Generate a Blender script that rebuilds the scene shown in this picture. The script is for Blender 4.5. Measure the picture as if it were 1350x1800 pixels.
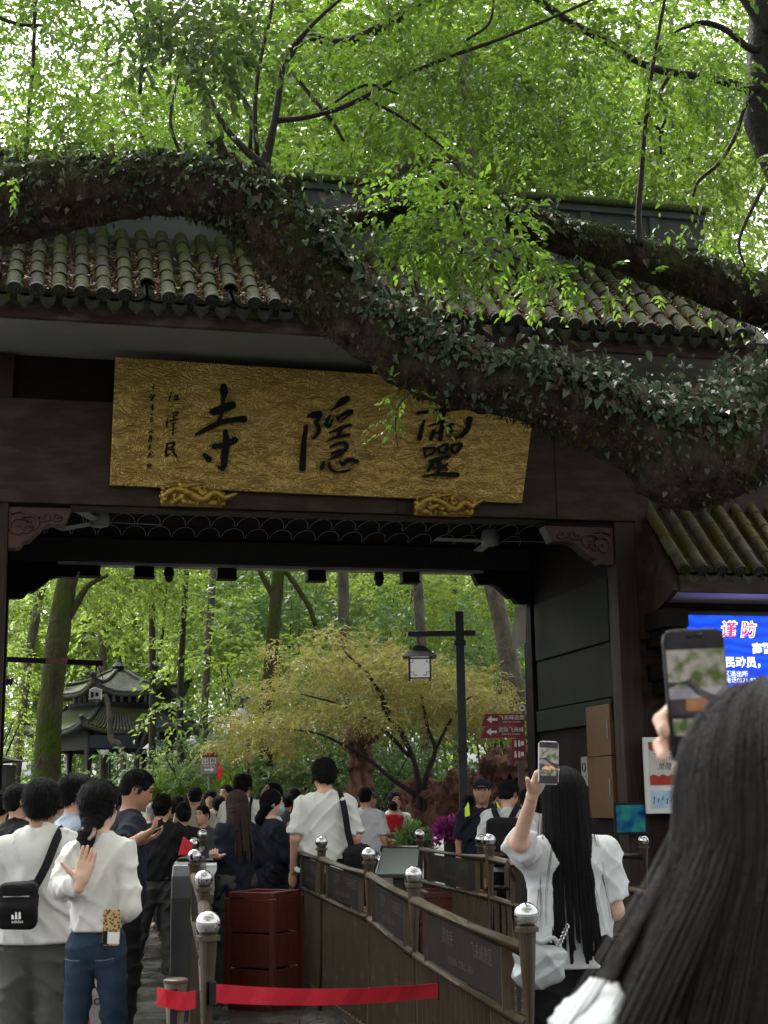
import bpy, math, random
import numpy as np
from mathutils import Vector, Matrix

for _o in list(bpy.data.objects):
    bpy.data.objects.remove(_o)
EXPOSURE, LEDK = 1.98, 0.55
SC = bpy.context.scene
COL = SC.collection
R = random.Random(7)
NR = np.random.default_rng(11)
PI = math.pi

# ------------------------------------------------------------------ camera
FPX, CH = 2500.0, 1.55
PITCH, ROLL = math.atan(500 / FPX), 0.0145
FW = np.array([0, math.cos(PITCH), math.sin(PITCH)])
_up0 = np.array([0, -math.sin(PITCH), math.cos(PITCH)])
_rt0 = np.array([1.0, 0, 0])
RT = _rt0 * math.cos(ROLL) - _up0 * math.sin(ROLL)
UP = _up0 * math.cos(ROLL) + _rt0 * math.sin(ROLL)
CAM = np.array([0, 0, CH])
cam_data = bpy.data.cameras.new('camera')
cam = bpy.data.objects.new('camera', cam_data)
COL.objects.link(cam)
_m = Matrix(((RT[0], UP[0], -FW[0], 0), (RT[1], UP[1], -FW[1], 0), (RT[2], UP[2], -FW[2], CH), (0, 0, 0, 1)))
cam.matrix_world = _m
cam_data.sensor_fit = 'VERTICAL'
cam_data.sensor_height = 36.0
cam_data.sensor_width = 27.0
cam_data.lens = 36.0 * FPX / 1800.0
cam_data.clip_start = 0.05
cam_data.clip_end = 1000.0
cam_data.dof.use_dof = True
cam_data.dof.focus_distance = 14.0
cam_data.dof.aperture_fstop = 11.0
SC.camera = cam

# ------------------------------------------------------------------ light (overcast day under tall trees)
SUN_EL, SUN_AZ = math.radians(62), math.radians(-25)   # azimuth from +Y towards +X
world = bpy.data.worlds.new('World')
SC.world = world
world.use_nodes = True
_nt = world.node_tree
_bg = _nt.nodes['Background']
_sky = _nt.nodes.new('ShaderNodeTexSky')
_sky.sky_type = 'NISHITA'
_sky.sun_disc = False
_sky.sun_elevation = SUN_EL
_sky.sun_rotation = SUN_AZ
_sky.air_density = 1.0
_sky.dust_density = 6.0
_sky.ozone_density = 1.0
_hs = _nt.nodes.new('ShaderNodeHueSaturation')
_hs.inputs['Saturation'].default_value = 0.04
_nt.links.new(_sky.outputs['Color'], _hs.inputs['Color'])
_nt.links.new(_hs.outputs['Color'], _bg.inputs['Color'])
_bg.inputs['Strength'].default_value = 0.15
_sd = bpy.data.lights.new('sun', 'SUN')
_sd.energy = 1.5
_sd.angle = math.radians(14)
_sd.color = (1.0, 0.96, 0.88)
sun = bpy.data.objects.new('sun', _sd)
COL.objects.link(sun)
_dir = Vector((math.sin(SUN_AZ) * math.cos(SUN_EL), math.cos(SUN_AZ) * math.cos(SUN_EL), math.sin(SUN_EL)))
sun.rotation_euler = _dir.to_track_quat('Z', 'Y').to_euler()
SC.view_settings.view_transform = 'Standard'
SC.view_settings.look = 'None'
SC.view_settings.exposure = EXPOSURE
SC.view_settings.gamma = 1.0
SC.cycles.use_denoising = True
SC.cycles.max_bounces = 7
SC.cycles.diffuse_bounces = 3
SC.cycles.glossy_bounces = 3
SC.cycles.transmission_bounces = 4
SC.cycles.transparent_max_bounces = 6
SC.cycles.sample_clamp_indirect = 6.0

# ------------------------------------------------------------------ pixel of the photograph -> point in the place
def ray(px, py):
    return FW * FPX + RT * (px - 675) - UP * (py - 900)
def P(px, py, Y):
    d = ray(px, py)
    return CAM + d * (Y / d[1])
def S(npx, Y):                       # a length of npx photo pixels at depth Y, in metres
    return npx * Y / FPX / math.cos(PITCH) * 0.98
def ground(px, Y):                   # floor point under column px at depth Y
    p = P(px, 1400, Y)
    return (p[0], Y)

# gate frame: u along the facade, v away from the camera, z up
TH = math.radians(13.2)
GU = np.array([math.cos(TH), math.sin(TH)])
GV = np.array([-math.sin(TH), math.cos(TH)])
GO = np.array([0.0, 15.0])
def gp(px, py, v):                   # pixel -> (u, z) on the facade-parallel plane at depth v
    d = ray(px, py)
    k = (v + GO @ GV) / (d[:2] @ GV)
    return float((d[:2] * k - GO) @ GU), float(CH + d[2] * k)
def gw(u, v, z):
    q = GO + GU * u + GV * v
    return np.array([q[0], q[1], z])

# ------------------------------------------------------------------ objects
def tag(o, label=None, cat=None, group=None, kind=None):
    if label: o['label'] = label
    if cat: o['category'] = cat
    if group: o['group'] = group
    if kind: o['kind'] = kind
    return o
def empty(name, loc=(0, 0, 0), rz=0.0, **k):
    o = bpy.data.objects.new(name, None)
    o.location = loc
    o.rotation_euler = (0, 0, rz)
    o.empty_display_size = 0.1
    COL.objects.link(o)
    return tag(o, **k)
def link(name, me, mat=None, parent=None):
    o = bpy.data.objects.new(name, me)
    COL.objects.link(o)
    if mat is not None and not me.materials:
        me.materials.append(mat)
    if parent is not None:
        o.parent = parent
    return o
def mesh_np(name, V, F, smooth=True):
    V = np.asarray(V, dtype=np.float32)
    F = np.asarray(F, dtype=np.int32)
    me = bpy.data.meshes.new(name)
    n, k = F.shape
    me.vertices.add(len(V)); me.vertices.foreach_set('co', V.ravel())
    me.loops.add(n * k); me.loops.foreach_set('vertex_index', F.ravel())
    me.polygons.add(n)
    me.polygons.foreach_set('loop_start', np.arange(0, n * k, k, dtype=np.int32))
    try:
        me.polygons.foreach_set('loop_total', np.full(n, k, dtype=np.int32))
    except Exception:
        pass
    me.polygons.foreach_set('use_smooth', np.full(n, smooth, dtype=bool))
    me.update(calc_edges=True)
    me.validate()
    return me
def frame_of(d, upv=(0, 0, 1)):
    d = np.asarray(d, float); d = d / (np.linalg.norm(d) + 1e-12)
    upv = np.asarray(upv, float)
    if abs(d @ upv) > 0.97:
        upv = np.array([1.0, 0, 0])
    a = np.cross(d, upv); a /= np.linalg.norm(a)
    b = np.cross(a, d)
    return a, b, d

class MB:
    def __init__(s):
        s.v, s.f = [], []
    def add(s, vs, fs):
        n = len(s.v)
        s.v += [tuple(map(float, p)) for p in vs]
        s.f += [tuple(i + n for i in f) for f in fs]
        return s
    def box(s, lo, hi, bev=0.0):
        x0, y0, z0 = lo; x1, y1, z1 = hi
        s.add([(x0, y0, z0), (x1, y0, z0), (x1, y1, z0), (x0, y1, z0), (x0, y0, z1), (x1, y0, z1), (x1, y1, z1), (x0, y1, z1)],
              [(0, 3, 2, 1), (4, 5, 6, 7), (0, 1, 5, 4), (1, 2, 6, 5), (2, 3, 7, 6), (3, 0, 4, 7)])
        return s
    def bar(s, a, b, w, h, upv=(0, 0, 1)):       # rectangular bar from a to b
        a = np.asarray(a, float); b = np.asarray(b, float)
        x, y, d = frame_of(b - a, upv)
        vs = []
        for c in (a, b):
            for i, j in ((-1, -1), (1, -1), (1, 1), (-1, 1)):
                vs.append(c + x * i * w / 2 + y * j * h / 2)
        return s.add(vs, [(0, 3, 2, 1), (4, 5, 6, 7), (0, 1, 5, 4), (1, 2, 6, 5), (2, 3, 7, 6), (3, 0, 4, 7)])
    def tube(s, pts, rad, n=8, cap=True, wob=0.0):
        pts = [np.asarray(p, float) for p in pts]
        if not hasattr(rad, '__len__'): rad = [rad] * len(pts)
        vs = []; fs = []
        up = (0, 0, 1)
        a = None
        for i, p in enumerate(pts):
            d = pts[min(i + 1, len(pts) - 1)] - pts[max(i - 1, 0)]
            d = d / (np.linalg.norm(d) + 1e-12)
            if a is None:
                a, b, _ = frame_of(d)
            else:
                a = a - d * (a @ d); a /= np.linalg.norm(a) + 1e-12
                b = np.cross(d, a)
            for k in range(n):
                t = 2 * PI * k / n
                rr = rad[i] * (1 + wob * (R.random() - .5))
                vs.append(p + (a * math.cos(t) + b * math.sin(t)) * rr)
        for i in range(len(pts) - 1):
            for k in range(n):
                k2 = (k + 1) % n
                fs.append((i * n + k, i * n + k2, (i + 1) * n + k2, (i + 1) * n + k))
        if cap:
            fs.append(tuple(range(n - 1, -1, -1)))
            fs.append(tuple(range((len(pts) - 1) * n, len(pts) * n)))
        return s.add(vs, fs)
    def sph(s, c, r, nu=12, nv=8):
        if not hasattr(r, '__len__'): r = (r, r, r)
        vs = [(c[0], c[1], c[2] + r[2])]
        for j in range(1, nv):
            t = PI * j / nv
            for i in range(nu):
                a = 2 * PI * i / nu
                vs.append((c[0] + r[0] * math.sin(t) * math.cos(a), c[1] + r[1] * math.sin(t) * math.sin(a), c[2] + r[2] * math.cos(t)))
        vs.append((c[0], c[1], c[2] - r[2]))
        fs = [(0, 1 + i, 1 + (i + 1) % nu) for i in range(nu)]
        for j in range(nv - 2):
            for i in range(nu):
                i2 = (i + 1) % nu
                fs.append((1 + j * nu + i, 1 + (j + 1) * nu + i, 1 + (j + 1) * nu + i2, 1 + j * nu + i2))
        e = len(vs) - 1; b0 = 1 + (nv - 2) * nu
        fs += [(e, b0 + (i + 1) % nu, b0 + i) for i in range(nu)]
        return s.add(vs, fs)
    def lathe(s, prof, n=16, o=(0, 0, 0)):       # profile [(r, z)...] bottom to top
        vs = []; fs = []
        for r_, z in prof:
            for k in range(n):
                t = 2 * PI * k / n
                vs.append((o[0] + r_ * math.cos(t), o[1] + r_ * math.sin(t), o[2] + z))
        for i in range(len(prof) - 1):
            for k in range(n):
                k2 = (k + 1) % n
                fs.append((i * n + k, i * n + k2, (i + 1) * n + k2, (i + 1) * n + k))
        fs.append(tuple(range(n - 1, -1, -1))); fs.append(tuple(range((len(prof) - 1) * n, len(prof) * n)))
        return s.add(vs, fs)
    def prism(s, poly, fa, fb):                  # poly of 2-d points, mapped to 3-d by fa and fb
        n = len(poly)
        vs = [fa(*p) for p in poly] + [fb(*p) for p in poly]
        fs = [tuple(range(n - 1, -1, -1)), tuple(range(n, 2 * n))]
        fs += [(i, (i + 1) % n, n + (i + 1) % n, n + i) for i in range(n)]
        return s.add(vs, fs)
    def mesh(s, name, smooth=False):
        me = bpy.data.meshes.new(name)
        me.from_pydata(s.v, [], s.f)
        if smooth:
            me.polygons.foreach_set('use_smooth', [True] * len(me.polygons))
        me.update()
        return me
    def build(s, name, mat, parent=None, smooth=False, bevel=0.0):
        me = s.mesh(name, smooth)
        o = link(name, me, mat, parent)
        if bevel:
            b = o.modifiers.new('bevel', 'BEVEL'); b.width = bevel; b.segments = 2; b.limit_method = 'ANGLE'
        return o
def smooth_by_angle(o, deg=40):
    me = o.data
    me.polygons.foreach_set('use_smooth', [True] * len(me.polygons))
    try:
        me.set_sharp_from_angle(angle=math.radians(deg))
    except Exception:
        pass
    return o

def catmull(pts, n=6):
    pts = [np.asarray(p, float) for p in pts]
    out = []
    q = [2 * pts[0] - pts[1]] + pts + [2 * pts[-1] - pts[-2]]
    for i in range(1, len(q) - 2):
        p0, p1, p2, p3 = q[i - 1:i + 3]
        for k in range(n):
            t = k / n
            out.append(0.5 * (2 * p1 + (p2 - p0) * t + (2 * p0 - 5 * p1 + 4 * p2 - p3) * t * t + (3 * p1 - p0 - 3 * p2 + p3) * t ** 3))
    out.append(pts[-1])
    return out

# ------------------------------------------------------------------ materials
def M(name, c1, c2=None, scale=6.0, rough=0.6, bump=0.0, bscale=None, metal=0.0, spec=0.28, c3=None, s3=2.0, t3=(0.5, 0.65),
      stretch=(1, 1, 1), coat=0.0, island=0.0, detail=5.0, emit=None, estr=0.0, world_co=True, sheen=0.0, rough2=None, objrand=0.0):
    m = bpy.data.materials.new(name)
    m.use_nodes = True
    nt = m.node_tree; N = nt.nodes; L = nt.links
    b = N['Principled BSDF']
    b.inputs['Roughness'].default_value = rough
    b.inputs['Metallic'].default_value = metal
    b.inputs['Specular IOR Level'].default_value = spec
    b.inputs['Coat Weight'].default_value = coat
    b.inputs['Coat Roughness'].default_value = 0.15
    if sheen: b.inputs['Sheen Weight'].default_value = sheen
    if world_co:
        co = N.new('ShaderNodeNewGeometry').outputs['Position']
    else:
        co = N.new('ShaderNodeTexCoord').outputs['Object']
    mp = N.new('ShaderNodeMapping'); mp.inputs['Scale'].default_value = stretch
    L.new(co, mp.inputs['Vector'])
    col = None
    if c2 is None:
        c2 = tuple(x * 0.8 for x in c1)
    nz = N.new('ShaderNodeTexNoise'); nz.inputs['Scale'].default_value = scale; nz.inputs['Detail'].default_value = detail
    L.new(mp.outputs[0], nz.inputs['Vector'])
    rmp = N.new('ShaderNodeValToRGB')
    rmp.color_ramp.elements[0].position = 0.35; rmp.color_ramp.elements[0].color = (*c1, 1)
    rmp.color_ramp.elements[1].position = 0.65; rmp.color_ramp.elements[1].color = (*c2, 1)
    L.new(nz.outputs['Fac'], rmp.inputs['Fac'])
    col = rmp.outputs['Color']
    if c3 is not None:
        n3 = N.new('ShaderNodeTexNoise'); n3.inputs['Scale'].default_value = s3; n3.inputs['Detail'].default_value = 7
        L.new(mp.outputs[0], n3.inputs['Vector'])
        r3 = N.new('ShaderNodeMapRange'); r3.inputs['From Min'].default_value = t3[0]; r3.inputs['From Max'].default_value = t3[1]
        L.new(n3.outputs['Fac'], r3.inputs['Value'])
        mx = N.new('ShaderNodeMix'); mx.data_type = 'RGBA'
        L.new(r3.outputs['Result'], mx.inputs[0]); L.new(col, mx.inputs[6]); mx.inputs[7].default_value = (*c3, 1)
        col = mx.outputs[2]
    if island or objrand:
        if island:
            src = N.new('ShaderNodeNewGeometry').outputs['Random Per Island']; amt = island
        else:
            src = N.new('ShaderNodeObjectInfo').outputs['Random']; amt = objrand
        hs = N.new('ShaderNodeHueSaturation')
        mr = N.new('ShaderNodeMapRange'); mr.inputs['To Min'].default_value = 1 - amt; mr.inputs['To Max'].default_value = 1 + amt
        L.new(src, mr.inputs['Value']); L.new(mr.outputs['Result'], hs.inputs['Value']); L.new(col, hs.inputs['Color'])
        col = hs.outputs['Color']
    L.new(col, b.inputs['Base Color'])
    if rough2 is not None:
        rr = N.new('ShaderNodeMapRange'); rr.inputs['From Min'].default_value = 0.35; rr.inputs['From Max'].default_value = 0.65
        rr.inputs['To Min'].default_value = rough; rr.inputs['To Max'].default_value = rough2
        L.new(nz.outputs['Fac'], rr.inputs['Value']); L.new(rr.outputs['Result'], b.inputs['Roughness'])
    if bump:
        bz = N.new('ShaderNodeTexNoise'); bz.inputs['Scale'].default_value = bscale or scale * 3; bz.inputs['Detail'].default_value = 6
        L.new(mp.outputs[0], bz.inputs['Vector'])
        bn = N.new('ShaderNodeBump'); bn.inputs['Strength'].default_value = min(1.0, bump); bn.inputs['Distance'].default_value = 0.02
        L.new(bz.outputs['Fac'], bn.inputs['Height']); L.new(bn.outputs['Normal'], b.inputs['Normal'])
    if emit is not None:
        b.inputs['Emission Color'].default_value = (*emit, 1); b.inputs['Emission Strength'].default_value = estr
    return m

def leafmat(name, cols, trans, tmix=0.45, rough=0.45, spec=0.3):
    """leaf-by-leaf colour (random per leaf), reflecting and letting light through"""
    m = bpy.data.materials.new(name); m.use_nodes = True
    nt = m.node_tree; N = nt.nodes; L = nt.links
    b = N['Principled BSDF']; b.inputs['Roughness'].default_value = rough; b.inputs['Specular IOR Level'].default_value = spec
    g = N.new('ShaderNodeNewGeometry')
    rp = N.new('ShaderNodeValToRGB')
    e = rp.color_ramp.elements
    while len(e) < len(cols): e.new(0.5)
    for i, c in enumerate(cols):
        e[i].position = i / (len(cols) - 1); e[i].color = (*c, 1)
    L.new(g.outputs['Random Per Island'], rp.inputs['Fac'])
    L.new(rp.outputs['Color'], b.inputs['Base Color'])
    t = N.new('ShaderNodeBsdfTranslucent')
    mm = N.new('ShaderNodeMix'); mm.data_type = 'RGBA'; mm.inputs[0].default_value = 0.75
    L.new(rp.outputs['Color'], mm.inputs[6]); mm.inputs[7].default_value = (*trans, 1)
    L.new(mm.outputs[2], t.inputs['Color'])
    ms = N.new('ShaderNodeMixShader'); ms.inputs[0].default_value = tmix
    L.new(b.outputs[0], ms.inputs[1]); L.new(t.outputs[0], ms.inputs[2])
    L.new(ms.outputs[0], N['Material Output'].inputs['Surface'])
    return m
def emat(name, col, st):
    return M(name, (0, 0, 0), (0, 0, 0), emit=col, estr=st, rough=0.3)

# ------------------------------------------------------------------ smooth bodies from distance fields
def surfnet(F, org, vox):
    s = F < 0
    nx, ny, nz = F.shape
    cnt = np.zeros((nx - 1, ny - 1, nz - 1), np.int8)
    for a in (0, 1):
        for b in (0, 1):
            for c in (0, 1):
                cnt += s[a:nx - 1 + a, b:ny - 1 + b, c:nz - 1 + c]
    act = (cnt > 0) & (cnt < 8)
    I, J, K = np.nonzero(act)
    idx = np.full(act.shape, -1, np.int32); idx[I, J, K] = np.arange(len(I))
    acc = np.zeros((len(I), 3)); num = np.zeros(len(I))
    for ax in range(3):
        for a in (0, 1):
            for b in (0, 1):
                o0 = [0, 0, 0]; oth = [q for q in range(3) if q != ax]
                o0[oth[0]] = a; o0[oth[1]] = b
                o1 = list(o0); o1[ax] = 1
                f0 = F[I + o0[0], J + o0[1], K + o0[2]]; f1 = F[I + o1[0], J + o1[1], K + o1[2]]
                cr = (f0 < 0) != (f1 < 0)
                t = np.where(cr, f0 / np.where(cr, f0 - f1, 1), 0)
                pt = np.zeros((len(I), 3)); pt[:] = o0; pt[:, ax] = t
                acc += pt * cr[:, None]; num += cr
    V = np.stack([I, J, K], 1) + acc / np.maximum(num, 1)[:, None]
    V = V * vox + org
    Q = []
    def quads(e, flip, ca, cb, cc, cd):
        A = np.stack([ca, cb, cc, cd], 1)
        A[flip] = A[flip][:, ::-1]
        Q.append(A)
    e = s[:-1, 1:-1, 1:-1] != s[1:, 1:-1, 1:-1]; i, j, k = np.nonzero(e); j = j + 1; k = k + 1
    quads(e, ~s[i, j, k], idx[i, j - 1, k - 1], idx[i, j, k - 1], idx[i, j, k], idx[i, j - 1, k])
    e = s[1:-1, :-1, 1:-1] != s[1:-1, 1:, 1:-1]; i, j, k = np.nonzero(e); i = i + 1; k = k + 1
    quads(e, s[i, j, k], idx[i - 1, j, k - 1], idx[i, j, k - 1], idx[i, j, k], idx[i - 1, j, k])
    e = s[1:-1, 1:-1, :-1] != s[1:-1, 1:-1, 1:]; i, j, k = np.nonzero(e); i = i + 1; j = j + 1
    quads(e, ~s[i, j, k], idx[i - 1, j - 1, k], idx[i, j - 1, k], idx[i, j, k], idx[i - 1, j, k])
    Qa = np.concatenate(Q) if Q else np.zeros((0, 4), np.int32)
    Qa = Qa[(Qa >= 0).all(1)]
    return V, Qa

def cap(a, b, ra, rb=None, k=None, sq=None, op='+', flat=0):
    return dict(flat=flat, t='c', a=np.array(a, float), b=np.array(b, float), ra=ra, rb=ra if rb is None else rb, k=k, sq=sq, op=op)
def ell(c, r, rot=None, k=None, op='+'):
    return dict(t='e', c=np.array(c, float), r=np.array(r, float), R=None if rot is None else np.array(rot), k=k, op=op)
def rbox(c, h, rad, rot=None, k=None, op='+'):
    return dict(t='b', c=np.array(c, float), h=np.array(h, float), rad=rad, R=None if rot is None else np.array(rot), k=k, op=op)
def eul(x=0, y=0, z=0):
    from mathutils import Euler
    return np.array(Euler((x, y, z)).to_matrix())
def sdf(prims, vox, kd=0.03, disp=None, trim=None):
    los = []; his = []
    for p in prims:
        if p['t'] == 'c':
            q = max(p['ra'], p['rb']) * (max(p['sq']) / min(p['sq']) if p['sq'] is not None else 1)
            l = np.minimum(p['a'], p['b']) - q; h = np.maximum(p['a'], p['b']) + q
        elif p['t'] == 'e':
            q = p['r'].max() if p['R'] is not None else p['r']
            l = p['c'] - q; h = p['c'] + q
        else:
            q = (np.linalg.norm(p['h']) if p['R'] is not None else p['h']) + p['rad']
            l = p['c'] - q; h = p['c'] + q
        p['lo'], p['hi'] = l, h
        if p['op'] == '+':
            los.append(l); his.append(h)
    lo = np.min(los, 0) - 3 * vox - 0.01; hi = np.max(his, 0) + 3 * vox + 0.01
    n = np.ceil((hi - lo) / vox).astype(int) + 1
    ax = [lo[i] + np.arange(n[i]) * vox for i in range(3)]
    F = np.full(n, 1.0, np.float32)
    for p in prims:
        k = kd if p['k'] is None else p['k']
        mg = k + 2.5 * vox
        i0 = np.clip(np.floor((p['lo'] - mg - lo) / vox).astype(int), 0, n); i1 = np.clip(np.ceil((p['hi'] + mg - lo) / vox).astype(int) + 1, 0, n)
        if (i1 <= i0).any(): continue
        X = ax[0][i0[0]:i1[0], None, None]; Y = ax[1][None, i0[1]:i1[1], None]; Z = ax[2][None, None, i0[2]:i1[2]]
        if p['t'] == 'c':
            sq = np.ones(3) if p['sq'] is None else 1 / np.array(p['sq'], float)
            a = p['a'] * sq; b = p['b'] * sq; ab = b - a; L2 = max(ab @ ab, 1e-9)
            x, y, z = X * sq[0] - a[0], Y * sq[1] - a[1], Z * sq[2] - a[2]
            t = np.clip((x * ab[0] + y * ab[1] + z * ab[2]) / L2, 0, 1)
            d = np.sqrt((x - t * ab[0]) ** 2 + (y - t * ab[1]) ** 2 + (z - t * ab[2]) ** 2) - (p['ra'] + (p['rb'] - p['ra']) * t)
            d = d / sq.max()
            if p['flat']:
                u_ = (p['b'] - p['a']); u_ = u_ / (np.linalg.norm(u_) + 1e-9)
                d = np.maximum(d, (X - p['b'][0]) * u_[0] + (Y - p['b'][1]) * u_[1] + (Z - p['b'][2]) * u_[2])
                if p['flat'] == 2: d = np.maximum(d, -((X - p['a'][0]) * u_[0] + (Y - p['a'][1]) * u_[1] + (Z - p['a'][2]) * u_[2]))
        else:
            x, y, z = X - p['c'][0], Y - p['c'][1], Z - p['c'][2]
            if p['R'] is not None:
                r_ = p['R']; x, y, z = (r_[0, 0] * x + r_[1, 0] * y + r_[2, 0] * z, r_[0, 1] * x + r_[1, 1] * y + r_[2, 1] * z, r_[0, 2] * x + r_[1, 2] * y + r_[2, 2] * z)
            if p['t'] == 'e':
                r = p['r']
                k0 = np.sqrt((x / r[0]) ** 2 + (y / r[1]) ** 2 + (z / r[2]) ** 2)
                k1 = np.sqrt((x / r[0] ** 2) ** 2 + (y / r[1] ** 2) ** 2 + (z / r[2] ** 2) ** 2)
                d = k0 * (k0 - 1) / np.maximum(k1, 1e-6)
            else:
                qx, qy, qz = abs(x) - p['h'][0], abs(y) - p['h'][1], abs(z) - p['h'][2]
                d = np.sqrt(np.maximum(qx, 0) ** 2 + np.maximum(qy, 0) ** 2 + np.maximum(qz, 0) ** 2) + np.minimum(np.maximum(np.maximum(qx, qy), qz), 0) - p['rad']
        sl = (slice(i0[0], i1[0]), slice(i0[1], i1[1]), slice(i0[2], i1[2]))
        G = F[sl]
        if p['op'] == '+':
            h = np.maximum(k - abs(G - d), 0) / max(k, 1e-6)
            F[sl] = np.minimum(G, d) - h * h * k * 0.25
        else:
            h = np.maximum(k - abs(G + d), 0) / max(k, 1e-6)
            F[sl] = np.maximum(G, -d) + h * h * k * 0.25
    X, Y, Z = ax[0][:, None, None], ax[1][None, :, None], ax[2][None, None, :]
    if disp is not None:
        near = np.abs(F) < 0.06
        ii = np.nonzero(near)
        F[ii] += disp(ax[0][ii[0]], ax[1][ii[1]], ax[2][ii[2]]).astype(np.float32)
    if trim is not None:
        F = np.maximum(F, trim(X, Y, Z)).astype(np.float32)
    V, Q = surfnet(F, lo, vox)
    return V, Q
def wrinkle(amp=0.006, f=14.0, seed=0, dirv=(0.4, 0.2, 1.0)):
    """drawn folds: a few families of soft ridges, bent and fading in and out"""
    rr = np.random.default_rng(seed)
    fam = []
    for q in range(4):
        d = np.array(dirv) * np.array([rr.choice((-1, 1)), 1, 1]) + rr.normal(size=3) * .35
        d = d / np.linalg.norm(d)
        fam.append((d * f * 2.2 * rr.uniform(.8, 1.7), rr.normal(size=3) * f * .5, rr.normal(size=3) * f * .55, rr.uniform(0, 6.28, 3)))
    def fn(x, y, z):
        o = 0
        for d, w, mk, ph in fam:
            wv = np.sin(w[0] * x + w[1] * y + w[2] * z + ph[0])
            m = np.clip(.5 + .9 * np.sin(mk[0] * x + mk[1] * y + mk[2] * z + ph[1]), 0, 1)
            o = o + m * (1 - np.abs(np.sin(.5 * (d[0] * x + d[1] * y + d[2] * z) + .8 * wv + ph[2]))) ** 2.5
        return -(o - .22) * amp
    return fn

def text_mesh(s, size=1.0, extrude=0.0, shear=0.0, align='CENTER', bold=0.0):
    c = bpy.data.curves.new('writing', 'FONT')
    c.body = s; c.size = size; c.extrude = extrude; c.shear = shear; c.align_x = align; c.align_y = 'CENTER'; c.offset = bold
    c.resolution_u = 3
    o = bpy.data.objects.new('writing', c); COL.objects.link(o)
    dg = bpy.context.evaluated_depsgraph_get()
    me = bpy.data.meshes.new_from_object(o.evaluated_get(dg))
    bpy.data.objects.remove(o); bpy.data.curves.remove(c)
    me.materials.clear()
    return me
def writing(name, s, size, mat, parent, loc, rot, extrude=0.0, shear=0.0, align='CENTER', bold=0.0):
    o = link(name, text_mesh(s, size, extrude, shear, align, bold), mat, parent)
    o.location = loc; o.rotation_euler = rot
    return o
# ================================================================== materials of the gate
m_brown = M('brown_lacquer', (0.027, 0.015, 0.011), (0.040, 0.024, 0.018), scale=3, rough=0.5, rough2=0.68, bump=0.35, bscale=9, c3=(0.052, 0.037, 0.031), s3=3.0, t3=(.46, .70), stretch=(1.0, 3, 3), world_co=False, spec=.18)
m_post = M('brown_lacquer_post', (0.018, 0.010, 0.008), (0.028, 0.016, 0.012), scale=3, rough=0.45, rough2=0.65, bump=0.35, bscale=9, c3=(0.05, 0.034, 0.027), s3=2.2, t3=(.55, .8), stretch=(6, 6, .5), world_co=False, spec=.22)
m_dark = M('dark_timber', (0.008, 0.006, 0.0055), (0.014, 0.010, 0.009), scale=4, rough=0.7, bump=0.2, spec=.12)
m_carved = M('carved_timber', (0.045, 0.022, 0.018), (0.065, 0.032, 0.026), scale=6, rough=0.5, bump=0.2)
m_fascia = M('fascia_paint', (0.06, 0.034, 0.034), (0.042, 0.025, 0.025), scale=5, rough=0.5, bump=0.2, c3=(0.11, 0.08, 0.075), s3=3, stretch=(1, 1, 3), spec=.08)
m_soffit = M('soffit_plaster', (0.20, 0.205, 0.175), (0.165, 0.17, 0.148), scale=2, rough=0.8)
m_tile = M('roof_tile_clay', (0.019, 0.020, 0.011), (0.042, 0.040, 0.026), scale=9, rough=0.85, bump=0.8, bscale=30, c3=(0.027, 0.032, 0.008), s3=3.2, t3=(0.42, 0.58), objrand=0.35, spec=.08)
m_tile2 = M('side_roof_tile_clay', (0.062, 0.058, 0.039), (0.105, 0.097, 0.075), scale=9, rough=0.75, bump=0.6, bscale=30, c3=(0.075, 0.068, 0.018), s3=3.5, t3=(0.45, 0.6), objrand=0.18, spec=.08)
m_pan = M('pan_tile_clay', (0.03, 0.032, 0.027), (0.055, 0.058, 0.047), scale=9, rough=0.8, bump=0.4, c3=(0.06, 0.08, 0.012), s3=3, t3=(0.55, 0.65), objrand=0.25, spec=.08)
m_disc = M('eave_tile_clay', (0.035, 0.037, 0.030), (0.07, 0.072, 0.06), scale=14, rough=0.75, bump=0.5, bscale=50, c3=(0.06, 0.075, 0.02), s3=5, objrand=0.25, spec=.08)
m_ridge = M('ridge_plaster', (0.060, 0.067, 0.070), (0.095, 0.102, 0.105), scale=2.2, rough=0.8, bump=0.25, c3=(0.07, 0.08, 0.075), s3=1.6, stretch=(1, 1, 0.5), spec=.08)
m_moss = M('moss', (0.035, 0.055, 0.012), (0.07, 0.095, 0.02), scale=20, rough=0.9, bump=1.0, bscale=60)
m_greenboard = M('green_board', (0.018, 0.022, 0.013), (0.013, 0.016, 0.010), scale=3, rough=0.7, spec=.15)
m_door = M('door_wood', (0.15, 0.078, 0.026), (0.115, 0.058, 0.019), scale=5, rough=0.4, stretch=(14, 14, 0.8), bump=0.1)
m_rearbeam = M('green_black_paint', (0.016, 0.022, 0.018), (0.022, 0.028, 0.022), scale=4, rough=0.5)
m_white = M('white_paint', (0.72, 0.72, 0.70), (0.62, 0.62, 0.60), scale=5, rough=0.5)
m_grey = M('grey_paint', (0.30, 0.31, 0.30), (0.24, 0.25, 0.24), scale=6, rough=0.45)
m_black = M('black_plastic', (0.008, 0.008, 0.009), (0.012, 0.012, 0.013), scale=6, rough=0.35)
m_ink = M('black_lacquer', (0.004, 0.005, 0.006), (0.006, 0.007, 0.008), scale=10, rough=0.55, spec=0.1)
m_wire = M('wire', (0.42, 0.42, 0.40), (0.34, 0.34, 0.33), scale=9, rough=0.5)

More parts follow.
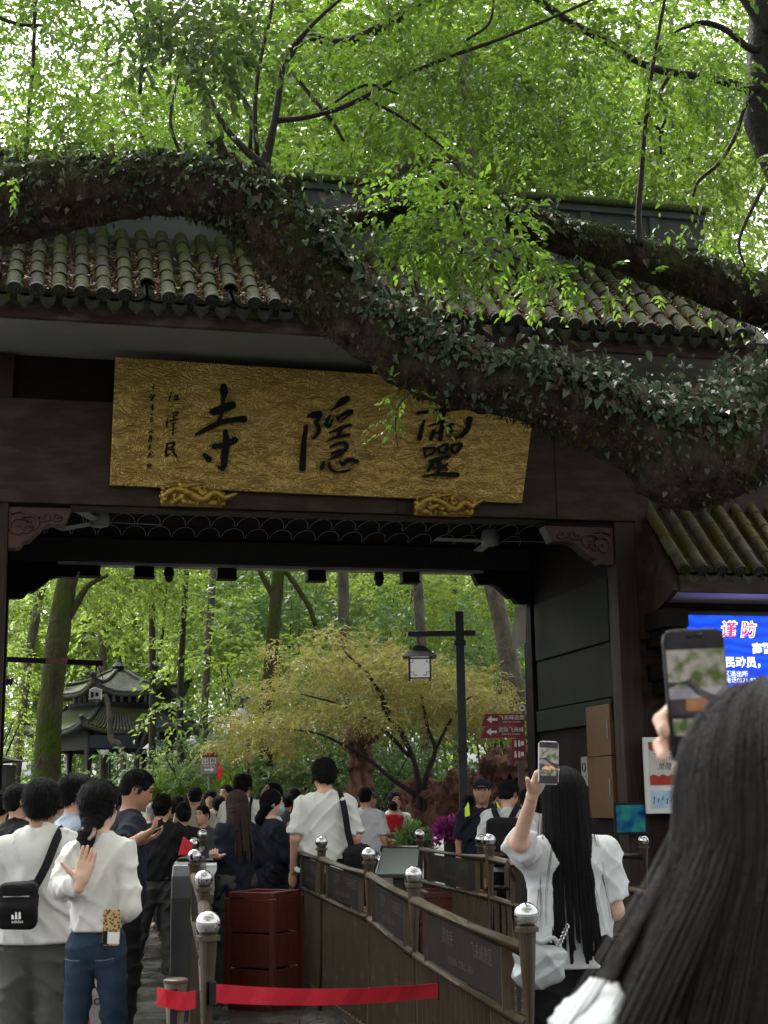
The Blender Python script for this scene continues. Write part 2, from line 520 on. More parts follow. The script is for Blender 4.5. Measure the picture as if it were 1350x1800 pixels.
# gold plate with chased dragons: relief carried by waves, dots and scrolls
def gold_mat():
    m = M('gilded_relief', (0.46, 0.315, 0.095), (0.36, 0.24, 0.065), scale=1.6, rough=0.42, metal=0.6, spec=0.5, world_co=False)
    nt = m.node_tree; N = nt.nodes; L = nt.links; b = N['Principled BSDF']
    co = N.new('ShaderNodeTexCoord').outputs['Object']
    mp = N.new('ShaderNodeMapping'); mp.inputs['Scale'].default_value = (1.0, 1.0, 1.7); L.new(co, mp.inputs['Vector'])
    n0 = N.new('ShaderNodeTexNoise'); n0.inputs['Scale'].default_value = 5.5; n0.inputs['Detail'].default_value = 2.0; n0.inputs['Distortion'].default_value = 0.8; L.new(mp.outputs[0], n0.inputs['Vector'])
    ml = N.new('ShaderNodeMath'); ml.operation = 'MULTIPLY'; ml.inputs[1].default_value = 62.0; L.new(n0.outputs['Fac'], ml.inputs[0])
    wv = N.new('ShaderNodeMath'); wv.operation = 'SINE'; L.new(ml.outputs[0], wv.inputs[0])
    mp2 = N.new('ShaderNodeMapping'); mp2.inputs['Scale'].default_value = (0.55, 1, 2.2); L.new(co, mp2.inputs['Vector'])
    vo = N.new('ShaderNodeTexVoronoi'); vo.inputs['Scale'].default_value = 26; L.new(mp2.outputs[0], vo.inputs['Vector'])
    nz = N.new('ShaderNodeTexNoise'); nz.inputs['Scale'].default_value = 1.7; nz.inputs['Detail'].default_value = 2; L.new(co, nz.inputs['Vector'])
    mr = N.new('ShaderNodeMapRange'); mr.inputs['From Min'].default_value = 0.44; mr.inputs['From Max'].default_value = 0.52; L.new(nz.outputs['Fac'], mr.inputs['Value'])
    mx = N.new('ShaderNodeMix'); mx.data_type = 'FLOAT'
    mx.inputs[0].default_value = .5; L.new(wv.outputs[0], mx.inputs[2]); L.new(vo.outputs['Distance'], mx.inputs[3])
    bn = N.new('ShaderNodeBump'); bn.inputs['Strength'].default_value = 0.75; bn.inputs['Distance'].default_value = 0.012
    L.new(mx.outputs[0], bn.inputs['Height']); L.new(bn.outputs['Normal'], b.inputs['Normal'])
    return m
m_gold = gold_mat()
m_goldcast = M('cast_gold', (0.42, 0.28, 0.07), (0.30, 0.18, 0.035), scale=14, rough=0.3, metal=0.85, bump=0.6, bscale=45)

# ================================================================== entrance gate
gate = empty('entrance_gate', (GO[0], GO[1], 0), TH, label='dark timber entrance gate with mossy tiled roof and open passage', cat='gate')
def gbox(name, mat, lo, hi, bevel=0.008, parent=gate):
    return MB().box(lo, hi).build(name, mat, parent, bevel=bevel)
UL, UR = -4.75, 2.58
gbox('column', m_post, (2.585, -0.13, 0), (2.82, 0.14, 6.05))
gbox('column', m_post, (-4.2, -0.13, 0), (-3.90, 0.14, 6.05))
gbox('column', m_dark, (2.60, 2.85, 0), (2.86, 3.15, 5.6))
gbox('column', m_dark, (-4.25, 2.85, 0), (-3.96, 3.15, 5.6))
gbox('lintel_beam', m_brown, (UL, -0.16, 4.50), (2.83, 0.16, 5.585))
for u_ in (-2.2, 0.1, 1.9):
    gbox('joint_strip', m_dark, (u_, -0.163, 4.502), (u_ + .012, -0.158, 5.583), bevel=0)
gbox('lintel_lip', m_brown, (-3.30, -0.115, 4.47), (1.80, 0.115, 4.497))
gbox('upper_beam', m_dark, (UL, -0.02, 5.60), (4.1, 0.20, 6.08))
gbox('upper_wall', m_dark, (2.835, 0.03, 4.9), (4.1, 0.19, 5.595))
gbox('soffit', m_soffit, (UL, -1.22, 6.085), (4.6, 0.3, 6.13))
gbox('fascia_board', m_fascia, (UL, -1.30, 6.06), (4.4, -1.235, 6.255))
# passage ceiling and inner sides
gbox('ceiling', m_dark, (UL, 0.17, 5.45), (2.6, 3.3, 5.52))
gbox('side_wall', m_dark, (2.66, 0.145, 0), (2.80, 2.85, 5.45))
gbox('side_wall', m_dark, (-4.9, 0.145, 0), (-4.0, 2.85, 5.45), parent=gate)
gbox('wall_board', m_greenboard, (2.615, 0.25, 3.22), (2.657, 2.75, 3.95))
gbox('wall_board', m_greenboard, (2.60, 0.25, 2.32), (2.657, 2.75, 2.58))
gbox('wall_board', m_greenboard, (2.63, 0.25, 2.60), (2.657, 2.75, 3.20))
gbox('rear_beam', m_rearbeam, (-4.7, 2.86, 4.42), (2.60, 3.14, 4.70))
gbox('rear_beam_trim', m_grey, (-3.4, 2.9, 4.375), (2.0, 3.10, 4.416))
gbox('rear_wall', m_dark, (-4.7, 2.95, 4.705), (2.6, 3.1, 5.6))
# sloped inner panel with scale lattice of thin wire
ls = MB()
def slope_pt(u, s):                                # s 0..1 from the rear beam forward and up
    return np.array([u, 2.83 - 2.4 * s, 4.71 + 0.62 * s])
MB().add([slope_pt(-4.7, 0), slope_pt(2.6, 0), slope_pt(2.6, 1), slope_pt(-4.7, 1), slope_pt(-4.7, 0) + (0, .03, .03), slope_pt(2.6, 0) + (0, .03, .03), slope_pt(2.6, 1) + (0, .03, .03), slope_pt(-4.7, 1) + (0, .03, .03)],
         [(3, 2, 1, 0), (4, 5, 6, 7), (0, 1, 5, 4), (1, 2, 6, 5), (2, 3, 7, 6), (3, 0, 4, 7)]).build('sloped_panel', m_dark, gate)
for row in range(7):
    for i in range(26):
        u0 = -4.6 + 0.30 * i + (0.15 if row % 2 else 0)
        if u0 > 2.45: continue
        pts = []
        for q in range(9):
            t = PI * q / 8
            pts.append(slope_pt(u0 - 0.14 * math.cos(t), 0.035 + 0.135 * row + 0.115 * math.sin(t)) - np.array([0, 0.012, 0.012]))
        ls.tube(pts, 0.0036, n=4, cap=False)
tag(ls.build('scale_lattice', m_wire, gate, smooth=True), kind='stuff')

# carved brackets under the beam ends (front: lit and carved; rear: plain)
def bracket(s, u0, v0, v1, z0, L, H, mat, carved):
    """s=+1 grows to +u from u0"""
    prof = [(0, 0), (L * 1.0, 0), (L * 0.90, -H * 0.42), (L * 0.66, -H * 0.40), (L * 0.55, -H * 0.47), (L * 0.44, -H * 0.66), (L * 0.33, -H * 0.82), (L * 0.25, -H * 0.84), (L * 0.2, -H * 0.97), (L * 0.13, -H), (0, -H)]
    mb = MB().prism([(u0 + s * a, z0 + b) for a, b in prof], lambda a, b: (a, v0, b), lambda a, b: (a, v1, b))
    o = mb.build('bracket', mat, gate, bevel=0.006)
    if carved:
        sc = MB()
        def spiral(cu, cz, r, turns, a0, dirn):
            pts = []
            for q in range(18):
                t = q / 17
                a = a0 + dirn * turns * 2 * PI * t
                rr = r * (1 - 0.8 * t)
                pts.append((u0 + s * (cu + rr * math.cos(a)), v0 - 0.006, z0 + cz + rr * math.sin(a)))
            sc.tube(pts, [0.016 * (1 - 0.5 * q / 17) for q in range(18)], n=6)
        spiral(L * 0.16, -H * 0.52, 0.115, 1.2, 0.6, 1); spiral(L * 0.36, -H * 0.42, 0.10, 1.2, 2.6, -1)
        spiral(L * 0.30, -H * 0.56, 0.06, 1.1, 0.2, 1); spiral(L * 0.58, -H * 0.22, 0.06, 1.1, 3.3, 1); spiral(L * 0.76, -H * 0.22, 0.05, 1.2, 0, -1)
        sc.tube([(u0 + s * L * a, v0 - 0.004, z0 - H * b) for a, b in ((0.05, .2), (.2, .12), (.36, .2), (.5, .34), (.66, .28), (.8, .3))], 0.013, n=6)
        sc.build('carving', mat, o, smooth=True)
    return o
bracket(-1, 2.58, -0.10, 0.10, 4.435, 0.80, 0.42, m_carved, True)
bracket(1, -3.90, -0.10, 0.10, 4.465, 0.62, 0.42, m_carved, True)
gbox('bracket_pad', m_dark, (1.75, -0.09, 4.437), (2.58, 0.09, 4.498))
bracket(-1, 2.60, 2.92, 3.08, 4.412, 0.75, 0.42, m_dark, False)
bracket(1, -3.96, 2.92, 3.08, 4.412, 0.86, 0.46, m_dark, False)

# ---- roof: slab, rows of barrel tiles, pans, eave ends, ridge
SLOPE = math.radians(42)
EV, EZ = -1.36, 6.28                                # eave line
sv, sz = math.cos(SLOPE), math.sin(SLOPE)
roof = empty('roof', (0, 0, 0)); roof.parent = gate
slab = MB()
slab.add([(UL, EV + .03, EZ - .03), (4.0, EV + .03, EZ - .03), (4.0, EV + 1.75 * sv, EZ - .03 + 1.72 * sz), (UL, EV + 1.75 * sv, EZ - .03 + 1.72 * sz),
          (UL, EV + .03, EZ - .10), (4.0, EV + .03, EZ - .10), (4.0, EV + 1.75 * sv, EZ - .20 + 1.72 * sz), (UL, EV + 1.75 * sv, EZ - .20 + 1.72 * sz)],
         [(0, 1, 2, 3), (7, 6, 5, 4), (0, 4, 5, 1), (1, 5, 6, 2), (2, 6, 7, 3), (3, 7, 4, 0)])
slab.build('roof_deck', m_pan, roof)
# back slope
MB().add([(UL, 0.35, 7.30), (4.0, 0.35, 7.30), (4.0, 4.3, 6.0), (UL, 4.3, 6.0), (UL, 0.35, 7.1), (4.0, 0.35, 7.1), (4.0, 4.3, 5.85), (UL, 4.3, 5.85)],
         [(0, 1, 2, 3), (7, 6, 5, 4), (0, 4, 5, 1), (1, 5, 6, 2), (2, 6, 7, 3), (3, 7, 4, 0)]).build('rear_roof_deck', m_pan, roof)
def barrel_mesh(name, r, L):
    vs = []; fs = []; n = 8
    prof = [(-0.01, r * 0.90), (0.035, r * 0.90), (0.036, r * 1.02), (L * 0.6, r * 1.0), (L, r * 0.97), (L, r * 0.86)]
    # x runs up the slope from the lower lip; lower end is the thick lip
    prof = [(0.0, r * 0.88), (0.0, r * 1.04), (0.03, r * 1.05), (0.045, r * 1.0), (L, r * 0.95)]
    for x, rr in prof:
        for k in range(n + 1):
            t = PI * (k / n * 1.16 - 0.08)
            vs.append((x, -rr * math.cos(t), rr * math.sin(t)))
    for i in range(len(prof) - 1):
        for k in range(n):
            fs.append((i * (n + 1) + k, (i + 1) * (n + 1) + k, (i + 1) * (n + 1) + k + 1, i * (n + 1) + k + 1))
    me = bpy.data.meshes.new(name); me.from_pydata(vs, [], fs)
    me.polygons.foreach_set('use_smooth', [True] * len(fs)); me.update()
    return me
def pan_mesh(name, w, L):
    vs = []; fs = []; n = 6
    for x, dz in ((0, -0.012), (0, 0.004), (L, 0.0)):
        for k in range(n + 1):
            y = (k / n - .5) * w
            vs.append((x - (0.03 * math.cos(PI * (k / n - .5)) if x == 0 else 0), y, dz + 0.9 * y * y / w))
    for i in range(2):
        for k in range(n):
            fs.append((i * (n + 1) + k, i * (n + 1) + k + 1, (i + 1) * (n + 1) + k + 1, (i + 1) * (n + 1) + k))
    me = bpy.data.meshes.new(name); me.from_pydata(vs, [], fs)
    me.polygons.foreach_set('use_smooth', [True] * len(fs)); me.update()
    return me
def disc_mesh(name, r):
    mb = MB()
    n = 14
    prof = [(r * 1.04, 0.045), (r * 1.06, 0.0), (r * 0.92, -0.004), (r * 0.88, 0.008), (r * 0.62, 0.008), (r * 0.58, -0.003), (r * 0.48, -0.003), (r * 0.44, 0.008), (r * 0.2, 0.006), (0.004, -0.003)]
    vs = []; fs = []
    for rr, x in prof:
        for k in range(n):
            t = 2 * PI * k / n
            vs.append((x, rr * math.cos(t), rr * math.sin(t)))
    for i in range(len(prof) - 1):
        for k in range(n):
            k2 = (k + 1) % n
            fs.append((i * n + k, i * n + k2, (i + 1) * n + k2, (i + 1) * n + k))
    me = bpy.data.meshes.new(name); me.from_pydata(vs, [], fs); me.update()
    return me
def drip_mesh(name, w, h):
    out = [(-w / 2, 0.015), (-w * .3, -0.004), (0, -0.012), (w * .3, -0.004), (w / 2, 0.015), (w * .47, -h * .42), (w * .22, -h * .72), (0, -h), (-w * .22, -h * .72), (-w * .47, -h * .42)]
    mb = MB().prism(out, lambda a, b: (0.0, a, b), lambda a, b: (0.022, a, b))
    mb.prism([(a * 0.7, b * 0.72 - h * .1) for a, b in out], lambda a, b: (-0.006, a, b), lambda a, b: (0.004, a, b))
    return mb.mesh(name)
def tiled_roof(parent, u0, u1, pitch, ev, ez, slope, nb, L, npan, Lp, r, mats, skip=(), rot_j=0.02, nmax=300):
    cs, sn = math.cos(slope), math.sin(slope)
    mt, mp, md = mats
    bm = barrel_mesh('roof_tile', r, L * 1.06); bm.materials.append(mt)
    pm = pan_mesh('pan_tile', pitch * 0.86, Lp * 1.25); pm.materials.append(mp)
    dm = disc_mesh('eave_disc', r); dm.materials.append(md)
    tm = drip_mesh('drip_tile', pitch * 0.72, pitch * 0.62); tm.materials.append(md)
    base = Matrix.Rotation(PI / 2, 4, 'Z') @ Matrix.Rotation(-slope, 4, 'Y')   # local x up the slope
    def put(name, me, u, s, h, jit):
        o = link(name, me, None, parent)
        m = Matrix.Translation((u, ev + s * cs - h * sn, ez + s * sn + h * cs)) @ base @ Matrix.Rotation(R.uniform(-jit, jit), 4, 'Z') @ Matrix.Rotation(R.uniform(-jit, jit) * 0.6, 4, 'Y')
        o.matrix_local = m
        return o
    n = int((u1 - u0) / pitch) + 1
    for i in range(n):
        u = u0 + i * pitch
        missing = 2 if i in skip else 0
        for j in range(missing and 1, nb):
            put('roof_tile', bm, u + R.uniform(-.006, .006), j * L, 0.045 + R.uniform(0, .006), rot_j)
        if not missing:
            o = put('eave_disc', dm, u, -0.035, 0.05, 0.03)
        for j in range(npan):
            put('pan_tile', pm, u + pitch / 2, j * Lp + 0.02, 0.012 + R.uniform(0, .004), 0.03)
        o = link('drip_tile', tm, None, parent)
        o.matrix_local = Matrix.Translation((u + pitch / 2, ev - 0.045, ez - 0.03)) @ Matrix.Rotation(PI / 2 + R.uniform(-.05, .05), 4, 'Z') @ Matrix.Rotation(-0.25, 4, 'Y')
    return n
PITCHU = 0.2075
U0 = -3.885 - 3 * PITCHU
tiled_roof(roof, U0, 3.62, PITCHU, EV, EZ, SLOPE, 6, 0.275, 7, 0.235, 0.073, (m_tile, m_pan, m_disc), skip=(9, 13))
# ridge wall with sunk panels and mossy cap
RV = EV + 1.70 * sv
gbox('ridge_wall', m_ridge, (UL, RV, 7.30), (3.9, RV + 0.5, 8.22), parent=roof)
gbox('ridge_band', m_ridge, (UL, RV - 0.045, 7.78), (3.9, RV - 0.002, 7.86), parent=roof)
gbox('ridge_band', m_ridge, (UL, RV - 0.045, 8.14), (3.9, RV - 0.002, 8.22), parent=roof)
for u in np.arange(UL + .3, 3.9, 0.85):
    gbox('ridge_stile', m_ridge, (u, RV - 0.03, 7.862), (u + 0.12, RV - 0.002, 8.138), parent=roof)
gbox('ridge_cap', m_moss, (UL, RV - 0.10, 8.222), (3.95, RV + 0.6, 8.31), bevel=0.03, parent=roof)
# dead leaves lying in the valleys between the tile rows
dl_v, dl_f = [], []
for i in range(4200):
    row = R.randrange(0, 39)
    s = abs(R.gauss(0, 0.55))
    if R.random() < 0.35: s = R.uniform(0, 1.3)
    if s > 1.45: continue
    if row in (2, 10, 17, 18) and R.random() < .7: continue
    u = U0 + (row + .5) * PITCHU + R.gauss(0, 0.028)
    h = 0.03 + R.uniform(0, 0.05)
    c = np.array([u, EV + s * sv - h * sz, EZ + s * sz + h * sv])
    d = np.array([R.gauss(0, 1), R.gauss(0, 1), R.gauss(0, .6)]); d /= np.linalg.norm(d)
    nn = np.array([R.gauss(0, .5), -sz + R.gauss(0, .5), sv + R.gauss(0, .5)])
    e = np.cross(d, nn); e /= np.linalg.norm(e)
    l = R.uniform(.03, .062); w = l * R.uniform(.3, .5); cu = np.cross(d, e) * l * R.uniform(-.25, .25)
    n = len(dl_v)
    dl_v += [c - d * l / 2 + cu, c + e * w / 2, c + d * l / 2 + cu, c - e * w / 2]
    dl_f += [(n, n + 1, n + 2), (n, n + 2, n + 3)]
m_dead = leafmat('dead_leaves', [(0.14, 0.055, 0.04), (0.22, 0.10, 0.075), (0.10, 0.045, 0.035), (0.30, 0.16, 0.11), (0.17, 0.07, 0.05), (0.45, 0.33, 0.12)], (0.3, 0.12, 0.05), 0.1)
o = link('fallen_leaves', mesh_np('fallen_leaves', dl_v, dl_f, False), m_dead, gate)
tag(o, kind='stuff')

# ================================================================== golden plaque with the three brush characters
def on_board(px, py, v0, z0, s, lift=0.0):
    d = ray(px, py)
    dv = d[:2] @ GV; b0 = GO @ GV
    # v = k*dv - b0 ; z = CH + k*dz ; v = v0 - lift + (z - z0)*s
    k = (v0 - lift + b0 + s * (CH - z0)) / (dv - s * d[2])
    xy = d[:2] * k - GO
    return np.array([xy @ GU, xy @ GV, CH + k * d[2]])
BV, BZ, BS = -0.24, 4.66, -0.15
plaque = empty('plaque', (GO[0], GO[1], 0), TH, label='large golden plaque with three black brush characters under the gate eave', cat='plaque')
cor = [on_board(*c, BV, BZ, BS) for c in ((193, 853), (918, 885), (944, 676), (203, 627))]
nrm = np.array([0, 1, -BS]) / math.hypot(1, BS)
MB().add([*cor, *[c + nrm * 0.07 for c in cor]], [(0, 1, 2, 3), (7, 6, 5, 4), (0, 4, 5, 1), (1, 5, 6, 2), (2, 6, 7, 3), (3, 7, 4, 0)]).build('gilded_board', m_gold, plaque, bevel=0.01)
def brush(pts, ox, oy, sc, parent, name, lift):
    """one brush stroke, points (x, y, width) in an enlarged tracing"""
    if len(pts) == 1: pts = [pts[0], (pts[0][0] + 3, pts[0][1] + 3, pts[0][2])]
    q = catmull([np.array(p, float) for p in pts], 5)
    L = []; Rr = []
    for i, p in enumerate(q):
        d = q[min(i + 1, len(q) - 1)][:2] - q[max(i - 1, 0)][:2]; d /= np.linalg.norm(d) + 1e-9
        n = np.array([-d[1], d[0]]); w = max(p[2], 8) / 2
        L.append(p[:2] + n * w); Rr.append(p[:2] - n * w)
    def arc(p, d, w):
        n = np.array([-d[1], d[0]])
        return [p + w * (n * math.cos(t) + d * math.sin(t)) for t in (PI * .2, PI * .4, PI * .6, PI * .8)]
    d1 = q[-1][:2] - q[-2][:2]; d1 /= np.linalg.norm(d1) + 1e-9
    d0 = q[0][:2] - q[1][:2]; d0 /= np.linalg.norm(d0) + 1e-9
    e1 = arc(q[-1][:2], d1, max(q[-1][2], 8) / 2); e0 = arc(q[0][:2], d0, max(q[0][2], 8) / 2)
    vs = []; fs = []
    def pt(p, lf): return on_board(ox + p[0] / sc, oy + p[1] / sc, BV, BZ, BS, lf)
    n = len(q)
    for lf in (lift, -0.005):
        vs += [pt(p, lf) for p in L] + [pt(p, lf) for p in Rr] + [pt(p, lf) for p in e1] + [pt(p, lf) for p in e0]
    T = 2 * n + 8
    for i in range(n - 1):
        fs.append((i, i + 1, n + i + 1, n + i))
        fs += [(i, T + i, T + i + 1, i + 1), (n + i, n + i + 1, T + n + i + 1, T + n + i)]
    a = [n - 1, *range(2 * n, 2 * n + 4), 2 * n - 1]; fs.append(tuple(a)); fs += [(a[i], a[i + 1], T + a[i + 1], T + a[i]) for i in range(5)]
    a = [n, *range(2 * n + 4, 2 * n + 8), 0]; fs.append(tuple(a)); fs += [(a[i], a[i + 1], T + a[i + 1], T + a[i]) for i in range(5)]
    return vs, fs
def character(name, strokes, ox, oy, sc, lift=0.022):
    mb = MB()
    for i, s in enumerate(strokes):
        mb.add(*brush(s, ox, oy, sc, plaque, name, lift + 0.0012 * i))
    return mb.build(name, m_ink, plaque)
character('brush_character', [
    [(600, 195, 120), (605, 280, 130), (590, 400, 66), (575, 520, 60), (560, 650, 62), (520, 750, 60)],
    [(390, 610, 70), (430, 605, 120), (540, 565, 130), (640, 530, 145), (745, 492, 130)],
    [(140, 985, 45), (300, 900, 80), (480, 810, 85), (640, 760, 90), (800, 735, 100), (930, 727, 125)],
    [(625, 930, 80), (640, 1100, 115), (622, 1300, 112), (607, 1470, 105), (575, 1555, 70), (480, 1500, 12)],
    [(445, 1180, 95), (560, 1165, 90), (680, 1130, 95), (785, 1072, 110)],
    [(285, 1325, 75), (350, 1395, 105)]], 330, 660, 9.475)
character('brush_character', [
    [(240, 620, 75), (215, 800, 90), (195, 1000, 100), (180, 1250, 120), (175, 1385, 125)],
    [(275, 430, 50), (380, 410, 130), (490, 385, 110), (465, 470, 90), (425, 550, 80), (455, 620, 80), (470, 690, 80), (420, 790, 70), (370, 835, 45), (320, 785, 8)],
    [(990, 115, 110), (900, 165, 135), (800, 250, 70), (680, 340, 8)],
    [(680, 415, 36), (630, 500, 70), (612, 580, 75), (660, 610, 70), (708, 530, 45), (745, 450, 10)],
    [(790, 420, 20), (830, 495, 66)],
    [(840, 470, 40), (900, 405, 60), (1000, 350, 75), (1075, 345, 75)], [(1080, 365, 50), (980, 440, 40), (870, 540, 8)],
    [(662, 735, 36), (800, 680, 60), (900, 640, 62), (1050, 592, 58)], [(870, 650, 70), (835, 780, 66)], [(600, 905, 14), (720, 840, 42), (850, 800, 60), (1020, 772, 62)],
    [(690, 995, 50), (800, 940, 52), (930, 918, 62), (985, 965, 72), (955, 1045, 70), (905, 1090, 40)], [(720, 1105, 55), (870, 1055, 62)], [(640, 1220, 14), (760, 1180, 50), (875, 1130, 62)],
    [(560, 1270, 50), (528, 1375, 82)], [(662, 1285, 45), (675, 1365, 70), (730, 1430, 52), (850, 1450, 40), (990, 1425, 50), (1065, 1390, 22)],
    [(850, 1255, 40), (910, 1305, 75), (980, 1250, 78), (1060, 1222, 72), (1170, 1258, 82)]], 515, 690, 10.385)
character('brush_character', [
    [(150, 60, 60), (500, 20, 70), (1000, -30, 70)], [(560, -250, 60), (640, -80, 70), (630, 60, 80)], [(230, -200, 70), (900, -280, 70)],
    [(270, 200, 40), (215, 370, 80), (185, 525, 92)],
    [(625, 60, 80), (595, 300, 82), (560, 545, 82)],
    [(380, 295, 26), (540, 235, 52)], [(445, 400, 85), (385, 535, 72)], [(440, 470, 30), (560, 380, 20)],
    [(640, 315, 20), (790, 268, 52)], [(735, 290, 66), (755, 395, 62)], [(755, 400, 40), (815, 385, 12)],
    [(1095, 180, 125), (1060, 340, 95), (960, 465, 85), (840, 510, 42), (660, 462, 8)],
    [(262, 705, 46), (285, 850, 54)], [(285, 855, 50), (430, 795, 40)], [(300, 705, 40), (470, 705, 44), (440, 785, 40)],
    [(530, 690, 40), (545, 785, 52)], [(545, 790, 40), (650, 785, 48)], [(550, 680, 40), (690, 630, 56), (660, 770, 60)],
    [(765, 645, 40), (775, 745, 66), (830, 790, 60)], [(790, 640, 40), (945, 622, 56), (900, 730, 66), (830, 790, 50)],
    [(372, 940, 56), (550, 890, 62), (715, 853, 72)], [(555, 905, 62), (542, 1050, 60), (512, 1180, 62)],
    [(425, 965, 66), (345, 1110, 62)], [(435, 1020, 44), (510, 1085, 30)], [(690, 988, 30), (590, 1065, 52)], [(620, 1020, 44), (705, 1090, 28)],
    [(232, 1213, 26), (450, 1190, 58), (650, 1180, 80), (870, 1190, 92)]], 720, 720, 10.385)
SIG = [
    [(508, 302, 30)], [(500, 335, 12), (475, 440, 32)], [(565, 368, 20), (630, 358, 22), (595, 405, 26), (560, 425, 20), (638, 420, 26)],
    [(462, 712, 26)], [(452, 745, 18), (430, 860, 32), (440, 905, 22)], [(540, 655, 20), (620, 640, 28), (605, 695, 24), (535, 722, 16)], [(560, 660, 14), (545, 730, 14)], [(480, 800, 24), (630, 768, 26)],
    [(560, 735, 20), (550, 800, 18)], [(510, 855, 16), (585, 838, 18)], [(545, 825, 20), (545, 950, 26), (530, 1055, 14)],
    [(455, 1195, 26), (560, 1188, 44), (540, 1242, 30), (455, 1272, 20)], [(440, 1200, 34), (420, 1330, 44), (430, 1415, 34), (490, 1370, 8)], [(530, 1260, 26), (560, 1370, 42), (598, 1425, 38)], [(470, 1305, 18), (570, 1292, 20)]]
DATE = [
    [(205, 160, 18)], [(170, 200, 14), (215, 195, 14)], [(195, 200, 20), (185, 260, 16)],
    [(170, 325, 16), (125, 390, 20)], [(215, 345, 24), (145, 395, 14)], [(235, 350, 12), (160, 415, 20)], [(165, 400, 14), (200, 385, 12), (160, 440, 22)], [(190, 455, 16)],
    [(180, 510, 26), (180, 560, 20), (185, 610, 18)], [(150, 560, 14), (210, 550, 16)], [(140, 600, 12), (175, 570, 12)], [(190, 575, 12), (215, 595, 16)],
    [(150, 685, 18), (175, 695, 14)], [(190, 740, 16), (135, 775, 18)], [(140, 810, 14), (195, 795, 16)], [(175, 770, 18), (170, 860, 12)],
    [(155, 950, 16), (165, 1000, 14), (195, 1000, 14)], [(110, 1005, 20), (190, 965, 16)],
    [(135, 1065, 22), (110, 1165, 16)], [(140, 1070, 16), (165, 1070, 20), (155, 1160, 20)], [(130, 1100, 12), (155, 1100, 12)],
    [(130, 1230, 22), (128, 1290, 20)], [(100, 1225, 10), (170, 1220, 10)],
    [(140, 1360, 18), (80, 1440, 18)], [(120, 1395, 16), (155, 1380, 14), (125, 1430, 14), (165, 1440, 14)],
    [(100, 1560, 18), (95, 1625, 16)], [(105, 1560, 14), (145, 1555, 18), (135, 1625, 18)], [(100, 1590, 12), (140, 1590, 12)]]
for L_, cuts in ((SIG, (0, 3, 11, 15)), (DATE, (0, 3, 8, 12, 16, 18, 21, 23, 25, 28))):
    for c0, c1 in zip(cuts, cuts[1:]):
        character('small_character', L_[c0:c1], 250, 660, 10.0, 0.011)

# ---- the two gilded dragon cleats that carry the plaque
def cleat(px0, py0, px1, py1, seed, label):
    u0, z1 = gp(px0, py0, -0.30); u1, z0 = gp(px1, py1, -0.30)
    L = u1 - u0; H = z1 - z0
    rr = np.random.default_rng(seed)
    pr = [rbox((0, 0.04, -0.02), (L / 2 - .05, 0.03, H * .20), 0.03)]
    for i in range(5):
        x0 = -L * .42 + L * .2 * i
        pr.append(cap((x0, -.04, -H * .2 * rr.uniform(.3, 1)), (x0 + L * .22, -.07, H * .28 * rr.uniform(.2, 1)), 0.035, 0.022, k=.012))
    pts = [(-L * .42, -.05, -H * .05), (-L * .25, -.075, H * .22), (-L * .05, -.085, H * .05), (L * .12, -.09, -H * .2), (L * .28, -.085, H * .1), (L * .4, -.06, -H * .05)]
    pts = catmull(pts, 5)
    for a, b in zip(pts, pts[1:]): pr.append(cap(a, b, .036, .036, k=.012))
    pr += [cap((-L * .12, -.07, H * .38), (L * .1, -.08, H * .46), .028, .018, k=.01), cap((-L * .05, -.07, H * .42), (L * .22, -.05, H * .34), .024, .01, k=.01), ell((-L * .17, -.08, H * .40), (.05, .04, .035), k=.01)]
    for i in range(46):
        pr.append(ell((rr.uniform(-.46, .46) * L, -.02 - rr.uniform(0, .05), rr.uniform(-.36, .34) * H), rr.uniform(.014, .034, 3), k=.008))
    V, Q = sdf(pr, 0.008, 0.015)
    o = link('dragon_cleat', mesh_np('dragon_cleat', V, Q), m_goldcast)
    o.location = gw((u0 + u1) / 2, -0.26, (z0 + z1) / 2); o.rotation_euler = (0, 0, TH)
    tag(o, label, 'ornament', 'gilded dragon cleats under the plaque')
cleat(279, 848, 401, 893, 3, 'gilded dragon cleat under the plaque, below the signature column')
cleat(727, 866, 838, 910, 5, 'gilded dragon cleat under the plaque, below the half-hidden character')

# ---- ceiling fans in the passage
def fan(px, py, v, blades, label):
    u, z = gp(px, py, v)
    f = empty('ceiling_fan', tuple(gw(u, v, z)), TH, label=label, cat='ceiling fan', group='ceiling fans in the gate passage')
    MB().lathe([(.03, .16), (.09, .13), (.12, .03), (.10, -.04), (.04, -.06)][::-1], 16).build('motor', m_grey, f, smooth=True)
    MB().tube([(0, 0, .1), (0, 0, 5.44 - z)], .018, 8).build('rod', m_grey, f)
    MB().lathe([(.07, 5.36 - z), (.05, 5.44 - z)], 12).build('canopy', m_grey, f)
    for a in blades:
        c, s = math.cos(a), math.sin(a)
        mb = MB()
        vs = []
        for r_, w in ((.10, .05), (.18, .10), (.68, .12), (.70, .10)):
            for t in (-1, 1):
                for h in (0, .006):
                    vs.append((c * r_ - s * w / 2 * t, s * r_ + c * w / 2 * t, h + .008 * t))
        fs = []
        for i in range(3):
            b = i * 4
            fs += [(b, b + 2, b + 6, b + 4), (b + 1, b + 5, b + 7, b + 3), (b, b + 4, b + 5, b + 1), (b + 2, b + 3, b + 7, b + 6)]
        fs += [(0, 1, 3, 2), (12, 14, 15, 13)]
        mb.add(vs, fs).build('blade', m_grey, f)
fan(175, 918, 1.4, (0.1, 2.25, 4.35), 'three-bladed ceiling fan near the carved bracket below the signature')
fan(862, 952, 1.6, (-0.1, 1.5, 3.2), 'three-bladed ceiling fan near the passage side wall')

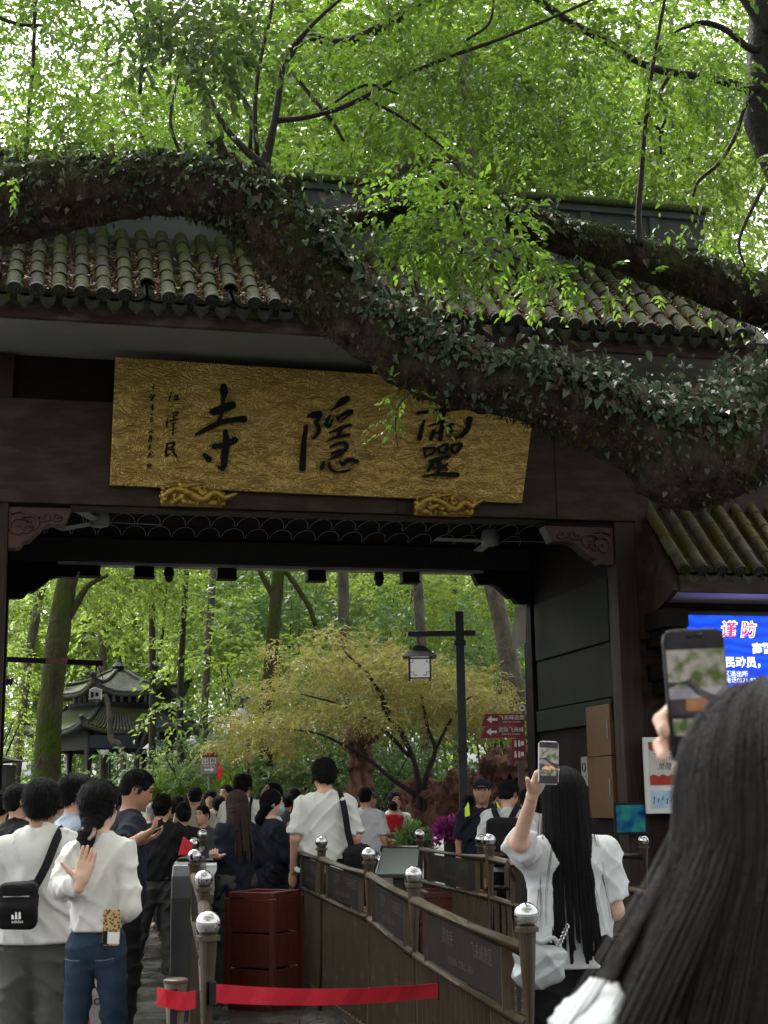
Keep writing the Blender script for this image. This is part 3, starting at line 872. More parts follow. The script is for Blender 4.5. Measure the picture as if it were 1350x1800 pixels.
# ---- lamps and domes under the rear beam
for i, (px, py, w) in enumerate(((158, 997, .25), (253, 1001, .24), (398, 1003, .24), (555, 1008, .23), (720, 1015, .22))):
    u, z = gp(px, py, 3.0)
    t = empty('beam_lamp', tuple(gw(u, 3.0, 4.372)), TH, label=['square dark lamp box beside the rear bracket, first along the rear beam', 'square dark lamp box under the rear beam, second from the signature side', 'middle square dark lamp box under the rear beam', 'fourth square dark lamp box under the rear beam, above the maple', 'square dark lamp box under the rear beam nearest the hanging lantern'][i], cat='lamp', group='square lamp boxes under the rear beam')
    MB().box((-w / 2, -.1, -.11), (w / 2, .1, 0)).build('housing', m_dark, t, bevel=.008)
    MB().box((-w / 2 - .01, -.11, -.135), (w / 2 + .01, .11, -.112)).build('rim', m_dark, t, bevel=.004)
for px, lab in ((297, 'small dark camera dome hanging between the lamp boxes, above the slim trunks'), (666, 'small dark camera dome under the rear beam above the maple')):
    u, z = gp(px, 1008, 3.0)
    t = empty('dome_camera', tuple(gw(u, 3.0, 4.372)), TH, label=lab, cat='camera', group='camera domes under the rear beam')
    MB().lathe([(.05, 0), (.068, -.06), (.068, -.1)][::-1], 14).build('housing', m_dark, t, smooth=True)
    MB().sph((0, 0, -.11), (.062, .062, .075), 14, 8).build('dome', m_black, t, smooth=True)

# ================================================================== side wall fittings
u, z = 2.6, 1.9
cab = empty('cabinet_door', tuple(gw(2.60, 0.55, 1.30)), TH, label='tall brown wooden cupboard door on the passage side wall', cat='door')
for (v0, v1, z0, z1) in ((-.30, .42, .66, 1.22), (-.30, .42, -.02, .65)):
    d = MB().box((-.02, v0, z0), (.03, v1, z1)).build('door_panel', m_door, cab, bevel=.004)
    MB().box((-.035, v0 + .05, (z0 + z1) / 2 - .1), (-.022, v0 + .065, (z0 + z1) / 2 + .1)).build('handle', m_grey, d)
lb = empty('wall_label', tuple(gw(2.655, 1.25, 1.80)), TH, label='small pale wall label beside the cupboard door', cat='sign')
MB().box((-.012, -.10, -.17), (0, .10, .17)).build('plate', M('label_paper', (.35, .33, .27), (.3, .28, .23)), lb)
ring = MB(); ring.tube([(-.016, .05 * math.cos(t), .05 + .05 * math.sin(t)) for t in np.linspace(0, 2 * PI, 13)], .007, 4)
ring.tube([(-.016, -.05, -.06), (-.016, .05, -.06)], .006, 4); ring.build('mark', m_black, lb)
scr = empty('small_screen', tuple(gw(2.40, -0.25, 1.15)), TH, label='small glowing blue-green monitor at the foot of the gate column', cat='screen')
MB().box((-.02, -.01, -.03), (.34, .03, .30)).build('case', m_black, scr, bevel=.006)
def screen_mat():
    m = M('screen_glow', (0, 0, 0), (0, 0, 0), rough=.2)
    nt = m.node_tree; N = nt.nodes; b = N['Principled BSDF']
    co = N.new('ShaderNodeTexCoord').outputs['Object']
    g = N.new('ShaderNodeTexNoise'); g.inputs['Scale'].default_value = 4; nt.links.new(co, g.inputs['Vector'])
    r = N.new('ShaderNodeValToRGB'); r.color_ramp.elements[0].color = (.0, .03, .16, 1); r.color_ramp.elements[1].color = (.05, .35, .25, 1)
    r.color_ramp.elements[0].position = .4; r.color_ramp.elements[1].position = .7
    nt.links.new(g.outputs['Fac'], r.inputs['Fac']); nt.links.new(r.outputs['Color'], b.inputs['Emission Color']); b.inputs['Emission Strength'].default_value = .13
    return m
MB().box((0, -.0135, -.005), (.32, -.011, .275)).build('display', screen_mat(), scr)

# ================================================================== ticket house beside the gate
house = empty('ticket_house', (GO[0], GO[1], 0), TH, label='low ticket house with bamboo-like tiled roof beside the gate column', cat='building')
def hbox(name, mat, lo, hi, bevel=.008, parent=house): return MB().box(lo, hi).build(name, mat, parent, bevel=bevel)
hbox('wall', m_brown, (2.83, 0.02, 0), (6.2, 0.35, 5.1))
hbox('wall', m_brown, (2.83, -0.10, 3.2), (3.02, 0.018, 4.95))
hbox('beam_end', m_dark, (2.90, -.62, 3.28), (3.18, .02, 3.48)); hbox('beam_end', m_dark, (2.95, -.50, 3.10), (3.15, .02, 3.27))
hbox('beam_end', m_dark, (2.95, -.45, 2.74), (3.17, .02, 2.93)); hbox('beam_end', m_dark, (3.0, -.35, 2.60), (3.15, .02, 2.73))
hbox('rail', m_black, (2.83, -.1, 3.015), (3.25, -.06, 3.035))
hbox('post', m_dark, (3.22, -.30, 0), (3.33, .01, 3.45))
EV2, EZ2 = -0.80, 3.84
SL2 = math.radians(44)
sroof = empty('roof', (0, 0, 0)); sroof.parent = house
c2, s2 = math.cos(SL2), math.sin(SL2)
MB().add([(3.0, EV2 + .03, EZ2 - .03), (6.2, EV2 + .03, EZ2 - .03), (6.2, EV2 + 1.35 * c2, EZ2 - .03 + 1.32 * s2), (3.0, EV2 + 1.35 * c2, EZ2 - .03 + 1.32 * s2),
          (3.0, EV2 + .03, EZ2 - .1), (6.2, EV2 + .03, EZ2 - .1), (6.2, EV2 + 1.35 * c2, EZ2 - .15 + 1.32 * s2), (3.0, EV2 + 1.35 * c2, EZ2 - .15 + 1.32 * s2)],
         [(0, 1, 2, 3), (7, 6, 5, 4), (0, 4, 5, 1), (1, 5, 6, 2), (2, 6, 7, 3), (3, 7, 4, 0)]).build('roof_deck', m_pan, sroof)
tiled_roof(sroof, 3.05, 5.9, 0.215, EV2, EZ2, SL2, 5, 0.27, 6, 0.22, 0.066, (m_tile2, m_tile2, m_disc))
# gable board, eave board, soffit
MB().prism([(EV2 - .02, EZ2 - .2), (EV2 + .02, EZ2 - .01), (EV2 + 1.3 * c2, EZ2 + 1.3 * s2), (EV2 + 1.3 * c2, EZ2 - .4), (.02, 3.40), (EV2 + .3, EZ2 - .32)], lambda a, b: (2.93, a, b), lambda a, b: (2.995, a, b)).build('gable_board', m_brown, sroof, bevel=.006)
hbox('eave_board', m_brown, (2.999, EV2 - .03, EZ2 - .22), (6.2, EV2 + .02, EZ2 - .04), parent=sroof)
hbox('soffit', m_white, (2.999, EV2 + .025, EZ2 - .215), (6.2, .015, EZ2 - .18), parent=sroof)
hbox('ridge_wall', m_ridge, (3.0, EV2 + 1.28 * c2, EZ2 + .8), (6.2, EV2 + 1.28 * c2 + .2, EZ2 + 1.12), parent=sroof)
hbox('ridge_band', m_ridge, (3.4, EV2 + 1.28 * c2 - .05, EZ2 + 1.122), (6.2, EV2 + 1.28 * c2 + .25, EZ2 + 1.18), parent=sroof)
fr = MB()
for i in range(14):
    for j in range(2):
        cu = 3.5 + .19 * i + (.095 if j else 0); cz = EZ2 + 1.27 + .12 * j
        fr.tube([(cu + .085 * math.cos(t), EV2 + 1.28 * c2 + .1, cz + .085 * math.sin(t)) for t in np.linspace(0, PI, 8)], .014, 5)
fr.build('ridge_fretwork', m_ridge, sroof, smooth=True)

# ---- LED notice screen
led = empty('led_screen', tuple(gw(0, -0.30, 0)), TH, label='blue LED notice screen with red and white Chinese characters', cat='screen')
lu, lz = gp(1206, 1081, -0.30)
MB().box((lu - .06, -.005, lz - 1.02), (lu + 1.75, .10, lz + .05)).build('case', m_black, led, bevel=.008)
def led_mat():
    m = M('led_blue', (0, 0, 0), (0, 0, 0), rough=.3)
    nt = m.node_tree; N = nt.nodes; b = N['Principled BSDF']
    co = N.new('ShaderNodeTexCoord').outputs['Object']
    w = N.new('ShaderNodeTexWave'); w.wave_type = 'BANDS'; w.bands_direction = 'Z'; w.inputs['Scale'].default_value = 3.0; w.inputs['Distortion'].default_value = 6; w.inputs['Detail'].default_value = 1
    nt.links.new(co, w.inputs['Vector'])
    r = N.new('ShaderNodeValToRGB'); r.color_ramp.elements[0].color = (.0, .028, .40, 1); r.color_ramp.elements[1].color = (.002, .055, .62, 1)
    nt.links.new(w.outputs['Fac'], r.inputs['Fac']); nt.links.new(r.outputs['Color'], b.inputs['Emission Color']); b.inputs['Emission Strength'].default_value = LEDK
    return m
MB().box((lu, -.012, lz - .97), (lu + 1.70, -.006, lz)).build('display', led_mat(), led)
e_red = emat('led_red', (.85, .02, .06), LEDK); e_wh = emat('led_white', (1, .95, .9), LEDK); e_or = emat('led_cream', (1, .85, .6), LEDK)
FR = (PI / 2, 0, 0)
def led_text(s, px, py, size, mat, dv, bold=0.0, shear=0.0):
    u, z = gp(px, py, -0.315)
    return writing('notice_text', s, size, mat, led, (u, -0.0125 - dv, z), FR, 0.0, shear, 'LEFT', bold)
led_text('谨 防', 1266, 1108, .185, e_wh, .001, .010, .18); led_text('谨 防', 1266, 1108, .185, e_red, .003, .001, .18)
led_text('高警', 1322, 1141, .125, e_or, .001, .004); led_text('全民动员，', 1256, 1165, .125, e_or, .001, .004)
led_text('景区派出所', 1262, 1185, .072, e_wh, .001); led_text('联系电话0571-87', 1255, 1196, .068, e_wh, .001)

# ---- poster display with red mountains
pu, pz = gp(1131, 1296, -0.30)
po = empty('poster_stand', tuple(gw(pu, -0.30, 0)), TH, label='white framed poster with red borders and brush writing on the house wall', cat='poster')
MB().box((0, 0, pz - .80), (.52, .05, pz)).build('frame', m_white, po, bevel=.012)
MB().box((.05, -.004, pz - .50), (.47, -.001, pz - .05)).build('sheet', M('poster_paper', (.55, .54, .50), (.48, .48, .44), scale=3), po)
m_pred = M('poster_red', (.42, .05, .03), (.34, .04, .025))
top = [(.05, pz - .05), (.47, pz - .05)] + [(.47 - .035 * i, pz - .12 - .025 * ((i * 7) % 3) / 2) for i in range(13)]
MB().prism(top, lambda a, b: (a, -.008, b), lambda a, b: (a, -.005, b)).build('red_border', m_pred, po)
bot = [(.47, pz - .50), (.05, pz - .50)] + [(.05 + .035 * i, pz - .41 + .02 * ((i * 5) % 3) / 2) for i in range(13)]
MB().prism(bot, lambda a, b: (a, -.008, b), lambda a, b: (a, -.005, b)).build('red_border', m_pred, po)
writing('poster_text', '飞来花开', .085, m_ink, po, (.26, -.006, pz - .21), FR, 0, .25); writing('poster_text', '灵隐温度', .08, m_ink, po, (.30, -.006, pz - .31), FR, 0, .25)
MB().box((.05, -.004, pz - .74), (.47, -.001, pz - .56)).build('map_panel', M('map_blue', (.32, .48, .68), (.5, .6, .72), scale=12, detail=1), po)
mm = MB()
for i in range(8):
    mm.tube([(.08 + .05 * i, -.006, pz - .70 + .02 * (i % 3)), (.09 + .05 * i, -.006, pz - .62 - .02 * (i % 2))], .006, 4)
mm.build('map_lines', M('map_ink', (.05, .12, .3), (.04, .1, .25)), po)
# ================================================================== foliage
def unit(a): return a / (np.linalg.norm(a, axis=-1, keepdims=True) + 1e-9)
def leaves(B, D, Nn, Ln, W, shape='rich', droop=0.12, fold=0.25):
    """leaf blades: base B, direction D, normal Nn, length, width"""
    n = len(B)
    Ln = np.broadcast_to(np.asarray(Ln, float), (n,))[:, None]; W = np.broadcast_to(np.asarray(W, float), (n,))[:, None]
    D = unit(D); Sd = unit(np.cross(D, Nn)); Nn = np.cross(Sd, D)
    if shape == 'rich':
        pr = [(0, 0), (0.30, 1.0), (0.68, 0.72), (1.0, 0), (0.68, -0.72), (0.30, -1.0)]
        V = np.stack([B + D * Ln * t + Sd * W * 0.5 * s + Nn * (W * fold * abs(s) - Ln * droop * t * t) for t, s in pr], 1).reshape(-1, 3)
        i = np.arange(n)[:, None] * 6
        F = np.concatenate([i + np.array([[0, 1, 2, 3]]), i + np.array([[0, 3, 4, 5]])])
    elif shape == 'heart':
        pr = [(0.06, 0), (-0.06, 0.55), (0.25, 1.0), (0.65, 0.55), (1.0, 0), (0.65, -0.55), (0.25, -1.0), (-0.06, -0.55)]
        V = np.stack([B + D * Ln * t + Sd * W * 0.5 * s + Nn * (W * fold * abs(s) - Ln * droop * t * t) for t, s in pr], 1).reshape(-1, 3)
        i = np.arange(n)[:, None] * 8
        F = np.concatenate([i + np.array([[0, 1, 2, 3]]), i + np.array([[0, 3, 4, 4]]), i + np.array([[0, 4, 5, 5]]), i + np.array([[0, 5, 6, 7]])])
        V2 = V
        F = np.concatenate([i + np.array([[0, 1, 2, 3]]), i + np.array([[0, 5, 6, 7]]), i + np.array([[0, 3, 4, 5]])])
    else:
        pr = [(0, 0), (0.42, 1.0), (1.0, 0), (0.42, -1.0)]
        V = np.stack([B + D * Ln * t + Sd * W * 0.5 * s + Nn * (W * fold * abs(s) - Ln * droop * t * t) for t, s in pr], 1).reshape(-1, 3)
        i = np.arange(n)[:, None] * 4
        F = i + np.array([[0, 1, 2, 3]])
    return V, F
def sprays(C, D, L, n, leaf, wr, seed, shape='diamond', droop=0.35, upb=0.8, spread=0.9, stack=None):
    """twigs at C pointing along D, each with n leaves set alternately"""
    g = np.random.default_rng(seed)
    K = len(C); D = unit(D)
    L = np.broadcast_to(np.asarray(L, float), (K,))
    t = (np.arange(n) + g.uniform(0, .8, (K, n))) / n
    side = np.where(np.arange(n) % 2 == 0, 1, -1)[None, :, None]
    up = np.array([0, 0, 1.0])
    Sd = unit(np.cross(D, up + g.normal(0, .25, (K, 3))))
    base = C[:, None] + D[:, None] * (t * L[:, None])[..., None] - up * (droop * (t ** 2) * L[:, None])[..., None]
    dirs = D[:, None] * (0.45 + 0.5 * t[..., None]) + Sd[:, None] * side * spread * (1.15 - 0.6 * t[..., None]) + g.normal(0, .28, (K, n, 3)) - up * droop * 0.8
    nn = up * upb + g.normal(0, .45, (K, n, 3)) + Sd[:, None] * side * -0.15
    base = base.reshape(-1, 3); dirs = dirs.reshape(-1, 3); nn = nn.reshape(-1, 3)
    ll = leaf * g.uniform(0.6, 1.2, len(base))
    return leaves(base, dirs, nn, ll, ll * wr, shape)
def join(parts):
    V = []; F = []; o = 0
    for v, f in parts:
        V.append(v); F.append(f + o); o += len(v)
    return np.concatenate(V), np.concatenate(F)
def vnoise(Pt, f, seed=0):
    g = np.random.default_rng(seed); o = 0
    for i in range(6):
        d = g.normal(size=3) * f * (1.0 + 0.35 * i); ph = g.uniform(0, 6.28)
        o = o + np.sin(Pt @ d + ph) / (1 + .35 * i)
    return o / 3.0
def bark_tube(pts, rad, n=18, amp=0.10, fr=9.0, seed=0, sub=7, closed=True):
    q = catmull([np.array([*p, r]) for p, r in zip(pts, rad)], sub)
    C = np.array([p[:3] for p in q]); rr = np.array([p[3] for p in q])
    T = unit(np.gradient(C, axis=0))
    a = np.cross(T[0], [0, 0, 1.0]); a = a / (np.linalg.norm(a) + 1e-9) if np.linalg.norm(a) > .1 else np.array([1.0, 0, 0])
    V = []
    for i in range(len(C)):
        a = a - T[i] * (a @ T[i]); a /= np.linalg.norm(a)
        b = np.cross(T[i], a)
        th = np.linspace(0, 2 * PI, n, endpoint=False)
        V.append(C[i] + (np.cos(th)[:, None] * a + np.sin(th)[:, None] * b) * rr[i])
    V = np.array(V)
    N_ = V - C[:, None]
    # long ridges along the limb plus lumps
    th = np.arange(n)
    s = np.cumsum(np.r_[0, np.linalg.norm(np.diff(C, axis=0), axis=1)])
    g = np.random.default_rng(seed)
    rid = np.sin(th[None, :] * 2 * PI / n * 5 + 1.5 * np.sin(s[:, None] * 3 + seed)) * 0.35 + np.sin(th[None, :] * 2 * PI / n * 9 + 2 * np.sin(s[:, None] * 4)) * 0.2
    k = 1 + amp * (vnoise(V.reshape(-1, 3), fr, seed).reshape(V.shape[:2]) + rid) + amp * .5 * g.normal(0, .5, V.shape[:2])
    V = C[:, None] + N_ * k[..., None]
    m = len(C)
    i = np.arange(m - 1)[:, None] * n; j = np.arange(n)[None, :]; j2 = (j + 1) % n
    F = np.stack([i + j, i + j2, i + n + j2, i + n + j], -1).reshape(-1, 4)
    V = V.reshape(-1, 3)
    # close the ends with a centre point
    V = np.concatenate([V, C[:1], C[-1:]]); e0 = m * n; e1 = e0 + 1
    jj = np.arange(n); c0 = np.stack([np.full(n, e0), (jj + 1) % n, jj, jj], 1); c1 = np.stack([np.full(n, e1), (m - 1) * n + jj, (m - 1) * n + (jj + 1) % n, (m - 1) * n + (jj + 1) % n], 1)
    return V, F, C, rr, np.concatenate([c0, c1])
def tri_fix(F):
    return F
def bark_obj(name, pts, rad, mat, parent=None, **k):
    V, F, C, rr, ends = bark_tube(pts, rad, **k)
    Vv = [tuple(map(float, v)) for v in V]
    me = bpy.data.meshes.new(name)
    me.from_pydata(Vv, [], [tuple(map(int, f)) for f in F] + [tuple(map(int, f[:3])) for f in ends])
    me.polygons.foreach_set('use_smooth', [True] * len(me.polygons)); me.update()
    o = link(name, me, mat, parent)
    return o, C, rr
def pxpath(l, Y=None):
    """[(px, py, r_px[, Y])] -> points, radii"""
    pts = []; rad = []
    for q in l:
        y = q[3] if len(q) > 3 else Y
        pts.append(P(q[0], q[1], y)); rad.append(S(q[2], y))
    return pts, rad
def bark_mat(name, c1, c2, moss, lo, hi, sc=7.0, up0=0.1, up1=0.8, rough=.85):
    m = M(name, c1, c2, scale=sc, rough=rough, bump=1.0, bscale=sc * 3.2, stretch=(1, 1, 0.45), spec=.08)
    nt = m.node_tree; N = nt.nodes; L = nt.links; b = N['Principled BSDF']
    N['Bump'].inputs['Distance'].default_value = .06
    src = b.inputs['Base Color'].links[0].from_socket
    g = N.new('ShaderNodeNewGeometry'); sp = N.new('ShaderNodeSeparateXYZ'); L.new(g.outputs['Normal'], sp.inputs[0])
    nz = N.new('ShaderNodeTexNoise'); nz.inputs['Scale'].default_value = 3.0; nz.inputs['Detail'].default_value = 6; L.new(g.outputs['Position'], nz.inputs['Vector'])
    ad = N.new('ShaderNodeMath'); ad.operation = 'MULTIPLY_ADD'; L.new(sp.outputs['Z'], ad.inputs[0]); ad.inputs[1].default_value = 0.35; L.new(nz.outputs['Fac'], ad.inputs[2])
    mr = N.new('ShaderNodeMapRange'); mr.inputs['From Min'].default_value = lo; mr.inputs['From Max'].default_value = hi; L.new(ad.outputs[0], mr.inputs['Value'])
    mx = N.new('ShaderNodeMix'); mx.data_type = 'RGBA'; L.new(mr.outputs['Result'], mx.inputs[0]); L.new(src, mx.inputs[6]); mx.inputs[7].default_value = (*moss, 1)
    L.new(mx.outputs[2], b.inputs['Base Color'])
    return m
m_bark = bark_mat('old_bark', (0.020, 0.015, 0.010), (0.060, 0.047, 0.034), (0.042, 0.055, 0.016), 0.46, 0.8, sc=9.0)
m_barkd = M('wet_bark', (0.016, 0.013, 0.011), (0.03, 0.025, 0.02), scale=9, rough=.7, bump=.8, spec=.3)
m_mossbark = bark_mat('mossy_bark', (0.04, 0.034, 0.022), (0.07, 0.062, 0.04), (0.045, 0.064, 0.012), 0.36, 0.6)
m_greybark = bark_mat('grey_bark', (0.075, 0.068, 0.055), (0.13, 0.115, 0.095), (0.08, 0.09, 0.04), 0.55, 0.8)
m_redbark = M('red_brown_rock', (0.12, 0.055, 0.04), (0.20, 0.10, 0.075), scale=6, rough=.85, bump=1, bscale=18, c3=(.06, .035, .028), s3=4)
LEAF = leafmat('camphor_leaves', [(0.04, 0.08, 0.016), (0.08, 0.14, 0.022), (0.022, 0.045, 0.012), (0.12, 0.185, 0.028), (0.05, 0.10, 0.018), (0.10, 0.15, 0.024)], (0.17, 0.30, 0.028), .42)
LEAFB = leafmat('young_camphor_leaves', [(0.09, 0.18, 0.028), (0.13, 0.23, 0.04), (0.06, 0.12, 0.02), (0.16, 0.25, 0.045)], (0.26, 0.44, 0.045), .5, .35, .45)
LEAFD = leafmat('dark_broad_leaves', [(0.035, 0.065, 0.022), (0.05, 0.09, 0.028), (0.03, 0.05, 0.02), (0.065, 0.11, 0.03)], (0.13, 0.22, 0.03), .38, .35, .4)
LEAFBG = leafmat('forest_leaves', [(0.09, 0.155, 0.035), (0.16, 0.24, 0.045), (0.06, 0.11, 0.03), (0.21, 0.29, 0.06), (0.12, 0.18, 0.04)], (0.36, 0.50, 0.075), .5)
LEAFSH = leafmat('shrub_leaves', [(0.045, 0.09, 0.04), (0.075, 0.13, 0.05), (0.11, 0.18, 0.06), (0.055, 0.10, 0.04)], (0.18, 0.32, 0.08), .35, .35, .45)
LEAFMAP = leafmat('maple_leaves', [(0.19, 0.21, 0.05), (0.32, 0.25, 0.075), (0.12, 0.16, 0.045), (0.44, 0.39, 0.26), (0.22, 0.24, 0.055), (0.34, 0.22, 0.08), (0.14, 0.18, 0.05)], (0.42, 0.39, 0.08), .40)
IVY = leafmat('ivy_leaves', [(0.035, 0.06, 0.03), (0.055, 0.085, 0.045), (0.022, 0.04, 0.02), (0.06, 0.085, 0.04), (0.04, 0.06, 0.025), (0.03, 0.045, 0.02), (0.11, 0.14, 0.08), (0.09, 0.05, 0.035), (0.05, 0.04, 0.025)], (0.08, 0.13, 0.04), .15, .42, .3)

# ------------------------------------------------------------------ the old leaning camphor in front of the gate
camphor = empty('camphor_tree', tuple(P(1700, 1400, 12.0)) [:2] + (0,), 0, label='old leaning camphor tree with ivy-covered limb arching across the gate', cat='tree')
cb = np.array(camphor.location)
def rel(pts): return [np.asarray(p) - cb for p in pts]
LIMB = [(1620, 520, 120, 12.6), (1480, 640, 105, 12.2), (1370, 730, 92, 11.8), (1275, 778, 92, 11.5), (1195, 800, 96, 11.3), (1120, 765, 72, 11.2), (1030, 722, 66, 11.1), (940, 688, 60, 11.0), (850, 668, 58, 11.0),
        (765, 648, 58, 11.0), (690, 606, 58, 11.0), (620, 556, 58, 11.0), (560, 498, 60, 11.0), (512, 440, 72, 11.0), (470, 390, 66, 11.0), (415, 350, 62, 11.0), (345, 330, 58, 11.0), (260, 326, 56, 11.0), (170, 338, 62, 11.0), (80, 348, 70, 11.1), (-20, 362, 74, 11.2), (-140, 372, 78, 11.4)]
lp, lr = pxpath(LIMB)
limb, LC, LR = bark_obj('main_limb', rel(lp), lr, m_bark, camphor, n=56, amp=.075, fr=9, seed=4, sub=14)
# the V-shaped knee hanging below the limb
kp, kr = pxpath([(1115, 745, 60, 11.2), (1160, 815, 62, 11.2), (1183, 860, 44, 11.2), (1190, 890, 16, 11.2)])
bark_obj('knee', rel(kp), kr, m_bark, camphor, n=22, amp=.08, seed=9)
tp, tr = pxpath([(1700, 1600, 190, 12.0), (1690, 1300, 150, 12.1), (1670, 900, 135, 12.3), (1630, 560, 130, 12.5), (1560, 200, 110, 12.8), (1500, -150, 90, 13.2), (1460, -420, 70, 13.6)])
tp[0][2] = -0.3
bark_obj('trunk', rel(tp), tr, m_bark, camphor, n=26, amp=.07, fr=4, seed=2)
LIMB2 = [(1600, 620, 70, 12.8), (1470, 570, 60, 12.7), (1350, 530, 52, 12.6), (1265, 503, 44, 12.5), (1175, 470, 39, 12.4), (1085, 440, 37, 12.4), (1010, 420, 35, 12.4), (945, 402, 33, 12.4), (890, 374, 26, 12.4), (840, 350, 12, 12.4)]
p2, r2 = pxpath(LIMB2)
_, LC2, LR2 = bark_obj('upper_limb', rel(p2), r2, m_bark, camphor, n=24, amp=.06, seed=6)
p3, r3 = pxpath([(505, 420, 30, 11.2), (560, 392, 24, 11.6), (620, 388, 20, 12.0), (680, 376, 18, 12.3), (730, 360, 14, 12.4), (800, 350, 8, 12.5)])
_, LC3, LR3 = bark_obj('side_limb', rel(p3), r3, m_bark, camphor, n=16, amp=.07, seed=7)
# sawn stubs
for a, b, r_ in (((500, 385), (515, 312), 19), ((400, 300), (375, 245), 17)):
    p, r = pxpath([(*a, r_ * 1.2, 11.0), ((a[0] + b[0]) / 2, (a[1] + b[1]) / 2, r_, 11.0), (*b, r_ * .95, 10.95)])
    bark_obj('stub', rel(p), r, m_bark, camphor, n=14, amp=.06, seed=R.randrange(99))
BR = [  # thin branches of the camphor
    [(470, 330, 13), (466, 290, 11), (478, 235, 8), (487, 190, 7), (500, 105, 6), (525, 70, 5), (565, 28, 4), (620, -20, 3)],
    [(468, 296, 8), (430, 262, 7), (395, 222, 6), (365, 165, 5), (342, 105, 4), (318, 40, 3)],
    [(487, 212, 6), (545, 205, 5), (610, 185, 5), (700, 138, 4), (790, 100, 4), (880, 68, 3.5), (985, 25, 3), (1060, -10, 3)],
    [(452, 275, 5), (448, 200, 4.5), (455, 120, 4), (475, 30, 3.5), (485, -40, 3)],
    [(440, 260, 4), (438, 190, 3.5), (400, 140, 3), (378, 95, 2.5)],
    [(1125, 430, 7), (1122, 380, 6), (1128, 300, 5), (1136, 200, 4.5), (1150, 100, 4), (1172, -20, 3)],
    [(930, 420, 4), (890, 440, 3), (860, 470, 2.5), (845, 510, 2)], [(960, 430, 4), (925, 455, 3), (895, 450, 2), (850, 430, 1.5)],
    [(720, 690, 3), (700, 715, 2), (695, 750, 1.5), (700, 790, 1)], [(760, 300, 4), (800, 360, 3.5), (815, 420, 3), (800, 480, 2)],
    [(1340, 330, 4), (1300, 420, 3), (1310, 470, 2)],
    [(500, 110, 6), (540, 66, 8), (590, 76, 10), (640, 62, 10), (700, 30, 11), (760, -15, 11), (840, -60, 12)],
    [(1372, 320, 22), (1350, 262, 27), (1333, 210, 29), (1334, 140, 27), (1340, 40, 26), (1350, -60, 26), (1400, -260, 30)],
    [(1335, 160, 12), (1300, 152, 9), (1245, 136, 8), (1180, 128, 8), (1120, 108, 7), (1065, 72, 8), (1000, 38, 8), (940, -5, 8), (880, -40, 6)],
    [(1335, 90, 10), (1310, 80, 7), (1275, 52, 6), (1238, 40, 6), (1205, 48, 4), (1180, 60, 2)], [(1350, 60, 12), (1318, 15, 9), (1290, -30, 8)],
    [(1325, 165, 5), (1308, 190, 4), (1292, 240, 4), (1262, 288, 4), (1228, 318, 3.5), (1218, 345, 3)],
    [(1180, 128, 4), (1160, 165, 4), (1172, 200, 3.5), (1160, 235, 3), (1162, 270, 3)], [(1110, 215, 3), (1150, 222, 3), (1172, 238, 3)],
    [(520, 135, 4), (548, 170, 4.5), (585, 215, 4), (605, 250, 3)], [(62, -20, 4), (60, 60, 4), (57, 130, 4), (50, 200, 3.5), (48, 260, 3)], [(-20, 22, 4), (30, 42, 4), (80, 45, 3)],
    [(268, -20, 5), (258, 40, 5), (250, 100, 4.5), (246, 165, 4)], [(225, 0, 3), (240, 40, 3), (250, 95, 3)], [(560, 200, 3), (640, 150, 3), (700, 165, 2)], [(640, 170, 3), (720, 215, 3), (780, 260, 2)], [(330, 300, 4), (300, 220, 3), (310, 150, 2.5), (325, 90, 2)], [(820, 70, 3), (860, 40, 3), (870, -20, 2)],
]
for i, b in enumerate(BR):
    Yb = {0: 11.0, 1: 11.0, 2: 11.0, 3: 11.1, 4: 11.0, 5: 12.2, 6: 12.3, 7: 12.2, 8: 10.8, 9: 11.9, 10: 12.3, 11: 12.5, 12: 13.4, 13: 13.3, 14: 13.3, 15: 13.3, 16: 13.2, 17: 13.2, 18: 13.2, 19: 12.0, 20: 14.0, 21: 14.0, 22: 16.0, 23: 16.0, 24: 11.3, 25: 11.4, 26: 11.1, 27: 11.5}[i]
    p, r = pxpath([(*q, Yb) for q in b])
    bark_obj('branch', rel(p), r, m_barkd, camphor, n=8, amp=.08, seed=i, sub=5)
# ivy on the limb
def ivy_on(C, RR, n, seed, lo, hi, size, off, keep):
    g = np.random.default_rng(seed)
    T = unit(np.gradient(C, axis=0))
    ii = g.integers(0, len(C) - 1, n); f = g.random(n)[:, None]
    c = C[ii] * (1 - f) + C[ii + 1] * f; t = T[ii]; r = RR[ii]
    upv = unit(np.array([0, 0, 1.0]) - t * t[:, 2:3]); fr = unit(np.cross(t, upv)); fr = np.where(fr[:, 1:2] > 0, -fr, fr)     # fr faces the camera side
    a = g.uniform(lo, hi, n)                        # 0 = towards the viewer, pi/2 = up
    d = fr * np.cos(a)[:, None] + upv * np.sin(a)[:, None]
    p = c + d * (r * (1.0 + g.exponential(off, n)))[:, None]
    k = keep(p + cb, a, g)
    p, d, t = p[k], d[k], t[k]
    D = d * .35 + np.array([0, -.15, -0.75]) + g.normal(0, .45, p.shape)
    Nn = d + np.array([0, -.25, .35]) + g.normal(0, .35, p.shape)
    L = size * np.clip(g.lognormal(-.15, .35, len(p)), .3, 1.45)
    return leaves(p, D, Nn, L, L * g.uniform(.55, .9, len(p)), 'heart', .2, .2)
def keep_main(p, a, g):
    # dense mat on the middle and right reach, thin fringe on the left arch
    q = p - CAM; x = 675 + FPX * (q @ RT) / (q @ FW)
    dens = np.where(x > 560, 1.0, 0.25) * np.clip((vnoise(p, 2.6, 3) + 0.55), 0.05, 1)
    dens = dens * np.where((a < 0.25) & (x > 560), .35, 1)
    dens = np.where(x < 560, dens * np.where(a > 1.1, 1.6, .5), dens)
    return g.random(len(p)) < dens
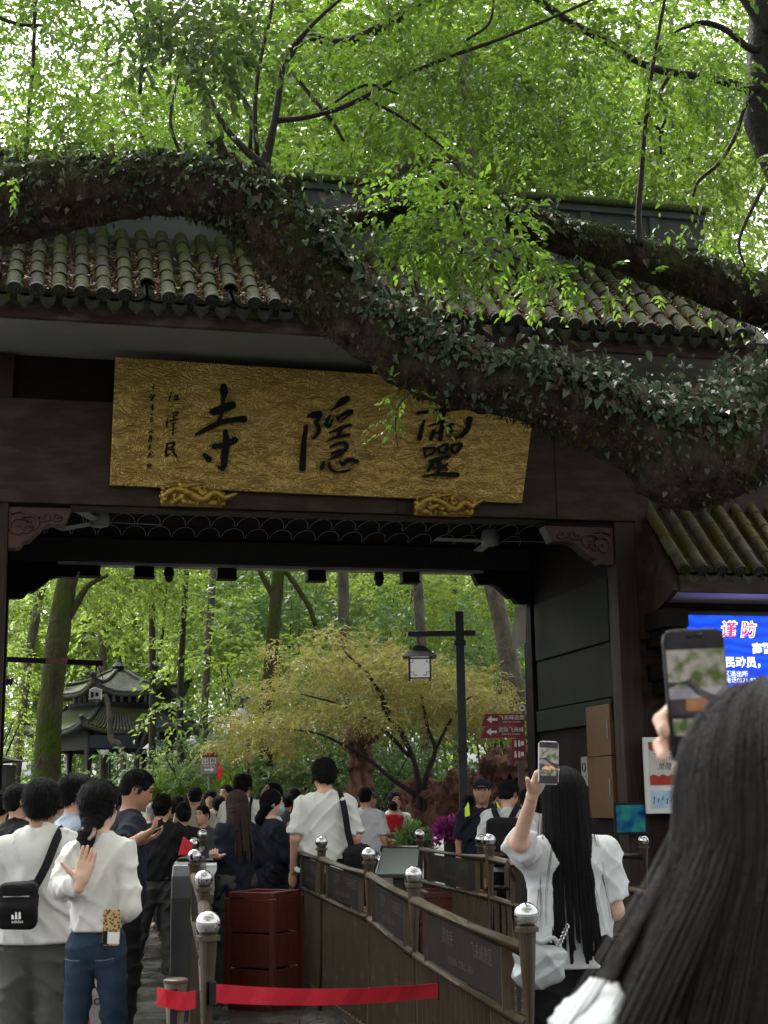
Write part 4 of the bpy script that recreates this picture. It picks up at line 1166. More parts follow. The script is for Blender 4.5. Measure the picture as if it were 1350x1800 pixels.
def keep_some(p, a, g): return g.random(len(p)) < np.clip(vnoise(p, 3.0, 8) * .6 + .3, .05, 1)
LCl, LC2l, LC3l = LC, LC2, LC3
pv = [ivy_on(LCl, LR, 11000, 1, -0.1, 2.3, .072, .12, keep_main), ivy_on(LCl, LR, 6500, 2, 0.4, 2.4, .084, .26, keep_main), ivy_on(LCl, LR, 5200, 5, -1.2, 2.6, .048, .06, keep_some),
      ivy_on(LC2l, LR2, 1500, 3, -.4, 2.2, .065, .10, keep_some), ivy_on(LC3l, LR3, 900, 4, .2, 2.5, .05, .2, keep_some)]
o = link('ivy', mesh_np('ivy', *join(pv), False), IVY, camphor); tag(o, kind='stuff')
# moss tufts, small ferns and bark flakes all round the limbs
def tufts(C, RR, n, seed, size, lo=-1.9, hi=2.6):
    g = np.random.default_rng(seed); T = unit(np.gradient(C, axis=0))
    ii = g.integers(0, len(C) - 1, n); f = g.random(n)[:, None]
    c = C[ii] * (1 - f) + C[ii + 1] * f; t = T[ii]; r = RR[ii]
    upv = unit(np.array([0, 0, 1.0]) - t * t[:, 2:3]); fr = unit(np.cross(t, upv)); fr = np.where(fr[:, 1:2] > 0, -fr, fr)
    a = g.uniform(lo, hi, n); d = fr * np.cos(a)[:, None] + upv * np.sin(a)[:, None]
    p = c + d * (r * g.uniform(.97, 1.03, n))[:, None]
    k = g.random(n) < np.clip(vnoise(p, 4.0, 5) + .5, .05, 1)
    p, d = p[k], d[k]
    L = size * g.uniform(.4, 1.5, len(p))
    return leaves(p, d * .5 + np.array([0, 0, -.5]) + g.normal(0, .5, p.shape), d + g.normal(0, .5, p.shape), L, L * .3, 'diamond', .2, .1)
TUFT = leafmat('moss_tufts', [(0.022, 0.026, 0.010), (0.045, 0.055, 0.015), (0.016, 0.014, 0.009), (0.065, 0.08, 0.02), (0.024, 0.019, 0.012)], (0.06, 0.09, 0.02), .15, .8, .08)
pv = [tufts(LC, LR, 15000, 11, .05), tufts(LC2, LR2, 7000, 12, .045), tufts(LC3, LR3, 3500, 13, .045)]
o = link('moss_tufts', mesh_np('moss_tufts', *join(pv), False), TUFT, camphor); tag(o, kind='stuff')

# leaf clusters given as blobs: (px, py, rx, ry, Y, dY, number of twigs, leaf length)
def blob_sprays(bl, seed, n=9, L=.34, wr=.5, shape='rich', droop=.4, off=None, upb=.8):
    g = np.random.default_rng(seed); parts = []
    for i, (px, py, rx, ry, Y, dY, K, leaf) in enumerate(bl):
        th = g.uniform(0, 2 * PI, K); rr = np.sqrt(g.random(K))
        xs = px + rx * rr * np.cos(th); ys = py + ry * rr * np.sin(th); yy = Y + g.uniform(-dY, dY, K)
        C = np.array([P(x, y, d) for x, y, d in zip(xs, ys, yy)])
        ctr = P(px, py - ry * .7, Y)
        nc = max(2, K // 7); cc = C[:nc]; which = g.integers(0, nc, K)
        C = cc[which] + g.normal(0, .13 * leaf / .085, C.shape) * np.array([1, 1, .6])
        D = unit(C - ctr) + g.normal(0, .6, C.shape) + np.array([0, 0, -.2])
        parts.append(sprays(C, D, L * g.uniform(.6, 1.3, K) * leaf / .085, n, leaf, wr, seed * 31 + i, shape, droop, upb))
    V, F = join(parts)
    if off is not None: V = V - off
    return V, F
near = [(800, 350, 95, 60, 11.8, .35, 60, .085), (760, 400, 85, 60, 11.8, .35, 60, .085), (860, 400, 70, 50, 11.8, .3, 45, .085), (800, 430, 80, 40, 11.8, .3, 40, .08), (850, 450, 50, 35, 11.8, .25, 18, .075), (910, 460, 45, 30, 12, .2, 9, .075),
        (720, 380, 40, 25, 11.8, .2, 14, .08), (960, 480, 40, 30, 12.2, .2, 10, .08), (1010, 470, 60, 25, 12.2, .2, 10, .08), (1080, 500, 60, 25, 12.3, .2, 9, .08), (950, 500, 20, 25, 12.1, .2, 4, .075),
        (700, 704, 30, 10, 10.8, .1, 8, .064), (690, 722, 18, 6, 10.8, .08, 3, .06),
        (1290, 440, 70, 70, 12.6, .3, 32, .08), (1200, 400, 80, 45, 12.6, .3, 26, .08), (15, 322, 14, 6, 10.2, .05, 2, .07)]
o = link('young_foliage', mesh_np('young_foliage', *blob_sprays(near, 21, off=cb), True), LEAFB, camphor)
canopy_near = [(340, 60, 70, 70, 8.5, .6, 71, .074), (300, 30, 60, 50, 8.7, .5, 37, .074), (410, 40, 60, 60, 8.8, .5, 45, .074), (480, 40, 60, 50, 9.5, .5, 30, .074), (385, 100, 60, 40, 9.0, .4, 23, .074),
               (600, 60, 130, 70, 11, .7, 78, .074), (720, 100, 110, 80, 11.2, .7, 85, .074), (850, 60, 130, 80, 11.3, .7, 93, .074), (960, 120, 110, 100, 11.4, .7, 93, .074), (880, 190, 110, 60, 11.6, .6, 78, .074), (700, 220, 110, 60, 11.6, .6, 56, .074),
               (1010, 230, 90, 60, 11.8, .5, 45, .074), (1120, 120, 120, 100, 11.8, .7, 52, .074), (1240, 80, 110, 100, 12.2, .7, 45, .074), (1300, 230, 70, 90, 12.4, .5, 40, .074), (1200, 260, 90, 60, 12.5, .5, 34, .074),
               (130, 90, 130, 90, 11.5, .8, 52, .074), (60, 200, 90, 70, 11.6, .7, 40, .074), (200, 240, 110, 50, 11.4, .6, 52, .074), (300, 250, 90, 50, 11.3, .6, 52, .074), (110, 260, 100, 30, 11.3, .5, 40, .074), (420, 215, 60, 50, 11.3, .4, 15, .074), (560, 230, 60, 60, 11.6, .5, 27, .074),
               (640, -120, 500, 90, 11, 1.2, 160, .09), (100, -110, 260, 80, 10.5, 1.0, 60, .09), (1200, -120, 260, 90, 12, 1.0, 80, .09)]
o = link('dark_foliage', mesh_np('dark_foliage', *blob_sprays(canopy_near[:5], 23, off=cb), True), LEAFD, camphor)
o = link('foliage', mesh_np('foliage', *blob_sprays(canopy_near[5:], 22, off=cb), True), LEAF, camphor)

# ------------------------------------------------------------------ crowns shared by the trees behind
def crown_mesh(name, seed, r=(4, 4, 3.2), nclump=70, K=15, n=10, leaf=.20, wr=.5, L=.6, mat=LEAFBG, droop=.3, shell=.35):
    g = np.random.default_rng(seed)
    d = unit(g.normal(size=(nclump, 3))); rr = (shell + (1 - shell) * g.random(nclump)) [:, None]
    cc = d * rr * np.array(r)
    parts = []
    C = []; D = []
    for i in range(nclump):
        s = g.uniform(.45, 1.0) * r[0] * .19
        q = g.normal(0, 1, (K, 3)) * np.array([s, s, s * .55])
        C.append(cc[i] + q); D.append(unit(q) + d[i] * .5 + g.normal(0, .4, (K, 3)))
    C = np.concatenate(C); D = np.concatenate(D)
    V, F = sprays(C, D, L * g.uniform(.6, 1.3, len(C)), n, leaf, wr, seed + 1, 'diamond', droop, .7)
    me = mesh_np(name, V, F, True); me.materials.append(mat)
    return me
CR = [crown_mesh('crown', 41), crown_mesh('crown', 42, nclump=60), crown_mesh('crown', 43, r=(3.2, 3.2, 4.0), nclump=55)]
CRL = [crown_mesh('crown', 44, mat=LEAF, nclump=62, leaf=.17), crown_mesh('crown', 45, mat=LEAF, nclump=54, leaf=.17)]
SHR = [crown_mesh('foliage', 51, r=(1.3, 1.3, 1.0), nclump=26, K=10, n=9, leaf=.13, wr=.4, L=.4, mat=LEAFSH), crown_mesh('foliage', 52, r=(1.1, 1.1, 1.3), nclump=24, K=10, n=9, leaf=.10, wr=.45, L=.35, mat=LEAFBG)]
for x, y, z, k, sc in ((-6, 8, 13.5, 0, 1.2), (-1, 7, 14.5, 1, 1.2), (4.5, 8, 13.5, 0, 1.2), (-4, 13.5, 15.5, 1, 1.1), (2, 13.5, 16, 0, 1.1), (-5, -1, 12, 1, 1.3), (1.5, -3, 13, 0, 1.3), (7, 0, 12, 1, 1.3), (-2, -10, 11, 0, 1.3), (5, -11, 11, 1, 1.3)):  # unseen crowns above and behind the camera, added to shade the gate and roof
    o = link('crown', CRL[k], None, camphor); o.location = np.array([x, y, z]) - cb; o.scale = (sc, sc, sc * .8); o.rotation_euler = (0, 0, x)
def tree(label, trunk, Y, crowns, mat, name='tree', group=None, limbs=()):
    """trunk [(px, py, r_px)] from the ground up; crowns [(mesh, px, py, Y, scale(3), rz)]"""
    p, r = pxpath([(*q, Y) for q in trunk])
    p[0][2] = -0.1
    b = np.array([p[0][0], p[0][1], 0])
    t = empty(name, tuple(b), 0, label=label, cat='tree', group=group)
    bark_obj('trunk', [q - b for q in p], r, mat, t, n=12, amp=.07, fr=4, seed=R.randrange(999))
    for l in limbs:
        p, r = pxpath([(*q, Y) for q in l])
        bark_obj('limb', [q - b for q in p], r, mat, t, n=7, amp=.08, seed=R.randrange(999), sub=5)
    for me, px, py, cy, sc, rz in crowns:
        o = link('crown', me, None, t)
        o.location = P(px, py, cy) - b; o.scale = sc if hasattr(sc, '__len__') else (sc, sc, sc); o.rotation_euler = (0, 0, rz)
    return t
tree('mossy leaning trunk behind the gate, nearest the hanging white box', [(86, 1420, 25), (84, 1330, 23), (88, 1250, 21), (95, 1180, 21), (104, 1110, 20), (114, 1040, 19), (130, 960, 18), (160, 700, 18), (150, 300, 12)], 22,
     [(CR[0], 180, 960, 25, .5, 0), (CR[1], 20, 400, 26, .8, 1.2), (CRL[0], 60, 60, 23, .75, 2.2)], m_mossbark, limbs=[[(110, 1100, 9), (135, 1060, 7), (155, 1030, 5), (190, 1010, 3)]])
tree('slim brown trunk leaning at the passage edge, with the mossy trunk in front', [(15, 1400, 8), (45, 1200, 8), (60, 1100, 8), (75, 1020, 8), (90, 940, 7), (120, 500, 6)], 27, [(CR[2], -60, 1100, 31, .45, .4)], m_greybark)
tree('straight slender dark trunk rising behind the two-tier pavilion roof edge', [(270, 1410, 7), (268, 1300, 6.5), (268, 1180, 6), (267, 1010, 5.5), (268, 800, 5), (250, 200, 4)], 30, [(CR[1], 300, 1000, 34, .8, .9), (CRL[1], 400, 270, 31, .9, 1.9)], m_barkd)
tree('thin pale brown trunk just past the slender dark one, above the exit sign', [(352, 1410, 7), (356, 1320, 7), (362, 1200, 6.5), (368, 1100, 6.5), (376, 1000, 6), (390, 800, 5), (380, 300, 4)], 29, [(CR[0], 460, 1050, 36, .75, 2.4), (CRL[0], 480, 180, 30, 1.1, .3)], m_greybark)
tree('mossy upright trunk rising behind the left edge of the maple', [(462, 1400, 13), (468, 1280, 12), (474, 1180, 12), (482, 1090, 11.5), (490, 1000, 11), (500, 800, 10), (520, 300, 8)], 25, [(CR[2], 420, 1080, 33, .6, 1.0), (CRL[1], 640, 200, 26, 1.15, .8)], m_mossbark,
     limbs=[[(486, 1060, 6), (465, 1020, 5), (445, 980, 4)], [(500, 1000, 5), (540, 1060, 5), (555, 1100, 4)]])
tree('grey straight trunk standing behind the top of the maple', [(606, 1400, 11), (605, 1250, 10.5), (604, 1110, 10), (603, 1000, 10), (600, 800, 9), (640, 300, 8)], 26, [(CR[0], 620, 1010, 36, .8, 0), (CRL[0], 740, 120, 27, 1.0, 2.6)], m_greybark)
tree('dark grey trunk behind the hanging lantern', [(752, 1410, 10), (748, 1300, 9.5), (742, 1150, 9), (733, 1010, 9), (725, 800, 8), (740, 300, 7)], 25, [(CR[1], 760, 1080, 34, .7, 1.6), (CRL[1], 1060, 180, 26, .95, 2.0)], m_greybark)
tree('thick bent trunk with a bulging elbow beside the passage column', [(960, 1420, 25), (940, 1300, 24), (905, 1215, 22), (892, 1150, 17), (880, 1090, 15), (862, 1020, 14), (840, 900, 13), (830, 500, 12), (822, 260, 14), (815, 100, 11)], 23, [(CR[2], 900, 1120, 30, .55, .3), (CRL[0], 900, 280, 24, .9, 1.0), (CRL[1], 1280, 150, 26, .85, .2)], m_greybark,
     limbs=[[(905, 1215, 18), (880, 1222, 16), (868, 1205, 8)], [(822, 310, 13), (800, 277, 14), (750, 276, 14), (705, 296, 13), (650, 326, 11), (590, 328, 9)]])
tree('short dark trunk beside the yellow wall and the pavilion', [(320, 1410, 7), (318, 1330, 6.5), (316, 1240, 6), (322, 1100, 5.5), (330, 960, 5), (335, 820, 4.5)], 27, [(CR[0], 350, 1120, 44, .5, 1.1)], m_barkd)
tree('dark crooked trunk leaning in front of the pavilion steps', [(228, 1410, 5), (215, 1330, 5), (196, 1300, 5), (192, 1250, 4.5), (185, 1225, 4), (170, 1235, 3)], 31, [], m_greybark)
tree('dark forked trunk just beyond the pavilion corner', [(245, 1410, 5), (240, 1350, 5), (250, 1310, 4), (262, 1270, 3.5), (270, 1200, 3), (285, 1120, 2.5), (292, 1040, 2), (296, 960, 1.5)], 32, [(CR[1], 240, 1060, 48, .9, 3)], m_barkd)
# trees whose trunks hide, closing the view
for i, (me, px, py, Y, sc, lab) in enumerate(((CR[0], 60, 1050, 47, 1.1, 'leafy tree at the passage edge behind the mossy trunk'), (CR[1], 330, 1120, 50, 1.2, 'bright tree filling the gap above the pavilion'), (CR[2], 520, 1120, 42, .9, 'tall leafy tree beyond the maple, over its yellow edge'),
        (CR[0], 700, 1130, 44, 1.0, 'broad tree deep in the wood behind the lantern'), (CR[1], 860, 1110, 40, .9, 'broad tree deep in the wood by the passage column'), (CR[2], 150, 1130, 46, 1.1, 'pale green tree rising behind the pavilion'), (CR[0], 1150, 340, 32, .9, 'tree crown over the ticket house end of the gate roof'), (CR[2], 800, 340, 34, 1.0, 'tree crown directly behind the roof ridge'), (CRL[1], 180, 210, 36, 1.0, 'tree crown just above the arching limb'), (CRL[0], 600, 230, 38, 1.2, 'tree crown between the limb shoots and the young leaves'), (CRL[1], 1180, 60, 38, 1.0, 'tree crown behind the long crossing branch'), (CR[1], 690, 110, 46, 1.3, 'deep tree crown behind the curved mossy limb'), (CR[0], 1010, 190, 47, 1.3, 'deep tree crown behind the upright shoot over the ridge'), (CR[2], 1260, 270, 46, 1.2, 'deep tree crown behind the end of the roof ridge'), (CR[1], 450, 190, 48, 1.1, 'deep tree crown behind the limb shoots'), (CR[0], 900, 20, 38, .9, 'tree crown high above the hanging young leaves'))):
    tree(lab, [(px, 1410, 8), (px + 4, 1250, 7), (px - 3, 1000, 7), (px, py - 60 if py < 900 else 900, 5)], Y, [(me, px, py, Y, sc, R.uniform(0, 6))], m_greybark, group='background trees')
# hanging leafy mass of the hillside, too far to tell apart
g_ = np.random.default_rng(5)
K_ = 6000
C_ = np.stack([g_.uniform(-15, 16, K_), 57 + g_.normal(0, 1.5, K_), g_.uniform(0, 1, K_) ** .8 * 17], 1); C_[:, 1] += C_[:, 2] * .25
C_[:, 1] += 2.2 * vnoise(C_, .7, 4)
o = link('hillside_wood', mesh_np('hillside_wood', *sprays(C_, g_.normal(size=(K_, 3)) + np.array([0, -1, .2]), .9, 9, .36, .55, 6), True), LEAFBG)
tag(o, 'distant green hillside wood behind the trees', 'wood', kind='stuff')
# shrubs
SHL = [(390, 1340, 26, 1.3, 0, 'round green shrub below the exit sign'), (440, 1200, 27, 1.5, 1, 'blue-green shrub mass behind the maple edge'), (560, 1330, 24, 1.2, 0, 'shrub under the maple in front of the red rocks'), (640, 1190, 27, 1.4, 0, 'tall dark shrub behind the middle of the maple'), (700, 1330, 25, 1.2, 0, 'dark shrub behind the maple stems'),
       (790, 1180, 28, 1.4, 0, 'tall shrub behind the lamp post'), (850, 1290, 26, 1.1, 1, 'pale shrub behind the red direction boards'), (-25, 1190, 25, 1.0, 1, 'leafy shrub by the passage edge, level with the hanging bar'), (-5, 1300, 25, .7, 1, 'low leafy shrub by the passage edge beside the mossy trunk'), (130, 1340, 44, 1.5, 0, 'shrub behind the pavilion posts'), (210, 1330, 46, 1.6, 1, 'shrub seen through the pavilion'), (300, 1368, 28, .5, 1, 'bright shrub beside the dark short trunk'), (470, 1350, 25, .9, 1, 'leafy shrub behind the man looking up'), (890, 1180, 26, 1.1, 0, 'shrub below the bent trunk'), (330, 1365, 24, .7, 0, 'low shrub behind the man in beige'), (650, 1370, 23, .8, 0, 'low shrub at the foot of the red rocks'), (520, 1060, 30, 1.4, 0, 'high leafy bush between the mossy and the grey trunk'), (700, 1060, 30, 1.4, 1, 'high leafy bush above the lantern')]
for px, py, Y, sc, k, lab in SHL:
    c = P(px, py, Y); t = empty('shrub', (c[0], c[1], 0), 0, label=lab, cat='shrub', group='shrubs behind the gate')
    o = link('foliage', SHR[k], None, t); o.location = (0, 0, c[2]); o.scale = (sc, sc, sc); o.rotation_euler = (0, 0, R.uniform(0, 6))
    st = MB()
    for q in range(4):
        st.tube([(R.uniform(-.2, .2), R.uniform(-.2, .2), 0), (R.uniform(-.4, .4), R.uniform(-.4, .4), c[2] * .6), (R.uniform(-.6, .6), R.uniform(-.5, .5), c[2] + .3)], [.035, .025, .01], 5)
    st.build('stems', m_barkd, t, smooth=True)

# ------------------------------------------------------------------ yellowing maple
mc = P(735, 1400, 20.5); mb0 = np.array([mc[0], mc[1], 0])
maple = empty('maple_tree', tuple(mb0), 0, label='spreading yellow-green maple with layered feathery sprays behind the gate', cat='tree')
MST = [[(738, 1440, 7), (735, 1380, 6), (725, 1330, 5), (690, 1260, 4), (650, 1190, 3), (610, 1150, 2), (590, 1120, 1.5)], [(745, 1440, 6), (748, 1370, 5), (765, 1320, 4), (752, 1280, 3), (740, 1220, 2.5)], [(720, 1330, 4), (670, 1280, 3), (600, 1240, 2), (530, 1220, 1.5)], [(700, 1285, 3), (672, 1240, 3), (680, 1200, 2), (690, 1160, 1.5)], [(735, 1400, 5), (690, 1370, 4), (640, 1330, 3), (560, 1290, 2), (480, 1280, 1.5)], [(752, 1350, 3), (790, 1270, 2.5), (830, 1220, 2)]]
for l in MST:
    p, r = pxpath([(*q, 20.5) for q in l]); p[0][2] = max(p[0][2], -.1)
    bark_obj('stem', [q - mb0 for q in p], r, m_barkd, maple, n=7, amp=.06, seed=R.randrange(99), sub=5)
PADS = []
gm = np.random.default_rng(77)
for i in range(92):
    # dome outline from the photograph: wide to the left and low, high in the middle
    x = gm.uniform(425, 905)
    topy = np.interp(x, [420, 480, 520, 580, 640, 700, 800, 900], [1310, 1210, 1150, 1115, 1130, 1150, 1180, 1215])
    boty = np.interp(x, [420, 500, 600, 700, 800, 900], [1330, 1320, 1290, 1265, 1270, 1290])
    y = topy + (boty - topy) * gm.random() ** 1.2
    PADS.append((x, y, gm.uniform(34, 78), gm.uniform(4, 8), 21.2 + gm.uniform(-1.2, 1.6), gm.uniform(.3, .7), int(gm.uniform(34, 60)), .072))
o = link('foliage', mesh_np('foliage', *blob_sprays(PADS, 78, n=9, L=.26, wr=.36, shape='diamond', droop=.18, off=mb0, upb=1.3), True), LEAFMAP, maple)
# ================================================================== wet paved ground
def wet_mat(name, c1, c2, sc, r1, r2):
    m = M(name, c1, c2, scale=sc, rough=r1, rough2=r2, bump=.25, bscale=30, spec=.6, objrand=.25)
    return m
m_joint = M('paving_joint', (.035, .034, .03), (.05, .048, .042), scale=4, rough=.35, rough2=.6, spec=.6)
m_slab = wet_mat('wet_slab', (.050, .050, .047), (.085, .083, .076), 2.5, .08, .32)
gsheet = MB().add([(-220, -30, 0), (220, -30, 0), (220, 500, 0), (-220, 500, 0)], [(0, 1, 2, 3)]).build('ground', m_joint)
tag(gsheet, kind='structure')
sl = MB().box((-.298, -.146, .001), (.298, .146, .012)).mesh('paving_slab'); sl.materials.append(m_slab)
for j in range(38):
    for i in range(7):
        o = link('paving_slab', sl, None, gsheet)
        o.location = (-3.35 + i * .602 + (.3 if j % 2 else 0), 4.6 + j * .298, R.uniform(-.002, .002)); o.rotation_euler = (R.uniform(-.004, .004), R.uniform(-.004, .004), 0)
far = MB()
for j in range(60):
    for i in range(14):
        x = -4.2 + i * .9 + (.45 if j % 2 else 0); y = 16 + j * .45
        far.box((x - .44, y - .218, .001), (x + .44, y + .218, .010 + R.uniform(0, .002)))
for j in range(24):
    for i in range(5):
        x = 1.05 + i * .602 + (.3 if j % 2 else 0); y = 4.75 + j * .45
        far.box((x - .295, y - .218, .001), (x + .295, y + .218, .010 + R.uniform(0, .002)))
o = far.build('paving_slabs', m_slab, gsheet); tag(o, kind='stuff')

# ================================================================== railings
m_rail = M('bronze_paint', (.040, .026, .013), (.055, .038, .020), scale=5, rough=.34, rough2=.5, spec=.35, bump=.08, bscale=60, c3=(.075, .065, .05), s3=7, t3=(.62, .72))
m_steel = M('polished_steel', (.5, .5, .5), (.42, .42, .43), scale=9, rough=.06, metal=1.0)
m_panel = M('engraved_panel', (.014, .011, .009), (.02, .016, .013), scale=6, rough=.65, spec=.08)
m_engr = M('engraved_letters', (.05, .045, .037), (.04, .036, .03), rough=.6)
ball = MB().sph((0, 0, 0), 1.0, 20, 14).mesh('ball', True); ball.materials.append(m_steel)
def railing(posts, label, r=.047, bars=True, pr=.036, texts=(), group=None, capped=True, endbars=True):
    p0 = posts[0]
    b = np.array([p0[0], p0[1], 0.0])
    t = empty('railing', tuple(b), 0, label=label, cat='railing', group=group)
    for q in posts:
        x, y, z = np.array(q) - b
        o = MB().tube([(x, y, 0), (x, y, z - r * .8)], pr, 14).build('post', m_rail, t, smooth=True); smooth_by_angle(o)
        s = link('ball', ball, None, o); s.location = (x, y, z); s.scale = (r, r, r)
        MB().lathe([(pr * 1.25, z - r * 1.3), (pr * 1.25, z - r * .95), (pr * .8, z - r * .8)], 14, (x, y, 0)).build('collar', m_rail, o)
    for k, (a, c) in enumerate(zip(posts, posts[1:])):
        a = np.array(a) - b; c = np.array(c) - b
        d = (c - a); L = np.linalg.norm(d[:2]); u = d / L
        za, zc = a[2] - .13, c[2] - .13
        A = np.array([a[0], a[1], za]); C_ = np.array([c[0], c[1], zc])
        e = np.array([d[0], d[1], 0]) / L * pr * .9
        o = MB().tube([A + e, C_ - e], .030, 12).build('top_rail', m_rail, t, smooth=True)
        dn = np.array([0, 0, -.27])
        MB().tube([A + e + dn, C_ - e + dn], .024, 12).build('middle_rail', m_rail, t, smooth=True)
        lo = lambda f, z: np.array([a[0] + d[0] * f, a[1] + d[1] * f, z])
        MB().bar(lo(pr / L, .10), lo(1 - pr / L, .10), .04, .05).build('bottom_rail', m_rail, t)
        # name panel between two short stiles
        pm = MB().bar((A * .83 + C_ * .17) + dn * .5, (A * .17 + C_ * .83) + dn * .5, .012, .215).build('panel', m_panel, t)
        for f in (.15, .85):
            m_ = A * (1 - f) + C_ * f
            MB().bar(m_ + (0, 0, -.02), m_ + dn, .035, .035).build('stile', m_rail, t)
        ang = math.atan2(d[1], d[0])
        for fx, tx, sz, dz in texts:
            side = -1 if math.cos(ang) > 0 else 1
            m_ = A * (1 - fx) + C_ * fx + dn * .5 + np.array([0, 0, dz])
            nrm_ = np.array([d[1], -d[0], 0]) / L * .009
            rz = ang
            if nrm_[1] > 0 or (abs(nrm_[1]) < .004 and nrm_[0] > 0): nrm_ = -nrm_; rz = ang + PI
            writing('panel_text', tx, sz, m_engr, pm, tuple(m_ + nrm_), (PI / 2, 0, rz))
        if bars:
            n = max(3, int(L / .105))
            for i in range(1, n):
                f = i / n
                if abs(f - 0) < .02: continue
                top = A * (1 - f) + C_ * f + dn
                MB().bar(lo(f, .12), top, .026, .026, (1, 0, 0)).build('bar', m_rail, t)
    return t
def ppt(px, py, Y): return tuple(P(px, py, Y))
TX = ((.32, '飞来峰景区', .075, .04), (.62, '灵隐寺', .075, .04), (.5, 'LINGYIN  SCENIC  AREA', .045, -.05))
railing([ppt(925, 1608, 5.5), ppt(727, 1538, 7.6), ppt(648, 1502, 9.4), ppt(565, 1480, 11.0), ppt(526, 1471, 12.3)], 'long bronze railing with steel ball posts running from the bag to the passage', texts=TX)
railing([ppt(366, 1623, 5.45), ppt(358, 1545, 7.6), ppt(342, 1505, 9.7), ppt(341, 1483, 11.8), ppt(356, 1467, 13.8)], 'row of bronze posts with steel balls seen end on, beside the red belt', bars=True)
railing([ppt(1190, 1540, 8.0), ppt(860, 1477, 10.4), ppt(738, 1467, 13.0)], 'bronze railing in front of the guard with engraved name panels', texts=TX)
railing([ppt(1131, 1478, 12.6), ppt(845, 1476, 12.4)], 'bronze railing by the gate column, behind the woman raising her phone', bars=True)

# ---- red belt barrier
m_belt = M('red_webbing', (.50, .006, .022), (.42, .005, .018), scale=40, rough=.7, stretch=(1, 1, 6), bump=.3, bscale=160)
m_beige = M('brown_metal', (.16, .125, .09), (.13, .10, .075), scale=5, rough=.35, metal=.3)
bp = P(309, 1728, 5.25)
bs = empty('belt_post', (bp[0], bp[1], 0), 0, label='short brown belt post with black slot and red webbing', cat='post')
zt = bp[2]
o = MB().tube([(0, 0, 0), (0, 0, zt)], .041, 18).build('body', m_beige, bs, smooth=True); smooth_by_angle(o)
MB().lathe([(.041, zt), (.044, zt + .003), (.044, zt + .012), (.036, zt + .016)], 18).build('top_cap', m_rail, bs)
MB().box((-.012, -.046, zt - .16), (.012, -.038, zt - .015)).build('slot', m_black, bs)
MB().lathe([(.16, 0), (.16, .012), (.05, .03)], 20).build('base', m_rail, bs)
def ribbon(name, pts, h, mat, parent, th=.003, fold=None):
    mb = MB(); vs = []; fs = []
    for i, p in enumerate(pts):
        p = np.array(p); d = np.array(pts[min(i + 1, len(pts) - 1)]) - np.array(pts[max(i - 1, 0)]); n = np.array([d[1], -d[0], 0]); n /= np.linalg.norm(n)
        tl = (fold[i] if fold else 0)
        for s in (-1, 1):
            for e in (-1, 1):
                vs.append(p + np.array([0, 0, s * h / 2]) + n * (e * th / 2 + tl * s))
    for i in range(len(pts) - 1):
        b = i * 4
        fs += [(b, b + 4, b + 6, b + 2), (b + 1, b + 3, b + 7, b + 5), (b + 2, b + 6, b + 7, b + 3), (b, b + 1, b + 5, b + 4)]
    fs += [(0, 2, 3, 1), (len(vs) - 4, len(vs) - 3, len(vs) - 1, len(vs) - 2)]
    return mb.add(vs, fs).build(name, mat, parent, smooth=False)
belt = empty('belt', tuple(P(300, 1757, 5.2)), 0, label='bright red belt stretched from the belt post to the long railing', cat='belt')
bo = np.array(belt.location)
q = [P(276, 1752, 5.20), P(292, 1755, 5.16), P(310, 1759, 5.17), P(326, 1760, 5.22), P(343, 1757, 5.34)]
ribbon('short_length', [p - bo for p in q], .062, m_belt, belt, fold=[0, .004, -.004, .003, 0])
q = [P(375 + (772 - 375) * f, 1746 - 5 * f + 9 * math.sin(PI * f), 5.42 + 1.6 * f) for f in np.linspace(0, 1, 26)]
ribbon('long_length', [p - bo for p in q], .066, m_belt, belt, fold=[.004 * math.sin(i * .9) + .003 * math.sin(i * 2.1) for i in range(26)])
for q_ in (P(374, 1746, 5.415), P(773, 1741, 7.02)):
    q_ = q_ - bo; MB().box(q_ - np.array([.012, .01, .042]), q_ + np.array([.012, .012, .042])).build('clip', m_black, belt, bevel=.004)

# ---- red wooden waste bin
m_redwood = M('red_lacquer_wood', (.088, .018, .010), (.058, .012, .007), scale=4, rough=.3, rough2=.42, stretch=(8, 8, .7), bump=.12, coat=.2)
def bin_(px, Y, w, h, rz, label, d=None):
    x, y = ground(px, Y)
    t = empty('waste_bin', (x, y, 0), rz, label=label, cat='bin', group='red wooden bins')
    d = d or w
    W = w / 2; D_ = d / 2
    for k in range(3):
        z0 = .06 + (h - .1) * k / 3; z1 = .06 + (h - .1) * (k + 1) / 3 - .012
        MB().box((-W + .012, -D_ + .012, z0), (W - .012, D_ - .012, z1)).build('panel', m_redwood, t, bevel=.006)
    MB().box((-W, -D_, 0), (W, D_, .055)).build('plinth', m_redwood, t, bevel=.006)
    for (x0, x1, y0, y1) in ((-W, W, -D_, -D_ + .05), (-W, W, D_ - .05, D_), (-W, -W + .05, -D_ + .051, D_ - .051), (W - .05, W, -D_ + .051, D_ - .051)):
        MB().box((x0, y0, h - .045), (x1, y1, h)).build('rim', m_redwood, t, bevel=.005)
    for sx in (-1, 1):
        for sy in (-1, 1):
            MB().box((sx * W - .02, sy * D_ - .02, .056), (sx * W + .02, sy * D_ + .02, h - .046)).build('corner_post', m_redwood, t, bevel=.004)
    MB().box((-W + .06, -D_ + .06, h - .12), (W - .06, D_ - .06, h - .06)).build('inside', m_black, t)
    return t
bin_(466, 11.2, .40, .86, -.50, 'red lacquered wooden bin at the end of the ball post row')
bin_(790, 11.9, .50, .80, .1, 'red wooden bin behind the railing, by the lectern')

